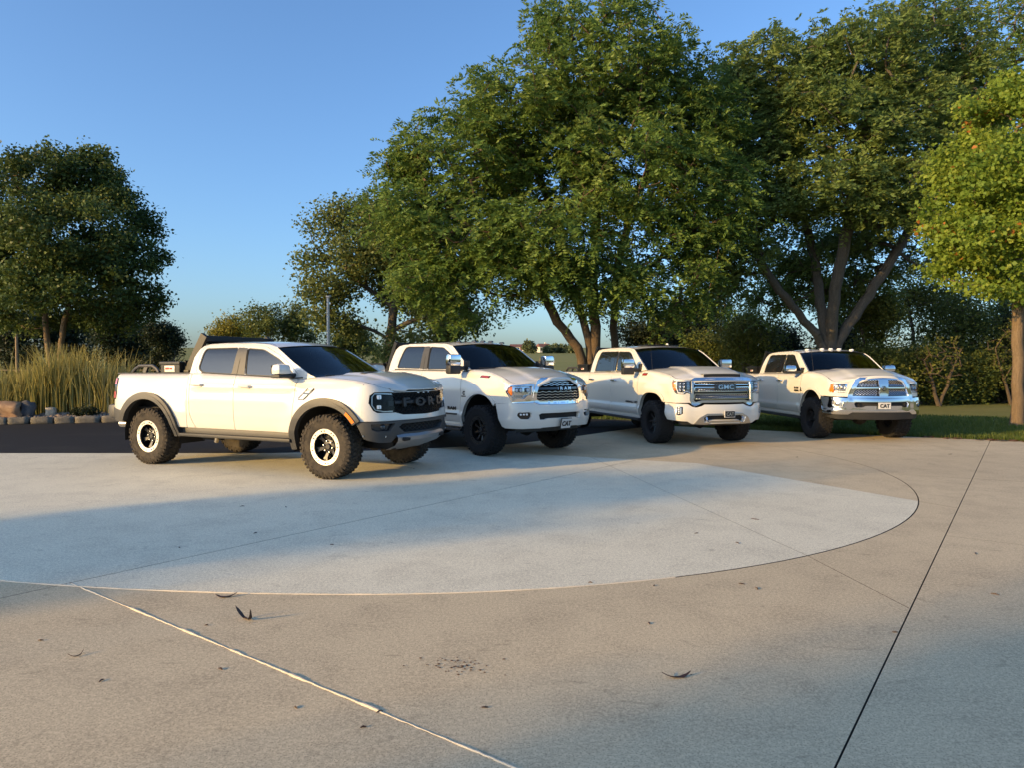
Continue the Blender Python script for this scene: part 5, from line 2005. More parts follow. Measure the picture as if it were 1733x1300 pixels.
# ------------------------------------------------------------------ 4: cross-bar chrome grille and chrome bumper
def truck_crossbar():
    c = dict(
        pos=(7.272, 14.96), heading=-1.5, D=0.86, wb=3.64, hw=0.945, ty=0.845, xf=1.03, xr=-4.82, bow=0.13, rcx=0.30, rcy=0.34,
        sill=0.49, xF=-0.53, xB=-1.66, xR=-2.80, fender_end=0.52, fender_bot=0.915, door_lean=0.0, rear_door_bow=0.5,
        label='white pickup with a cross-bar chrome grille and a chrome bumper',
        top=[(-4.9, 1.36), (-2.85, 1.36), (-2.78, 1.37), (-2.5, 1.372), (-1.6, 1.375), (-0.6, 1.385), (-0.45, 1.42), (-0.28, 1.43), (0.2, 1.385), (0.55, 1.29), (0.70, 1.235), (0.85, 1.215), (1.05, 1.21)],
        side_prof=[(0.3, 0.11), (0.48, 0.05), (0.56, 0.018), (0.63, 0.0), (0.69, 0.016), (0.9, 0.008), (1.05, 0.0), (1.2, 0.012), (1.3, 0.03), (1.45, 0.075)],
        front_prof=[(0.3, 0.10), (0.5, 0.03), (0.6, 0.0), (0.82, 0.0), (0.88, 0.02), (0.95, 0.03), (1.1, 0.03), (1.2, 0.045), (1.3, 0.065), (1.36, 0.11)],
        bulge=[(0.0, 0.43, 0.58, 0.22, 0.025), (-3.64, 0.43, 0.58, 0.3, 0.02)],
        archF=(0.0, 0.43, 0.50, 0.60, 2.15), archR=(-3.64, 0.43, 0.51, 0.57, 2.15),
        flare=dict(w=0.06, off=0.012, mat='white_paint', ends=((178, 42), (178, 2))), rocker_mat='white_paint',
        board=(0.39, 0.86, 0.12), handles=[(-2.55, 1.20), (-1.52, 1.205)], handle_mat='chrome', belt_mat='black_plastic', seat_mat='interior_grey',
        gh=dict(A0=(-0.34, 1.43), A1=(-0.94, 1.84), R1=(-2.52, 1.835), R0=(-2.80, 1.36), zb=1.39, zt=1.87, w0=0.87, w1=0.76,
                apillar=[(-0.34, 1.43), (-0.39, 1.47), (-0.65, 1.65), (-0.83, 1.775), (-0.94, 1.83)], rail=[(-0.94, 1.83), (-1.15, 1.868), (-1.5, 1.885), (-2.1, 1.88), (-2.4, 1.86), (-2.52, 1.83)],
                cpillar=[(-2.52, 1.83), (-2.60, 1.75), (-2.74, 1.52), (-2.80, 1.36)],
                winR=[(-1.79, 1.392), (-2.57, 1.388), (-2.52, 1.55), (-2.42, 1.79), (-2.34, 1.815), (-1.72, 1.815)],
                winF=[(-1.60, 1.395), (-1.55, 1.812), (-1.25, 1.81), (-1.12, 1.79), (-0.95, 1.66), (-0.61, 1.395)],
                bpillar=[(-1.795, 1.395), (-1.725, 1.812), (-1.545, 1.81), (-1.595, 1.396)], bline=((-1.69, 1.39), (-1.635, 1.81)), bow0=0.25, bow1=0.17, crown=0.045, rbow=-0.03, bp_mat='gloss_black'),
        hood=dict(s_front=0.56, x_front=0.965, start=0.02, crown=[(0, 0.05), (0.4, 0.085), (0.75, 0.10), (1, 0.12)], pw=3.0, dome=[(0.62, 0.14, 0.018, -0.2, 1.2)]),
        rack=dict(x=-3.10, y=0.72, top=1.90, topx=-2.80, topy=0.68, thick=1.0), toolbox=dict(x0=-3.15, x1=-3.75, z=1.50, y=0.80, mat='dark_steel', lw=0.15, lh=0.04),
        wheel=dict(D=0.86, tw=0.31, rr=0.215, rubber='tyre_rubber_dark', spokes=6, branches=(0.0,), spoke_w=0.06, wheel_mat='wheel_black', lugs=8, face=0.45, lug_mat='dark_steel', blocks=36))
    t = Truck(c)
    B, r = t.B, t.root
    se = B.sx(c['fender_end'])
    zt = lambda s_: float(B.zt(np.interp(s_, B.g, B.X))) - 0.004
    top = [(s_, zt(s_)) for s_ in np.linspace(se - 0.0006, 0.64, 8)]
    half = [(0, 0.90), (se - 0.0006, 0.915)] + top + [(0.55, 1.235), (0.50, 1.30), (0, 1.32)]
    gr = [(0, 1.30), (0.44, 1.295), (0.52, 1.25), (0.60, 1.08), (0.65, 0.94), (0.655, 0.905), (0, 0.895)]
    hl = [(0.655, 1.185), (0.98, 1.185), (1.03, 1.165), (1.05, 1.10), (1.09, 1.03), (1.06, 0.985), (0.70, 0.985)]
    t.fpanel('front_fascia', sym(half), 'white_paint', holes=[sym(gr), hl, [(-a, b) for a, b in hl]], depth=0.05)
    t.fpanel('grille_backing', sym(gr), 'chassis_black', off=-0.06, depth=0.01)
    oG = sym([(0, 1.315), (0.45, 1.31), (0.545, 1.26), (0.63, 1.08), (0.69, 0.93), (0.69, 0.885), (0, 0.878)])
    iG = sym([(0, 1.262), (0.41, 1.258), (0.47, 1.225), (0.535, 1.08), (0.59, 0.955), (0.595, 0.928), (0, 0.922)])
    t.fpanel('grille_surround', oG, 'chrome', holes=[iG], off=0.03, depth=0.07)
    # cross bars
    cb = [(-0.585, 1.058), (-0.10, 1.062), (0.10, 1.062), (0.585, 1.058), (0.585, 1.100), (0.10, 1.106), (-0.10, 1.106), (-0.585, 1.100)]
    t.fpanel('grille_crossbar', cb, 'chrome', off=0.015, depth=0.05)
    vb = [(-0.075, 0.915), (0.075, 0.915), (0.10, 0.98), (0.085, 1.08), (0.10, 1.20), (0.10, 1.268), (-0.10, 1.268), (-0.10, 1.20), (-0.085, 1.08), (-0.10, 0.98)]
    t.fpanel('grille_post', vb, 'chrome', off=0.035, depth=0.07)
    # emblem: dark badge with a horned animal head in relief
    m = MB()
    m.lathe([(0.052, 0.0), (0.05, 0.010), (0.0, 0.013)], 20, axis='z', c=(0, 1.075, 0))
    em = t.fmb(m, 'emblem', 'badge_black', off=0.036)
    m = MB()
    for sg in (-1, 1):
        m.tube([(sg * (0.012 + 0.030 * math.sin(a)), 1.082 + 0.026 * math.cos(a), 0) for a in np.linspace(-0.2, 3.6, 12)], 0.007, 6)
    m.prism([(-0.014, 1.095), (0.014, 1.095), (0.018, 1.07), (0.007, 1.035), (-0.007, 1.035), (-0.018, 1.07)], ((0, 0, -0.002), (1, 0, 0), (0, 1, 0), (0, 0, 1)), 0.01)
    t.fmb(m, 'emblem_head', 'chrome', off=0.05, parent=em)
    for sg in (1, -1):
        for poly in ([(0.11, 1.115), (0.545, 1.11), (0.475, 1.24), (0.42, 1.255), (0.11, 1.26)], [(0.11, 0.93), (0.59, 0.93), (0.585, 0.96), (0.555, 1.05), (0.11, 1.053)]):
            m = MB()
            lattice(m, [(-sg * a, b) for a, b in poly], 0.033, 0.006, 0.0, 0.6)
            t.fmb(m, 'grille_mesh', 'chrome', off=-0.012)
        q = [(sg * a, b) for a, b in hl]
        t.fpanel('headlamp_housing', q, 'lamp_reflector', off=-0.05, depth=0.01)
        t.fpanel('headlamp_lens', offset_convex(hull(q), -0.003), 'lamp_glass', off=-0.004, depth=0.004)
        t.fpanel('turn_signal', [(sg * a, b) for a, b in [(0.97, 1.16), (1.015, 1.155), (1.035, 1.10), (1.07, 1.03), (1.05, 1.0), (0.97, 1.0)]], 'amber_lens', off=-0.018, depth=0.02, spacing=0.03)
        for s_ in (0.90, 0.775):
            m = MB()
            m.lathe([(0.062, 0.0), (0.055, 0.016), (0.03, 0.0), (0.026, 0.012), (0.0, 0.018)], 18, axis='z', c=(-sg * s_, 1.095, 0))
            t.fmb(m, 'lamp_projector', 'satin_chrome', off=-0.042)
        lamp_cells(t, [(sg * s_, 1.01, 0.04, 0.025) for s_ in np.linspace(0.74, 0.94, 5)], 'lamp_white', -0.035, 'lamp_element')
        lamp_cells(t, [(sg * 0.84, 1.155, 0.26, 0.02)], 'lamp_dark', -0.035, 'lamp_bezel')
    # chrome bumper
    sa = B.sx(0.44)
    bump = [(0, 0.872), (0.6, 0.882), (sa, 0.90), (B.sx(0.47), 0.78), (B.sx(0.53), 0.58), (0.92, 0.555), (0.68, 0.555), (0.60, 0.60), (0, 0.605)]
    inn = smooth_poly([(-0.53, 0.805), (0.53, 0.805), (0.57, 0.775), (0.54, 0.70), (0.42, 0.70), (0.36, 0.73), (-0.36, 0.73), (-0.42, 0.70), (-0.54, 0.70), (-0.57, 0.775)], 0.02)
    fog = smooth_poly([(0.76, 0.83), (0.97, 0.83), (0.98, 0.74), (0.93, 0.70), (0.79, 0.70)], 0.03)
    t.fpanel('front_bumper', sym(bump), 'chrome', holes=[inn, fog, [(-a, b) for a, b in fog]], off=0.03, depth=0.07)
    t.fpanel('bumper_opening', inn, 'chassis_black', off=-0.04, depth=0.01)
    for sg in (1, -1):
        t.fpanel('fog_pocket', [(sg * a, b) for a, b in fog], 'satin_chrome', off=0.0, depth=0.01)
        m = MB()
        m.lathe([(0.05, 0.0), (0.045, 0.014), (0.0, 0.022)], 16, axis='z', c=(-sg * 0.87, 0.765, 0))
        t.fmb(m, 'fog_lamp', 'lamp_reflector', off=0.004)
        m = MB()
        m.tube([(-sg * 0.47, 0.73, 0.0), (-sg * 0.47, 0.755, 0.03), (-sg * 0.47, 0.78, 0.0)], 0.016, 8)
        t.fmb(m, 'tow_hook', 'dark_steel', off=-0.01)
    val = [(0, 0.602), (0.60, 0.597), (0.68, 0.552), (0.95, 0.552), (B.sx(0.56), 0.50), (0.9, 0.46), (0, 0.45)]
    t.fpanel('lower_valance', sym(val), 'black_plastic', off=0.012, depth=0.08)
    t.plate('CAT', -0.02, 0.735, 0.235, 0.125, 0.06, 'plate_grey', 'badge_black', back='satin_chrome')
    t.stext('door_badge', 'RAM', -0.70, 1.045, 0.055, 0.003, 'badge_black', 0.004, 1.1, 1.7, 0.003)
    m = MB()
    m.box((-0.70, float(B.side(-0.7, 0.985)[0][1]) - 0.003, 0.985), (0.20, 0.006, 0.04))
    m.build('door_badge_bar', 'badge_black', r)
    m = MB()
    y = float(B.side(-0.48, 1.02)[0][1]) - 0.004
    m.prism([(-0.04, -0.04), (0.05, -0.04), (0.05, -0.025), (0.02, -0.015), (0.01, 0.04), (-0.01, 0.04), (-0.015, -0.01), (-0.04, -0.02)], ((-0.49, y, 1.02), (1, 0, 0), (0, 0, 1), (0, -1, 0)), 0.004)
    m.build('wing_badge', 'badge_black', r)
    t.mirror('std', -0.62, 1.13, 1.47, 'chrome', (0.27, 0.19, 0.15))
    m = MB()
    m.tube([(-0.26, -0.78, 1.42), (-0.42, -0.78, 2.08)], [0.004, 0.002], 5)
    m.build('aerial', 'black_plastic', r)
    cab_lamps(t, 'clear')
    return t


for fn in (truck_flared, truck_wave, truck_scoop, truck_crossbar):
    fn()

# ================================================================== vegetation
def leaf_mat(name, dark, mid, light, trans=0.35, accent=None):
    k = NT(name)
    at = k.attr('tint')
    stops = [(0.0, dark), (0.5, mid), (0.93, light)]
    if accent:
        stops += [(0.965, light), (0.97, accent), (1.0, accent)]
    col = k.ramp(at.outputs['Fac'], stops)
    k.link(col, k.b.inputs['Base Color'])
    k.b.inputs['Roughness'].default_value = 0.55
    k.b.inputs['Specular IOR Level'].default_value = 0.25
    tl = k.add('ShaderNodeBsdfTranslucent')
    tc = k.mix(0.5, col, tuple(min(1, v * 1.6) for v in light))
    k.link(tc, tl.inputs[0])
    mx = k.add('ShaderNodeMixShader')
    mx.inputs[0].default_value = trans
    k.link(k.b.outputs[0], mx.inputs[1])
    k.link(tl.outputs[0], mx.inputs[2])
    k.link(mx.outputs[0], k.n['Material Output'].inputs[0])


leaf_mat('locust_leaf', (0.052, 0.109, 0.024), (0.109, 0.184, 0.037), (0.184, 0.244, 0.056))
leaf_mat('locust_leaf_olive', (0.062, 0.113, 0.035), (0.126, 0.192, 0.052), (0.204, 0.254, 0.074))
leaf_mat('maple_leaf', (0.090, 0.161, 0.025), (0.170, 0.251, 0.036), (0.269, 0.322, 0.051), 0.4, (0.420, 0.152, 0.036))
leaf_mat('poplar_leaf', (0.060, 0.099, 0.029), (0.118, 0.159, 0.047), (0.191, 0.214, 0.071), 0.3)
leaf_mat('pear_leaf', (0.023, 0.048, 0.013), (0.049, 0.088, 0.022), (0.124, 0.163, 0.041), 0.2)
leaf_mat('bush_leaf', (0.034, 0.060, 0.016), (0.087, 0.118, 0.029), (0.175, 0.191, 0.047), 0.3)
leaf_mat('bush_leaf_light', (0.060, 0.085, 0.018), (0.12, 0.14, 0.032), (0.20, 0.20, 0.048), 0.35)
leaf_mat('dark_leaf', (0.010, 0.017, 0.008), (0.020, 0.032, 0.013), (0.040, 0.052, 0.020), 0.2)  # near-black green carries the shade that the grove trees cast on each other
leaf_mat('gold_leaf', (0.124, 0.131, 0.025), (0.207, 0.200, 0.034), (0.290, 0.255, 0.048), 0.35)
leaf_mat('far_leaf', (0.069, 0.097, 0.041), (0.103, 0.131, 0.062), (0.138, 0.159, 0.076), 0.2)
leaf_mat('reed_blade', (0.156, 0.167, 0.043), (0.303, 0.273, 0.081), (0.460, 0.401, 0.155), 0.3, (0.460, 0.420, 0.210))
leaf_mat('grass_blade', (0.040, 0.075, 0.012), (0.085, 0.120, 0.022), (0.150, 0.165, 0.040), 0.35)


def bark(name, a, b):
    k = NT(name)
    n = k.noise(9, 6, 0.7, k.obj(scale=(3.2, 3.2, 0.55)), 0.8)
    n2 = k.noise(30, 4, 0.7, k.obj(scale=(2, 2, 0.6)))
    c = k.mix(k.ramp(n, [(0.35, (0, 0, 0)), (0.65, (1, 1, 1))]), a, b)
    k.link(k.mix(n2, c, tuple(v * 0.6 for v in a)), k.b.inputs['Base Color'])
    k.b.inputs['Roughness'].default_value = 0.9
    k.bump(k.math('ADD', n, k.math('MULTIPLY', n2, 0.5)), 0.9, 0.03)


bark('bark_brown', (0.10, 0.070, 0.045), (0.22, 0.155, 0.095))
bark('bark_grey', (0.085, 0.075, 0.062), (0.19, 0.165, 0.135))
bark('bark_tan', (0.16, 0.115, 0.07), (0.30, 0.215, 0.13))
simple('dead_twig', (0.075, 0.058, 0.042), 0.9)


def unit(a):
    return a / (np.linalg.norm(a, axis=-1, keepdims=True) + 1e-12)


def sample_blobs(blobs, n, r, shell=0.45):
    """blobs: (cx, cy, cz, rx, ry, rz); points spread through the crown, denser to its outside"""
    B = np.array(blobs, float)
    w = B[:, 3] * B[:, 4] * B[:, 5]
    w = w ** 0.75
    idx = r.choice(len(B), n, p=w / w.sum())
    d = unit(r.normal(size=(n, 3)))
    rad = (shell ** 3 + (1 - shell ** 3) * r.random(n)) ** (1 / 3)
    rad *= np.minimum(1.07, 1 + 0.08 * r.normal(size=n))
    return B[idx, :3] + d * rad[:, None] * B[idx, 3:]


def skeleton(trunks, tips, r):
    """trunks: list of polylines [(x,y,z)...]; grows limbs to the tips; returns nodes, parents, tip node ids"""
    N, par = [], []
    for tr in trunks:
        pts = np.array(tr, float)
        L = np.r_[0, np.cumsum(np.linalg.norm(np.diff(pts, axis=0), axis=1))]
        m = max(3, int(L[-1] / 0.35))
        g = np.linspace(0, L[-1], m)
        q = np.stack([np.interp(g, L, pts[:, k]) for k in range(3)], -1)
        for _ in range(2):
            q[1:-1] = (q[:-2] + 2 * q[1:-1] + q[2:]) / 4
        q[1:-1] += r.normal(size=(m - 2, 3)) * 0.02
        if N:      # join to the nearest existing node when it starts there
            A = np.array(N)
            j = int(np.argmin(np.linalg.norm(A - q[0], axis=1)))
            first = j if np.linalg.norm(A[j] - q[0]) < 0.5 else -1
        else:
            first = -1
        for i, p in enumerate(q):
            par.append(first if i == 0 else len(N) - 1)
            N.append(p)
    nt = len(N)
    A = np.array(N)
    dmin = np.array([np.linalg.norm(A - t, axis=1).min() for t in tips])
    order = np.argsort(dmin)
    cap = nt + len(tips) * 6
    buf = np.zeros((cap, 3))
    buf[:nt] = A
    n = nt
    ends = []
    z_low = np.percentile(A[:, 2], 40)
    for ti in order:
        t = tips[ti]
        dv = t - buf[:n]
        d = np.linalg.norm(dv, axis=1)
        down = np.maximum(0, -dv[:, 2]) / (d + 1e-6)
        steep = np.maximum(0, dv[:, 2]) / (d + 1e-6)
        cost = d * (1 + 0.9 * down) + 0.25 * d * (buf[:n, 2] < z_low)
        j = int(np.argmin(cost))
        a = buf[j]
        pj = par[j]
        pd = unit(a - buf[pj]) if pj >= 0 else np.array((0, 0, 1.0))
        L = d[j]
        ctrl = a + pd * L * 0.35 + np.array((0, 0, 0.10 * L)) + r.normal(size=3) * 0.05 * L
        k = int(min(5, max(1, L / 0.35)))
        prev = j
        for q in range(1, k + 1):
            s = q / k
            p = (1 - s) ** 2 * a + 2 * s * (1 - s) * ctrl + s * s * t
            buf[n] = p
            par.append(prev)
            prev = n
            n += 1
        ends.append((prev, ti))
    return buf[:n].copy(), np.array(par), ends


def tubes(N, par, rad, sides_big=8, sides_small=4, thr=0.035):
    Vs, Fs = [], []
    o = 0
    ch = np.arange(len(N))
    ok = par >= 0
    for sides, sel in ((sides_big, ok & (rad > thr)), (sides_small, ok & (rad <= thr))):
        c = ch[sel]
        if not len(c):
            continue
        p = par[c]
        a, b = N[p], N[c]
        d = unit(b - a)
        ref = np.where(np.abs(d[:, 2:3]) < 0.9, np.array([[0, 0, 1.0]]), np.array([[1.0, 0, 0]]))
        x = unit(np.cross(d, ref))
        y = np.cross(d, x)
        ang = np.linspace(0, 2 * np.pi, sides, endpoint=False)
        ring = x[:, None] * np.cos(ang)[None, :, None] + y[:, None] * np.sin(ang)[None, :, None]
        ra = np.minimum(rad[p], rad[c] * 1.35)[:, None, None]
        rb = rad[c][:, None, None]
        a2 = a - d * (rad[c] * 0.25)[:, None]
        V = np.concatenate([a2[:, None] + ring * ra, b[:, None] + ring * rb], 1)
        m = len(c)
        base = o + np.arange(m)[:, None] * (2 * sides)
        k = np.arange(sides)
        F = np.stack([base + k, base + (k + 1) % sides, base + sides + (k + 1) % sides, base + sides + k], -1)
        Vs.append(V.reshape(-1, 3))
        Fs.append(F.reshape(-1, 4))
        o += m * 2 * sides
    return np.concatenate(Vs), np.concatenate(Fs)


def leaf_quads(P, D, Nn, L, Wd):
    """P base, D direction, Nn normal, L length, Wd width (arrays) -> folded diamond leaves"""
    s = np.cross(D, Nn)
    m = P + D * (L * 0.45)[:, None]
    up = Nn * (Wd * 0.18)[:, None]
    V = np.stack([P, m + s * (Wd / 2)[:, None] + up, P + D * L[:, None], m - s * (Wd / 2)[:, None] + up], 1)
    n = len(P)
    F = np.arange(n * 4).reshape(n, 4)
    return V.reshape(-1, 3), F


def foliage(kind, C, n_each, r, size, spread, flat=0.6, droop=0.25, tvar=0.16, center=None, tmean=None):
    """leaves round the clump centres C"""
    m = len(C)
    ct = 0.5 + r.normal(size=m) * tvar
    if tmean is not None:
        ct = ct + tmean
    if kind == 'frond':
        nf, nl = n_each
        o = np.repeat(C, nf, 0) + r.normal(size=(m * nf, 3)) * spread * np.array((1, 1, flat))
        d = r.normal(size=(m * nf, 3))
        if center is not None:
            d += 0.8 * unit(o - center)
        d[:, 2] = d[:, 2] * 0.45 - droop
        d = unit(d)
        Lf = size[0] * (0.7 + 0.6 * r.random(m * nf))
        t = (np.arange(nl) + 0.6) / nl
        sag = -0.35 * (t ** 2)[None, :, None] * Lf[:, None, None] * np.array((0, 0, 1.0))
        P = o[:, None] + d[:, None] * (t[None, :, None] * Lf[:, None, None]) + sag
        sd = unit(np.cross(d, r.normal(size=(m * nf, 3)) * 0.35 + np.array((0, 0, 1.0))))
        sg = np.where(np.arange(nl) % 2 == 0, 1.0, -1.0)
        D = unit(sd[:, None] * sg[None, :, None] + d[:, None] * 0.45 + r.normal(size=(m * nf, nl, 3)) * 0.25)
        Nn = unit(np.cross(np.broadcast_to(d[:, None], D.shape), D) * sg[None, :, None] + r.normal(size=D.shape) * 0.95)
        Nn = unit(Nn - D * (Nn * D).sum(-1, keepdims=True))
        k = m * nf * nl
        L = size[1] * (0.75 + 0.5 * r.random(k))
        V, F = leaf_quads(P.reshape(-1, 3), D.reshape(-1, 3), Nn.reshape(-1, 3), L, L * size[2])
        tint = np.repeat(np.repeat(ct, nf) + r.normal(size=m * nf) * 0.10, nl) + r.normal(size=k) * 0.07
    else:
        nl = n_each
        k = m * nl
        P = np.repeat(C, nl, 0) + r.normal(size=(k, 3)) * spread * np.array((1, 1, flat))
        D = r.normal(size=(k, 3))
        D[:, 2] = D[:, 2] * 0.6 - droop
        D = unit(D)
        Nn = r.normal(size=(k, 3)) + np.array((0, 0, 0.35))
        Nn = unit(Nn - D * (Nn * D).sum(-1, keepdims=True))
        L = size[0] * (0.7 + 0.6 * r.random(k))
        V, F = leaf_quads(P, D, Nn, L, L * size[1])
        tint = np.repeat(ct, nl) + r.normal(size=k) * 0.12
    return V, F, np.repeat(np.clip(tint, 0, 1), 4)


def make_tree(name, label, base, trunks, blobs, n_tips, leaf, bark_m, seed, kind='broad', n_each=60, size=(0.1, 0.6), spread=0.3, tip_r=0.011, group=None, flat=0.6, droop=0.25, shell=0.45, cat='tree', expo=0.47, tvar=0.16, skip=0.0, twigs=True):
    """all coordinates are world; the thing's origin is its base"""
    r = np.random.default_rng(seed)
    base = np.array(base, float)
    tips = sample_blobs(blobs, n_tips, r, shell)
    tips[:, 2] = np.maximum(tips[:, 2], base[2] + 0.12)
    N, par, ends = skeleton(trunks, tips, r)
    cnt = np.zeros(len(N))
    for e, _ in ends:
        cnt[e] += 1
    for i in range(len(N) - 1, -1, -1):
        if par[i] >= 0:
            cnt[par[i]] += cnt[i]
    rad = tip_r * np.maximum(cnt, 0.6) ** expo
    hgt = N[:, 2] - base[2]
    rad *= 1 + 0.35 * np.exp(-np.maximum(hgt, 0) / 0.35)
    V, F = tubes(N, par, rad)
    root = empty(name, tuple(base))
    tag(root, label, cat, group)
    raw_obj('trunk', big_mesh('trunk', V - base, F, True, mats=[bark_m]), None, root)
    sel = tips if skip <= 0 else tips[r.random(len(tips)) > skip]
    ctr = np.mean(np.array(blobs)[:, :3], 0)
    V, F, tint = foliage(kind, sel, n_each, r, size, spread, flat, droop, tvar, ctr)
    raw_obj('crown', big_mesh('crown', V - base, F, False, tint, [leaf]), None, root)
    return root


def pblobs(Y, items, dy=None, seed=0):
    """crown lobes from measured photo ellipses (u, v, ru, rv[, depth offset, depth radius])"""
    r = np.random.default_rng(seed)
    out = []
    for it in items:
        u, v, ru, rv = it[:4]
        oy = it[4] if len(it) > 4 else r.uniform(-0.9, 0.9)
        Yq = Y + oy
        x, z = px(u, v, Yq)
        rx, rz = ru / 1195 * Yq, rv / 1195 * Yq
        ry = it[5] if len(it) > 5 else max(rx, rz) * 0.9
        out.append((x, Yq, z, rx, ry, rz))
    return out


def ppath(Y, pts):
    out = []
    for p in pts:
        Yq = Y + (p[2] if len(p) > 2 else 0)
        x, z = px(p[0], p[1], Yq)
        out.append((x, Yq, z))
    return out


def gbase(u, Y):
    return ((u - 866.5) / 1195 * Y, Y, float(zg(0, Y)) - 0.05)


# ---- centre locust: several leaning stems
Y = 24.0
b = gbase(992, Y)
st = [[b, *ppath(Y, [(985, 600), (955, 560, -0.3), (930, 520, -0.6), (905, 470, -1.0), (860, 420, -1.4), (790, 380, -1.8)])],
      [(b[0] + 0.2, b[1], b[2]), *ppath(Y, [(1000, 590), (990, 550), (975, 510), (950, 440), (930, 350, 0.5), (900, 250, 0.6)])],
      [(b[0] + 0.4, b[1] + 0.2, b[2]), *ppath(Y, [(1008, 590), (1008, 540), (1000, 480), (1010, 380), (1010, 260, -0.5), (1010, 130, -0.3)])],
      [(b[0] + 1.0, b[1] + 0.7, b[2]), *ppath(Y, [(1040, 600, 0.7), (1038, 540, 0.7), (1045, 450, 0.6), (1065, 360, 0.3), (1110, 250, 0.2)])]]
bl = pblobs(Y, [(1010, 120, 150, 110), (900, 190, 120, 90, -0.6), (1120, 170, 90, 110, 0.6), (800, 270, 120, 90, -0.5), (930, 300, 130, 90, 1.4), (1060, 290, 130, 100, -1.5),
                (700, 370, 80, 60, -1.2), (790, 400, 120, 75, -1.4), (920, 400, 120, 70, -1.8), (1180, 330, 80, 110, -0.6), (1130, 440, 90, 80, -1.4), (740, 470, 80, 45, -1.6), (860, 465, 100, 45, -1.6),
                (1010, 470, 90, 55, -1.2), (690, 285, 50, 35, -0.4), (1190, 200, 60, 60, 0.3), (1140, 520, 60, 32, -0.6), (780, 530, 40, 22, -1.4)], seed=1)
make_tree('locust_tree', 'tall bright green locust tree with leaning stems, behind the bonnet-scoop pickup', b, st, bl, 1700, 'locust_leaf', 'bark_brown', 21,
          'frond', (8, 16), (0.46, 0.155, 0.40), 0.30, tip_r=0.0105, flat=0.55, shell=0.5, expo=0.44)

# ---- right locust: wide vase of heavy limbs
Y = 26.5
b = gbase(1402, Y)
st = [[b, *ppath(Y, [(1402, 610), (1398, 585), (1350, 530, -0.2), (1310, 480, -0.5), (1270, 420, -0.8), (1230, 350, -1.0)])],
      [b, *ppath(Y, [(1402, 610), (1400, 580), (1385, 500, 0.4), (1375, 430, 0.8), (1350, 330, 0.9), (1330, 220, 1.0)])],
      [b, *ppath(Y, [(1404, 610), (1406, 580), (1410, 500, -0.4), (1425, 420, -0.8), (1440, 320, -0.9), (1470, 180, -1.0)])],
      [b, *ppath(Y, [(1408, 610), (1415, 580), (1455, 520, 0.1), (1500, 450, 0.2), (1545, 370, 0.1), (1575, 260, 0.0)])]]
bl = pblobs(Y, [(1320, 130, 100, 70), (1450, 110, 100, 80, -0.8), (1560, 90, 100, 85, 0.4), (1270, 210, 80, 75), (1400, 220, 120, 80, -1.2), (1540, 220, 90, 90, -1.0), (1620, 180, 55, 100, 0.6),
                (1260, 320, 75, 80, -0.8), (1390, 320, 110, 50, -1.6), (1500, 330, 90, 60, -1.6), (1230, 420, 65, 60, -0.8), (1340, 420, 60, 35, 1.5), (1450, 400, 70, 35, 1.8), (1570, 330, 55, 60, 0.2), (1220, 480, 50, 36, 0.2), (1560, 430, 40, 30, 0.8), (1345, 470, 55, 36, 1.8), (1465, 470, 55, 40, 2.2), (1410, 500, 45, 36, 2.4), (1300, 500, 40, 30, 1.6)], seed=2)
make_tree('locust_tree', 'broad olive-green locust tree with a vase of heavy limbs, behind the cross-bar grille pickup', b, st, bl, 1700, 'locust_leaf_olive', 'bark_grey', 22,
          'frond', (8, 16), (0.46, 0.16, 0.40), 0.32, tip_r=0.0125, flat=0.55, shell=0.5, expo=0.45)

# ---- third locust far right
Y = 36.0
b = gbase(1700, Y)
make_tree('locust_tree', 'bluish green locust tree rising behind the maple', b, [[b, *ppath(Y, [(1700, 560), (1695, 400), (1690, 250), (1690, 120)])]],
          pblobs(Y, [(1690, 50, 70, 70), (1740, 120, 70, 90), (1660, 150, 40, 60), (1720, 240, 60, 70), (1760, 0, 60, 60)], seed=3), 260, 'locust_leaf', 'bark_grey', 23,
          'frond', (6, 14), (0.5, 0.17, 0.4), 0.42, tip_r=0.014)

# ---- maple at the right edge
Y = 18.3
b = gbase(1722, Y)
make_tree('maple_tree', 'yellow-green maple with a straight tan trunk on the lawn, a few leaves turning red', b,
          [[b, *ppath(Y, [(1722, 680), (1721, 600), (1722, 520), (1722, 420), (1718, 320), (1712, 220)])]],
          pblobs(Y, [(1705, 200, 80, 70, 0), (1650, 290, 75, 65, 0.3), (1720, 300, 90, 70, -1.1), (1620, 370, 60, 55, 0.2), (1680, 390, 85, 60, -0.9), (1610, 440, 45, 40, 0.2), (1690, 475, 75, 45, -0.5), (1770, 330, 80, 120, 0.2), (1790, 450, 60, 60), (1730, 150, 50, 40, 0.2), (1720, 400, 90, 90, 1.6)], seed=4),
          430, 'maple_leaf', 'bark_tan', 24, 'broad', 150, (0.105, 0.85), 0.20, tip_r=0.0078, flat=0.55, shell=0.5, tvar=0.18, droop=0.45)

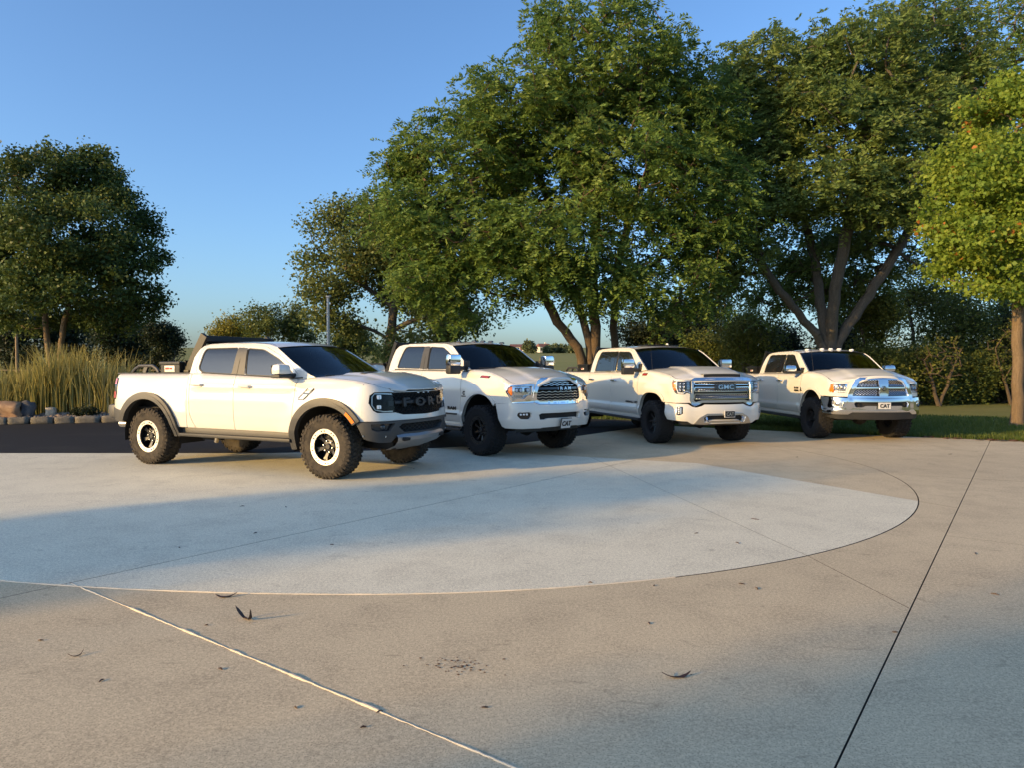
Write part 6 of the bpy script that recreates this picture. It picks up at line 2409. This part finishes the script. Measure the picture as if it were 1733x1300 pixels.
# ---- left tree behind the reeds
Y = 23.5
b = gbase(88, Y)
st = [[b, *ppath(Y, [(90, 625), (82, 590), (78, 560), (75, 500), (60, 420), (70, 330)])], [(b[0] + 0.3, b[1], b[2]), *ppath(Y, [(104, 620), (104, 580), (110, 540), (130, 470), (160, 380)])]]
make_tree('pear_tree', 'dense dark green round tree on twin trunks, behind the reeds', b, st,
          pblobs(Y, [(110, 310, 95, 58), (40, 340, 90, 70, -0.8), (190, 370, 75, 62), (110, 400, 110, 70, -1.6), (20, 440, 110, 70), (220, 450, 62, 50, -0.4), (130, 480, 110, 60, -1.2), (240, 505, 38, 32, 0.3), (-50, 400, 80, 90), (60, 520, 100, 42, 0.4), (150, 300, 60, 42, 0.6), (190, 530, 70, 32, 0.8)], seed=5),
          620, 'pear_leaf', 'bark_tan', 25, 'broad', 150, (0.12, 0.6), 0.19, tip_r=0.0062, flat=0.8, shell=0.55, tvar=0.17)

# ---- poplar in the middle distance
Y = 33.0
b = gbase(658, Y)
st = [[b, *ppath(Y, [(658, 600), (662, 560), (668, 510), (680, 450), (690, 400)])], [ppath(Y, [(660, 575)])[0], *ppath(Y, [(640, 560), (600, 548, -0.6), (560, 535, -0.8)])],
      [ppath(Y, [(667, 520)])[0], *ppath(Y, [(640, 500), (600, 470, 0.4), (570, 440, 0.6), (545, 430, 0.6)])], [ppath(Y, [(663, 560)])[0], *ppath(Y, [(700, 540), (750, 535)])]]
make_tree('poplar_tree', 'poplar with pale leaves and a dark trunk, beyond the wavy-grille pickup', b, st,
          pblobs(Y, [(615, 365, 60, 34), (560, 385, 42, 26), (680, 395, 80, 50), (528, 440, 34, 18), (560, 485, 48, 28, -0.8), (740, 440, 75, 60), (765, 535, 65, 34), (560, 535, 48, 30, -0.6), (650, 450, 70, 45, 1.5), (620, 420, 70, 40, -1.0), (600, 560, 34, 16), (700, 500, 60, 40, 1.5), (720, 570, 60, 16), (660, 600, 26, 16, -1.5)], seed=6),
          620, 'poplar_leaf', 'bark_grey', 26, 'broad', 80, (0.15, 0.75), 0.34, tip_r=0.012, flat=0.8, shell=0.45, tvar=0.2)


ORD = ['first', 'second', 'third', 'fourth', 'fifth', 'sixth', 'seventh', 'eighth', 'ninth']


def bush(u, v, ru, rv, Y, leaf, seed, label, n=90, per=70, ls=0.12, name='shrub', group='shrubs along the field edge', barkm='bark_grey', cat='shrub'):
    b = gbase(u, Y)
    x, z = px(u, v, Y)
    rx, rz = ru / 1195 * Y, rv / 1195 * Y
    r = np.random.default_rng(seed)
    bl = [(x + r.uniform(-0.4, 0.4) * rx, Y + r.uniform(-0.5, 0.5) * rx, z + r.uniform(-0.35, 0.35) * rz, rx * r.uniform(0.45, 0.7), rx * 0.6, rz * r.uniform(0.5, 0.75)) for _ in range(6)]
    low = max(b[2] + 0.25, z - rz)
    bl += [(x + r.uniform(-0.5, 0.5) * rx, Y + r.uniform(-0.3, 0.3) * rx, b[2] + 0.4 * (z - b[2]), rx * 0.6, rx * 0.5, 0.45 * (z - b[2])) for _ in range(2)]
    tr = [[(b[0] + dx, b[1], b[2]), (b[0] + dx * 2, b[1] + dx, (b[2] + z) / 2), (x + dx * 3, Y, z)] for dx in (-0.12 * rx, 0.14 * rx)]
    return make_tree(name, label, b, tr, bl, n, leaf, barkm, seed, 'broad', per, (ls, 0.65), 0.055 * (rx + rz) + 0.12, tip_r=0.010, shell=0.4, group=group, flat=0.85, tvar=0.2, cat=cat)


bush(384, 560, 36, 30, 42, 'gold_leaf', 31, 'golden green shrub at the field edge', 90, 90, 0.13, group=None)
G1 = 'shrubs beside the poplar'
for i, a in enumerate([(440, 545, 40, 38, 41), (505, 550, 42, 36, 43), (590, 575, 40, 24, 44)]):
    bush(*a, 'bush_leaf', 32 + i, ORD[i] + ' loose green shrub from the golden one, towards the poplar', 110, 70, 0.14, group=G1)
# thicket on the right and behind the parked pickups
G2 = 'thicket shrubs behind the lawn'
for i, a in enumerate([(1710, 560, 52, 80, 33), (1640, 640, 60, 45, 29), (1640, 560, 60, 75, 31), (1560, 505, 70, 55, 33), (1560, 630, 62, 50, 28.5), (1480, 630, 55, 50, 28), (1475, 540, 52, 52, 29), (1270, 570, 55, 62, 31), (1210, 600, 50, 45, 33)]):
    bush(*a, 'bush_leaf_light' if i in (3, 5, 6, 7) else 'bush_leaf', 41 + i, ORD[i] + ' leafy green shrub from the maple trunk in the thicket behind the lawn', 170, 85, 0.115, 'thicket_shrub', G2)
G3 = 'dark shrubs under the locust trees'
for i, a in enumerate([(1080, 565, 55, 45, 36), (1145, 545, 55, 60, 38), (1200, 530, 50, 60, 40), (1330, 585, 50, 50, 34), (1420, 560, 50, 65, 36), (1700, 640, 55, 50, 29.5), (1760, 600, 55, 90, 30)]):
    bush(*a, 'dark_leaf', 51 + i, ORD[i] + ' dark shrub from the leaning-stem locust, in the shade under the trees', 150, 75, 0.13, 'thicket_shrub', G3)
for i, (u, v, ru, rv, Yb) in enumerate([(1590, 610, 45, 55, 27.2), (1712, 600, 40, 60, 28.0)]):
    b = gbase(u, Yb)
    x, z = px(u, v, Yb)
    make_tree('bare_shrub', ['mostly bare twiggy shrub in front of the thicket', 'bare twiggy shrub beside the maple trunk'][i], b,
              [[b, (b[0] - 0.2, b[1], 0.8), (x - 0.6, Yb, z)], [b, (b[0] + 0.3, b[1], 0.9), (x + 0.7, Yb, z + 0.2)]],
              [(x, Yb, z, ru / 1195 * Yb, 0.9, rv / 1195 * Yb)], 90, 'bush_leaf_light', 'dead_twig', 58 + i, 'broad', 5, (0.1, 0.65), 0.1, tip_r=0.010, shell=0.3, cat='shrub')
# grove behind the left tree, its shade put into the dark leaf colour
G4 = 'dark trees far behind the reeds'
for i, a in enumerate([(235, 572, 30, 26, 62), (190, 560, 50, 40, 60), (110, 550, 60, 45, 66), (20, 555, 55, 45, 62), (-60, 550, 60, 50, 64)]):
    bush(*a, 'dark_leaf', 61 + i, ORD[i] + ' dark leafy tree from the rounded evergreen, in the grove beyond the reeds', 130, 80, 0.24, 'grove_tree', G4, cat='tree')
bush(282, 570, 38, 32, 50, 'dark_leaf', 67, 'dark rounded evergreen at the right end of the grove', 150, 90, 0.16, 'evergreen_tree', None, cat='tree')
# trees on the far side of the field
G5 = 'small trees on the horizon'
for i, a in enumerate([(897, 586, 13, 10, 235), (928, 590, 12, 6, 240), (948, 588, 16, 9, 245), (870, 593, 8, 3, 260), (972, 590, 12, 8, 240), (840, 592, 10, 4, 260), (740, 588, 22, 8, 200), (620, 588, 24, 8, 190)]):
    bush(*a, 'far_leaf', 71 + i, ORD[i] + ' small tree from the pale far house on the horizon', 60, 40, 0.75, 'field_tree', G5, cat='tree')

# ---- trees behind the photographer, whose shade falls across the drive
def off_tree(x, y, h, rw, seed, label, n=260, zlow=2.6, lean=0.0):
    b = (x, y, -0.05)
    r = np.random.default_rng(seed)
    bl = [(x + r.uniform(-0.5, 0.5) * rw, y + r.uniform(-0.5, 0.5) * rw, zlow + (h - zlow) * q, rw * (0.75 - 0.3 * abs(q - 0.45)), rw * 0.6, (h - zlow) * 0.17) for q in np.linspace(0.1, 0.92, 8)]
    make_tree('yard_tree', label, b, [[b, (x, y, 2.0), (x + 0.1, y, h * 0.6), (x, y, h * 0.85)]], bl, n, 'bush_leaf', 'bark_grey', seed, 'broad', 75, (0.2, 0.7), 0.42, tip_r=0.012, group='trees in the yard behind the photographer', shell=0.3)


off_tree(-34.4, -12.6, 9.5, 1.15, 81, 'slim yard tree whose shade crosses the pale pad', 420)
off_tree(-37.6, -15.0, 11.2, 0.6, 82, 'thin tall yard tree behind the slim one', 75)
off_tree(-31.15, -18.0, 12.5, 2.0, 83, 'broad yard tree whose shade reaches the near corner of the drive', 420)


# ---- reeds
def reeds():
    r = np.random.default_rng(5)
    n = 9000
    x = r.uniform(-17.2, -9.6, n)
    y = 20.3 + 0.29 * (x + 13.0) + r.beta(1.2, 1.6, n) * 2.4
    keep = r.random(n) < 0.55 + 0.45 * np.sin(x * 2.3 + 1.0) ** 2
    x, y = x[keep], y[keep]
    n = len(x)
    clump = 0.85 + 0.25 * np.sin(x * 1.35 + 0.6) + 0.10 * np.sin(x * 4.1)
    H = np.clip(r.normal(1.55, 0.33, n) * clump, 0.4, 2.25)
    wd = r.uniform(0.008, 0.017, n)
    ang = r.uniform(0, 2 * np.pi, n)
    lean = np.abs(r.normal(0.0, 0.22, n)) * H
    dx, dy = np.cos(ang) * lean, np.sin(ang) * lean
    sx, sy = -np.sin(ang + r.normal(0, 0.6, n)), np.cos(ang)
    nx = np.stack([sx, sy, np.zeros(n)], -1)
    P = np.stack([x, y, np.zeros(n) + 0.02], -1)
    rows = []
    for t, w in ((0, 1.0), (0.4, 0.95), (0.75, 0.7), (1.0, 0.12)):
        c = P + np.stack([dx * t ** 2.2, dy * t ** 2.2, H * t * (1 - 0.12 * t * lean / H)], -1)
        rows += [c - nx * (wd * w)[:, None], c + nx * (wd * w)[:, None]]
    V = np.stack(rows, 1)
    base = np.arange(n)[:, None] * 8
    F = np.concatenate([base + np.array([[0, 1, 3, 2]]) + 2 * k for k in range(3)], 0)
    tn = np.clip(0.5 + r.normal(0, 0.24, n) - 0.12 * np.sin(x * 1.7), 0, 1)
    me = big_mesh('reeds', V.reshape(-1, 3), F, False, np.repeat(tn, 8), ['reed_blade'])
    tag(raw_obj('reeds', me), 'tall yellow-green reeds in the planted bed', 'reeds', kind='stuff')


reeds()


def grass():
    r = np.random.default_rng(8)
    GE = np.array(GRASS_EDGE)

    def blades(x, y, h, w):
        n = len(x)
        ang = r.uniform(0, 2 * np.pi, n)
        ln = np.abs(r.normal(0, 0.5, n)) * h
        b = np.stack([x, y, zg(x, y) - 0.04], -1)
        s = np.stack([-np.sin(ang), np.cos(ang), 0 * ang], -1) * w[:, None]
        mid = b + np.stack([np.cos(ang) * ln * 0.35, np.sin(ang) * ln * 0.35, h * 0.65], -1)
        tip = b + np.stack([np.cos(ang) * ln, np.sin(ang) * ln, h], -1)
        V = np.stack([b - s, b + s, mid + s * 0.7, mid - s * 0.7, tip], 1)
        k = np.arange(n)[:, None] * 5
        return V, k
    n = 60000
    t = r.random(n) ** 1.6
    x = r.uniform(3.8, 17.0, n)
    ye = np.interp(x, GE[:, 0], GE[:, 1])
    y = ye + 0.02 + t * 9.0 + 0.10 * r.random(n)
    h = r.uniform(0.05, 0.12, n) * (1 + 0.5 * np.exp(-(y - ye) / 0.4))
    w = r.uniform(0.004, 0.008, n) * (1 + 0.08 * (y - ye))
    x2 = r.uniform(-6, 6, 16000)
    y2 = r.uniform(20.4, 26, 16000)
    x = np.r_[x, x2]
    y = np.r_[y, y2]
    h = np.r_[h, r.uniform(0.06, 0.2, 16000)]
    w = np.r_[w, r.uniform(0.006, 0.012, 16000)]
    V, k = blades(x, y, h, w)
    V = V.reshape(-1, 3)
    F = np.concatenate([k + np.array([[0, 1, 2]]), k + np.array([[0, 2, 3]]), k + np.array([[3, 2, 4]])], 0)
    tn = np.clip(r.normal(0.5, 0.22, len(x)), 0, 1)
    me = big_mesh('grass', V, F, False, np.repeat(tn, 5), ['grass_blade'])
    tag(raw_obj('grass', me), 'lawn grass along the edge of the drive', 'grass', kind='stuff')
    # rougher pasture beyond the trees
    n = 26000
    x = r.uniform(-40, 30, n)
    y = r.uniform(24, 62, n)
    ok = (x < 4.5) | (y > 42)
    x, y = x[ok], y[ok]
    n = len(x)
    V, k = blades(x, y, r.uniform(0.15, 0.45, n), r.uniform(0.012, 0.03, n))
    F = np.concatenate([k + np.array([[0, 1, 2]]), k + np.array([[0, 2, 3]]), k + np.array([[3, 2, 4]])], 0)
    tn = np.clip(r.normal(0.62, 0.25, n), 0, 1)
    me = big_mesh('pasture_grass', V.reshape(-1, 3), F, False, np.repeat(tn, 5), ['grass_blade'])
    tag(raw_obj('pasture_grass', me), 'rough pasture grass beyond the lane', 'grass', kind='stuff')


grass()

# ================================================================== stones, fence, poles, houses, litter
def stone_mat(name, a, b, scale=6):
    k = NT(name)
    n = k.noise(scale, 6, 0.7, k.obj(), 0.4)
    k.link(k.ramp(n, [(0.3, a), (0.7, b)]), k.b.inputs['Base Color'])
    k.b.inputs['Roughness'].default_value = 0.9
    k.bump(k.noise(scale * 4, 6, 0.7, k.obj()), 0.6, 0.02)


stone_mat('edging_concrete', (0.11, 0.10, 0.08), (0.20, 0.18, 0.14))
stone_mat('sandstone', (0.22, 0.115, 0.06), (0.40, 0.27, 0.16), 4)
stone_mat('dark_stone', (0.035, 0.036, 0.042), (0.12, 0.115, 0.11), 5)
stone_mat('pale_block', (0.34, 0.29, 0.21), (0.48, 0.42, 0.31), 7)
stone_mat('pebble', (0.12, 0.095, 0.075), (0.34, 0.27, 0.21), 30)
simple('post_wood', (0.26, 0.19, 0.12), 0.85, var=0.3)
simple('pole_white', (0.62, 0.60, 0.56), 0.6, var=0.1)
simple('wire', (0.16, 0.15, 0.14), 0.6, metallic=0.5)
simple('pod_brown', (0.045, 0.022, 0.014), 0.5, var=0.4)
simple('pod_tan', (0.11, 0.07, 0.04), 0.7, var=0.3)
simple('dry_leaf', (0.22, 0.09, 0.035), 0.8, var=0.4)
simple('house_wall', (0.62, 0.58, 0.50), 0.8)
simple('house_roof', (0.16, 0.07, 0.05), 0.8)
simple('house_glass', (0.03, 0.035, 0.04), 0.15)


def rough_block(name, c, size, rz, material, seed, bev=0.25, amp=0.03, sub=3):
    bm = bmesh.new()
    bmesh.ops.create_cube(bm, size=1.0)
    bmesh.ops.subdivide_edges(bm, edges=bm.edges[:], cuts=sub, use_grid_fill=True)
    r = np.random.default_rng(seed)
    ph = r.uniform(0, 6, 6)
    for v in bm.verts:
        p = np.array(v.co) * 2
        q = p / (np.abs(p) ** 4).sum() ** 0.25
        p = p * (1 - bev) + q * bev
        nrm = np.array([math.sin(p[1] * 3 + ph[0]) + math.sin(p[2] * 5 + ph[1]), math.sin(p[0] * 3 + ph[2]) + math.sin(p[2] * 4 + ph[3]), math.sin(p[0] * 4 + ph[4]) + math.sin(p[1] * 5 + ph[5])])
        p = p / 2 * np.array(size) + nrm * amp * min(size) + r.normal(size=3) * amp * 0.25 * min(size)
        v.co = Vector(p)
    for f in bm.faces:
        f.smooth = True
    me = bpy.data.meshes.new(name)
    bm.to_mesh(me)
    bm.free()
    o = raw_obj(name, me, material)
    o.location = c
    o.rotation_euler = (0, 0, rz)
    return o


# edging stones along the bed
x, y = -16.2, 17.62
k = 0
while x < -7.6:
    L = (0.50, 0.62, 0.58, 0.42, 0.62, 0.36, 0.5, 0.55)[k % 8]
    a = math.atan2(1.27, 4.2)
    c = (x + math.cos(a) * L / 2, y + math.sin(a) * L / 2, 0.075)
    o = rough_block('edging_stone', c, (L - 0.03, 0.20, 0.19), a + random.uniform(-0.05, 0.05), 'edging_concrete', 300 + k, 0.3, 0.05)
    tag(o, 'rounded grey-brown edging stone in the row along the gravel bed', 'edging stone', 'edging stones along the bed')
    x += math.cos(a) * L
    y += math.sin(a) * L
    k += 1

# bed soil and pebbles
pts = [(-17.5, 17.6), (-7.2, 20.55), (-8.5, 24.0), (-18.5, 22.0)]
tag(raw_obj('planting_bed', mesh('planting_bed', [(px_, py_, 0.012) for px_, py_ in pts], [(0, 1, 2, 3)]), 'mulch'), 'soil of the planted bed under the reeds', kind='structure')


def pebbles():
    r = np.random.default_rng(9)
    n = 2600
    x = r.uniform(-16.6, -8.0, n)
    y = 17.7 + (x + 16.2) * 0.302 + 0.22 + r.random(n) ** 1.3 * 1.7
    s = r.uniform(0.025, 0.065, n) * (1 + 0.5 * (r.random(n) < 0.08))
    oc = np.array([(1, 0, 0), (-1, 0, 0), (0, 1, 0), (0, -1, 0), (0, 0, 1), (0, 0, -1), (0.62, 0.62, 0.55), (-0.62, 0.62, 0.55), (0.62, -0.62, 0.55), (-0.62, -0.62, 0.55)], float)
    tri = np.array([(0, 6, 8), (0, 2, 6), (2, 7, 6), (2, 1, 7), (1, 9, 7), (1, 3, 9), (3, 8, 9), (3, 0, 8), (4, 6, 7), (4, 7, 9), (4, 9, 8), (4, 8, 6), (0, 5, 2), (2, 5, 1), (1, 5, 3), (3, 5, 0)])
    V = oc[None] * (s[:, None] * r.uniform(0.7, 1.3, (n, 3)))[:, None] + r.normal(size=(n, 10, 3)) * (s * 0.06)[:, None, None]
    ca, sa = np.cos(x * 50), np.sin(x * 50)
    V = np.stack([V[..., 0] * ca[:, None] - V[..., 1] * sa[:, None], V[..., 0] * sa[:, None] + V[..., 1] * ca[:, None], V[..., 2]], -1)
    hz = 0.04 + 0.12 * np.clip((y - (17.7 + (x + 16.2) * 0.302)) / 1.2, 0, 1) * (0.6 + 0.4 * np.sin(x * 1.9))
    V += np.stack([x, y, hz], -1)[:, None]
    F = (tri[None] + np.arange(n)[:, None, None] * 10).reshape(-1, 3)
    me = big_mesh('gravel', V.reshape(-1, 3), F, True, np.repeat(r.random(n), 10), ['pebble'])
    tag(raw_obj('gravel', me), 'mixed pebbles between the edging stones and the reeds', 'gravel', kind='stuff')


pebbles()
o = rough_block('boulder', (-14.05, 19.40, 0.24), (1.15, 0.62, 0.50), 0.22, 'sandstone', 77, 0.45, 0.09, 4)
tag(o, 'long flat orange-brown boulder in the gravel bed', 'boulder')
for v in o.data.vertices:
    v.co.z += 0.10 * v.co.x
o = rough_block('boulder', (-13.42, 19.55, 0.25), (0.32, 0.45, 0.56), 0.5, 'dark_stone', 78, 0.4, 0.10, 4)
tag(o, 'dark upright boulder at the end of the orange-brown one', 'boulder')
o = rough_block('stone_block', (-12.88, 19.7, 0.24), (0.24, 0.22, 0.26), 0.4, 'pale_block', 79, 0.25, 0.03, 3)
tag(o, 'small pale square stone block at the foot of the reeds', 'stone block')
b0 = (-12.05, 19.95, 0.03)
make_tree('small_plant', 'low dark green plant among the pebbles', b0, [[b0, (b0[0], b0[1], 0.3)]], [(b0[0], b0[1], 0.22, 0.3, 0.25, 0.18)], 40, 'dark_leaf', 'dead_twig', 90, 'broad', 40, (0.06, 0.6), 0.08, tip_r=0.004, cat='plant')


def fence(name, a, b, step, h, label, wires=(0.35, 0.65, 0.95), rail=None, r=0.035):
    a, b = np.array(a, float), np.array(b, float)
    root = empty(name, (a[0], a[1], float(zg(*a))))
    tag(root, label, 'fence')
    n = int(np.hypot(*(b - a)) / step)
    z0 = float(zg(*a))
    m = MB()
    m.lathe([(0, 0), (r, 0), (r, h), (0, h + 0.02)], 7, axis='z')
    post = m.build('post', 'post_wood', root)
    for i in range(1, n + 1):
        p = a + (b - a) * i / n
        o = post.copy()
        COL.objects.link(o)
        o.parent = root
        o.location = (p[0] - a[0], p[1] - a[1], float(zg(*p)) - z0)
    for w in wires:
        m = MB()
        m.tube([((b - a)[0] * i / n, (b - a)[1] * i / n, float(zg(*(a + (b - a) * i / n))) - z0 + h * w) for i in range(n + 1)], 0.007 if w != rail else 0.03, 4)
        m.build('wire' if w != rail else 'rail', 'wire' if w != rail else 'post_wood', root)


fence('pasture_fence', (-42, 40), (-16.5, 40), 3.0, 1.15, 'pasture fence with a top rail, beyond the reeds and the left tree', (0.4, 0.7, 0.97), 0.97)
fence('wire_fence', (-14, 44), (12, 40), 3.4, 1.15, 'thin wire pasture fence beyond the middle pickups', (0.35, 0.65, 0.95))

x, z = px(29, 556, 28)
m = MB()
m.lathe([(0, 0), (0.055, 0), (0.05, z - 0.2), (0, z - 0.18)], 9, axis='z')
m.box((0, 0, 0.02), (0.2, 0.2, 0.06), bev=0.02)
o = m.build('wooden_post', 'post_wood')
o.location = (x, 28, float(zg(x, 28)) - 0.03)
tag(o, 'tall slim tan wooden post behind the reeds', 'post')
x, z = px(556, 503, 30)
root = empty('utility_pole', (x, 30, float(zg(x, 30)) - 0.05))
tag(root, 'slim white pole beside the poplar', 'pole')
m = MB()
m.tube([(0, 0, 0), (0, 0, z * 0.5), (0, 0, z)], [0.075, 0.07, 0.055], 10)
m.build('shaft', 'pole_white', root)
m = MB()
m.box((0, 0, z + 0.03), (0.16, 0.16, 0.08), bev=0.02)
m.build('cap', 'pole_white', root)
x, z = px(914, 604, 60)
m = MB()
m.tube([(0, 0, 0), (0, 0, 1.55)], 0.03, 6)
m.box((0.12, 0, 1.25), (0.22, 0.03, 0.14), bev=0.01)
o = m.build('field_marker', 'post_wood')
o.location = (x, 60, float(zg(x, 60)) - 0.03)
tag(o, 'thin marker stake with a small board in the field', 'stake')
x, z = px(938, 613, 60)
o = rough_block('white_stone', (x, 60, float(zg(x, 60)) + 0.12), (1.1, 0.8, 0.6), 0.3, 'pole_white', 95, 0.6, 0.04, 3)
tag(o, 'white rounded stone lying in the field', 'stone')


def house(x, y, w, d, h, rh, label, rz=0.0):
    z = float(zg(x, y)) - 0.1
    root = empty('farm_house', (x, y, z), rz)
    tag(root, label, 'house')
    m = MB()
    m.box((0, 0, h / 2), (w, d, h))
    wl = m.build('wall', 'house_wall', root, smooth=False)
    m = MB()
    hw, hd = w / 2 + 0.4, d / 2 + 0.4
    m.addm([(-hw, -hd, h), (hw, -hd, h), (hw, hd, h), (-hw, hd, h), (-hw + 0.5, 0, h + rh), (hw - 0.5, 0, h + rh)], [(0, 1, 5, 4), (2, 3, 4, 5), (0, 4, 3), (1, 2, 5), (0, 3, 2, 1)])
    rf = m.build('roof', 'house_roof', root, smooth=False)
    m = MB()
    m.box((w * 0.2, 0.3, h + rh), (0.6, 0.6, 1.0))
    m.build('chimney', 'house_wall', rf, smooth=False)
    for k in range(4):
        m = MB()
        m.box((-w / 2 + w * (k + 0.7) / 4.4, -d / 2 - 0.02, h * 0.55), (0.9, 0.06, 1.1))
        m.build('window', 'house_glass', root, smooth=False)
    m = MB()
    m.box((w * 0.02, -d / 2 - 0.02, 1.0), (0.9, 0.05, 2.0))
    m.build('door', 'house_roof', root, smooth=False)


house(4.0, 330, 10, 7, 2.0, 1.3, 'low red-roofed farm house on the horizon')
house(12.0, 270, 4.5, 4.5, 2.2, 1.2, 'small pale house among the trees on the horizon', 0.3)


# ---- seed pods and dry litter on the concrete
def pod(c, L, w, bend, rz, material, label, curl=0.0, seed=1):
    r = np.random.default_rng(seed)
    rows = []
    n = 12
    for i in range(n + 1):
        t = i / n - 0.5
        x = L * t
        y = bend * (4 * t * t)
        z = 0.006 + curl * max(0, abs(t) - 0.15) ** 1.5 * 4
        ww = w * (1 - (2 * t) ** 4) * (0.85 + 0.15 * math.sin(i * 1.7)) + 0.0015
        tw = 0.6 * math.sin(i * 0.5 + seed)
        row = []
        for a in np.linspace(0, 2 * math.pi, 7)[:-1]:
            u, v = ww / 2 * math.cos(a), max(0.0025, ww * 0.16) * math.sin(a)
            row.append((x, y + u * math.cos(tw) - v * math.sin(tw), z + u * math.sin(tw) * 0.7 + v * math.cos(tw) + 0.002))
        rows.append(row + [row[0]])
    m = MB()
    m.grid(rows)
    m.tube([(L * 0.49, bend, 0.006), (L * 0.56, bend * 1.3, 0.004)], 0.0015, 5)
    o = m.build('seed_pod', material)
    zmin = min(v.co.z for v in o.data.vertices)
    o.location = (c[0], c[1], 0.0015 - zmin)
    o.rotation_euler = (0, 0, rz)
    tag(o, label, 'seed pod')


pod((-1.86, 4.56), 0.135, 0.028, 0.02, 0.35, 'pod_brown', 'dark flat seed pod lying just outside the edge of the pale pad', 0.02, 1)
pod((-1.57, 4.16), 0.125, 0.034, -0.035, -0.5, 'pod_brown', 'curled dark seed pod with one end standing up', 0.09, 2)
pod((0.80, 3.37), 0.145, 0.022, 0.022, 0.12, 'pod_brown', 'long thin dark seed pod on the open tan slab', 0.02, 3)
pod((-2.25, 3.62), 0.075, 0.010, 0.02, 0.9, 'pod_tan', 'small pale curved pod sliver left of the sealed joint', 0.02, 4)
tag_l = 'small crumb of dry litter on the drive'
for i, (u, v, L) in enumerate([(62, 1089, .03), (165, 1159, .03), (368, 1139, .03), (345, 1063, .02), (483, 860, .06), (408, 859, .05), (1283, 1000, .05), (1258, 992, .04), (1657, 940, .06), (1690, 1010, .05), (1610, 770, .10), (1480, 745, .08), (1000, 990, .03), (1108, 995, .03), (1280, 881, .08), (640, 1213, .03), (1250, 922, .05), (820, 1205, .03), (700, 795, .05), (560, 925, .04), (1350, 775, .07), (497, 1205, .025), (612, 1240, .025), (1100, 1060, .03), (1520, 1075, .03), (430, 905, .04), (300, 930, .03), (1180, 905, .05)]):
    d = (622 - v) / 1195
    Yq = -1.5 / d
    Xq = (u - 866.5) / 1195 * Yq
    m = MB()
    m.tube([(-L / 2, 0, 0.003), (0, 0.15 * L * (1 if i % 2 else -1), 0.006), (L / 2, 0, 0.004)], [0.002, 0.0045, 0.002], 5)
    o = m.build('litter_crumb', 'pod_brown' if i % 3 else 'pod_tan')
    o.location = (Xq, Yq, 0.0)
    o.rotation_euler = (0, 0, i * 1.3)
    tag(o, tag_l, 'litter', 'litter crumbs on the drive')


def crumbs():
    r = np.random.default_rng(14)
    n = 70
    x = np.r_[r.normal(-0.28, 0.09, 45), r.normal(4.5, 2.5, 25)]
    y = np.r_[r.normal(3.52, 0.06, 45), r.normal(14.0, 0.5, 25)]
    V, F = [], []
    for i in range(n):
        s = r.uniform(0.004, 0.011)
        q = [(x[i] + s * math.cos(a), y[i] + s * 0.6 * math.sin(a), 0.002) for a in (0, 1.6, 3.1, 4.7)] + [(x[i], y[i], 0.006)]
        k = len(V)
        V += q
        F += [(k, k + 1, k + 4), (k + 1, k + 2, k + 4), (k + 2, k + 3, k + 4), (k + 3, k, k + 4)]
    tag(raw_obj('litter_specks', mesh('litter_specks', V, F), 'pod_brown'), 'scatter of dark specks on the tan slab', 'litter', kind='stuff')


crumbs()
# fallen leaves at the grass edge
for i in range(26):
    u = 1560 + random.uniform(0, 130) + 20 * random.random()
    x0 = random.uniform(8.7, 10.6)
    y0 = float(np.interp(x0, [p[0] for p in GRASS_EDGE], [p[1] for p in GRASS_EDGE])) + random.uniform(-0.22, 0.05)
    s = random.uniform(0.04, 0.08)
    m = MB()
    c1 = random.uniform(0.01, 0.03)
    m.grid([[(-s, -s * 0.6, c1), (-s, s * 0.5, 0.003)], [(0, -s * 0.8, 0.004), (0, s * 0.9, c1)], [(s * 0.9, -s * 0.3, c1 * 1.2), (s, s * 0.4, 0.006)]])
    o = m.build('fallen_leaf', 'dry_leaf' if i % 3 else 'pod_tan')
    o.location = (x0, y0, 0.003)
    o.rotation_euler = (0, 0, random.uniform(0, 6.28))
    tag(o, 'dry fallen leaf at the edge of the lawn', 'leaf', 'fallen leaves along the lawn edge')
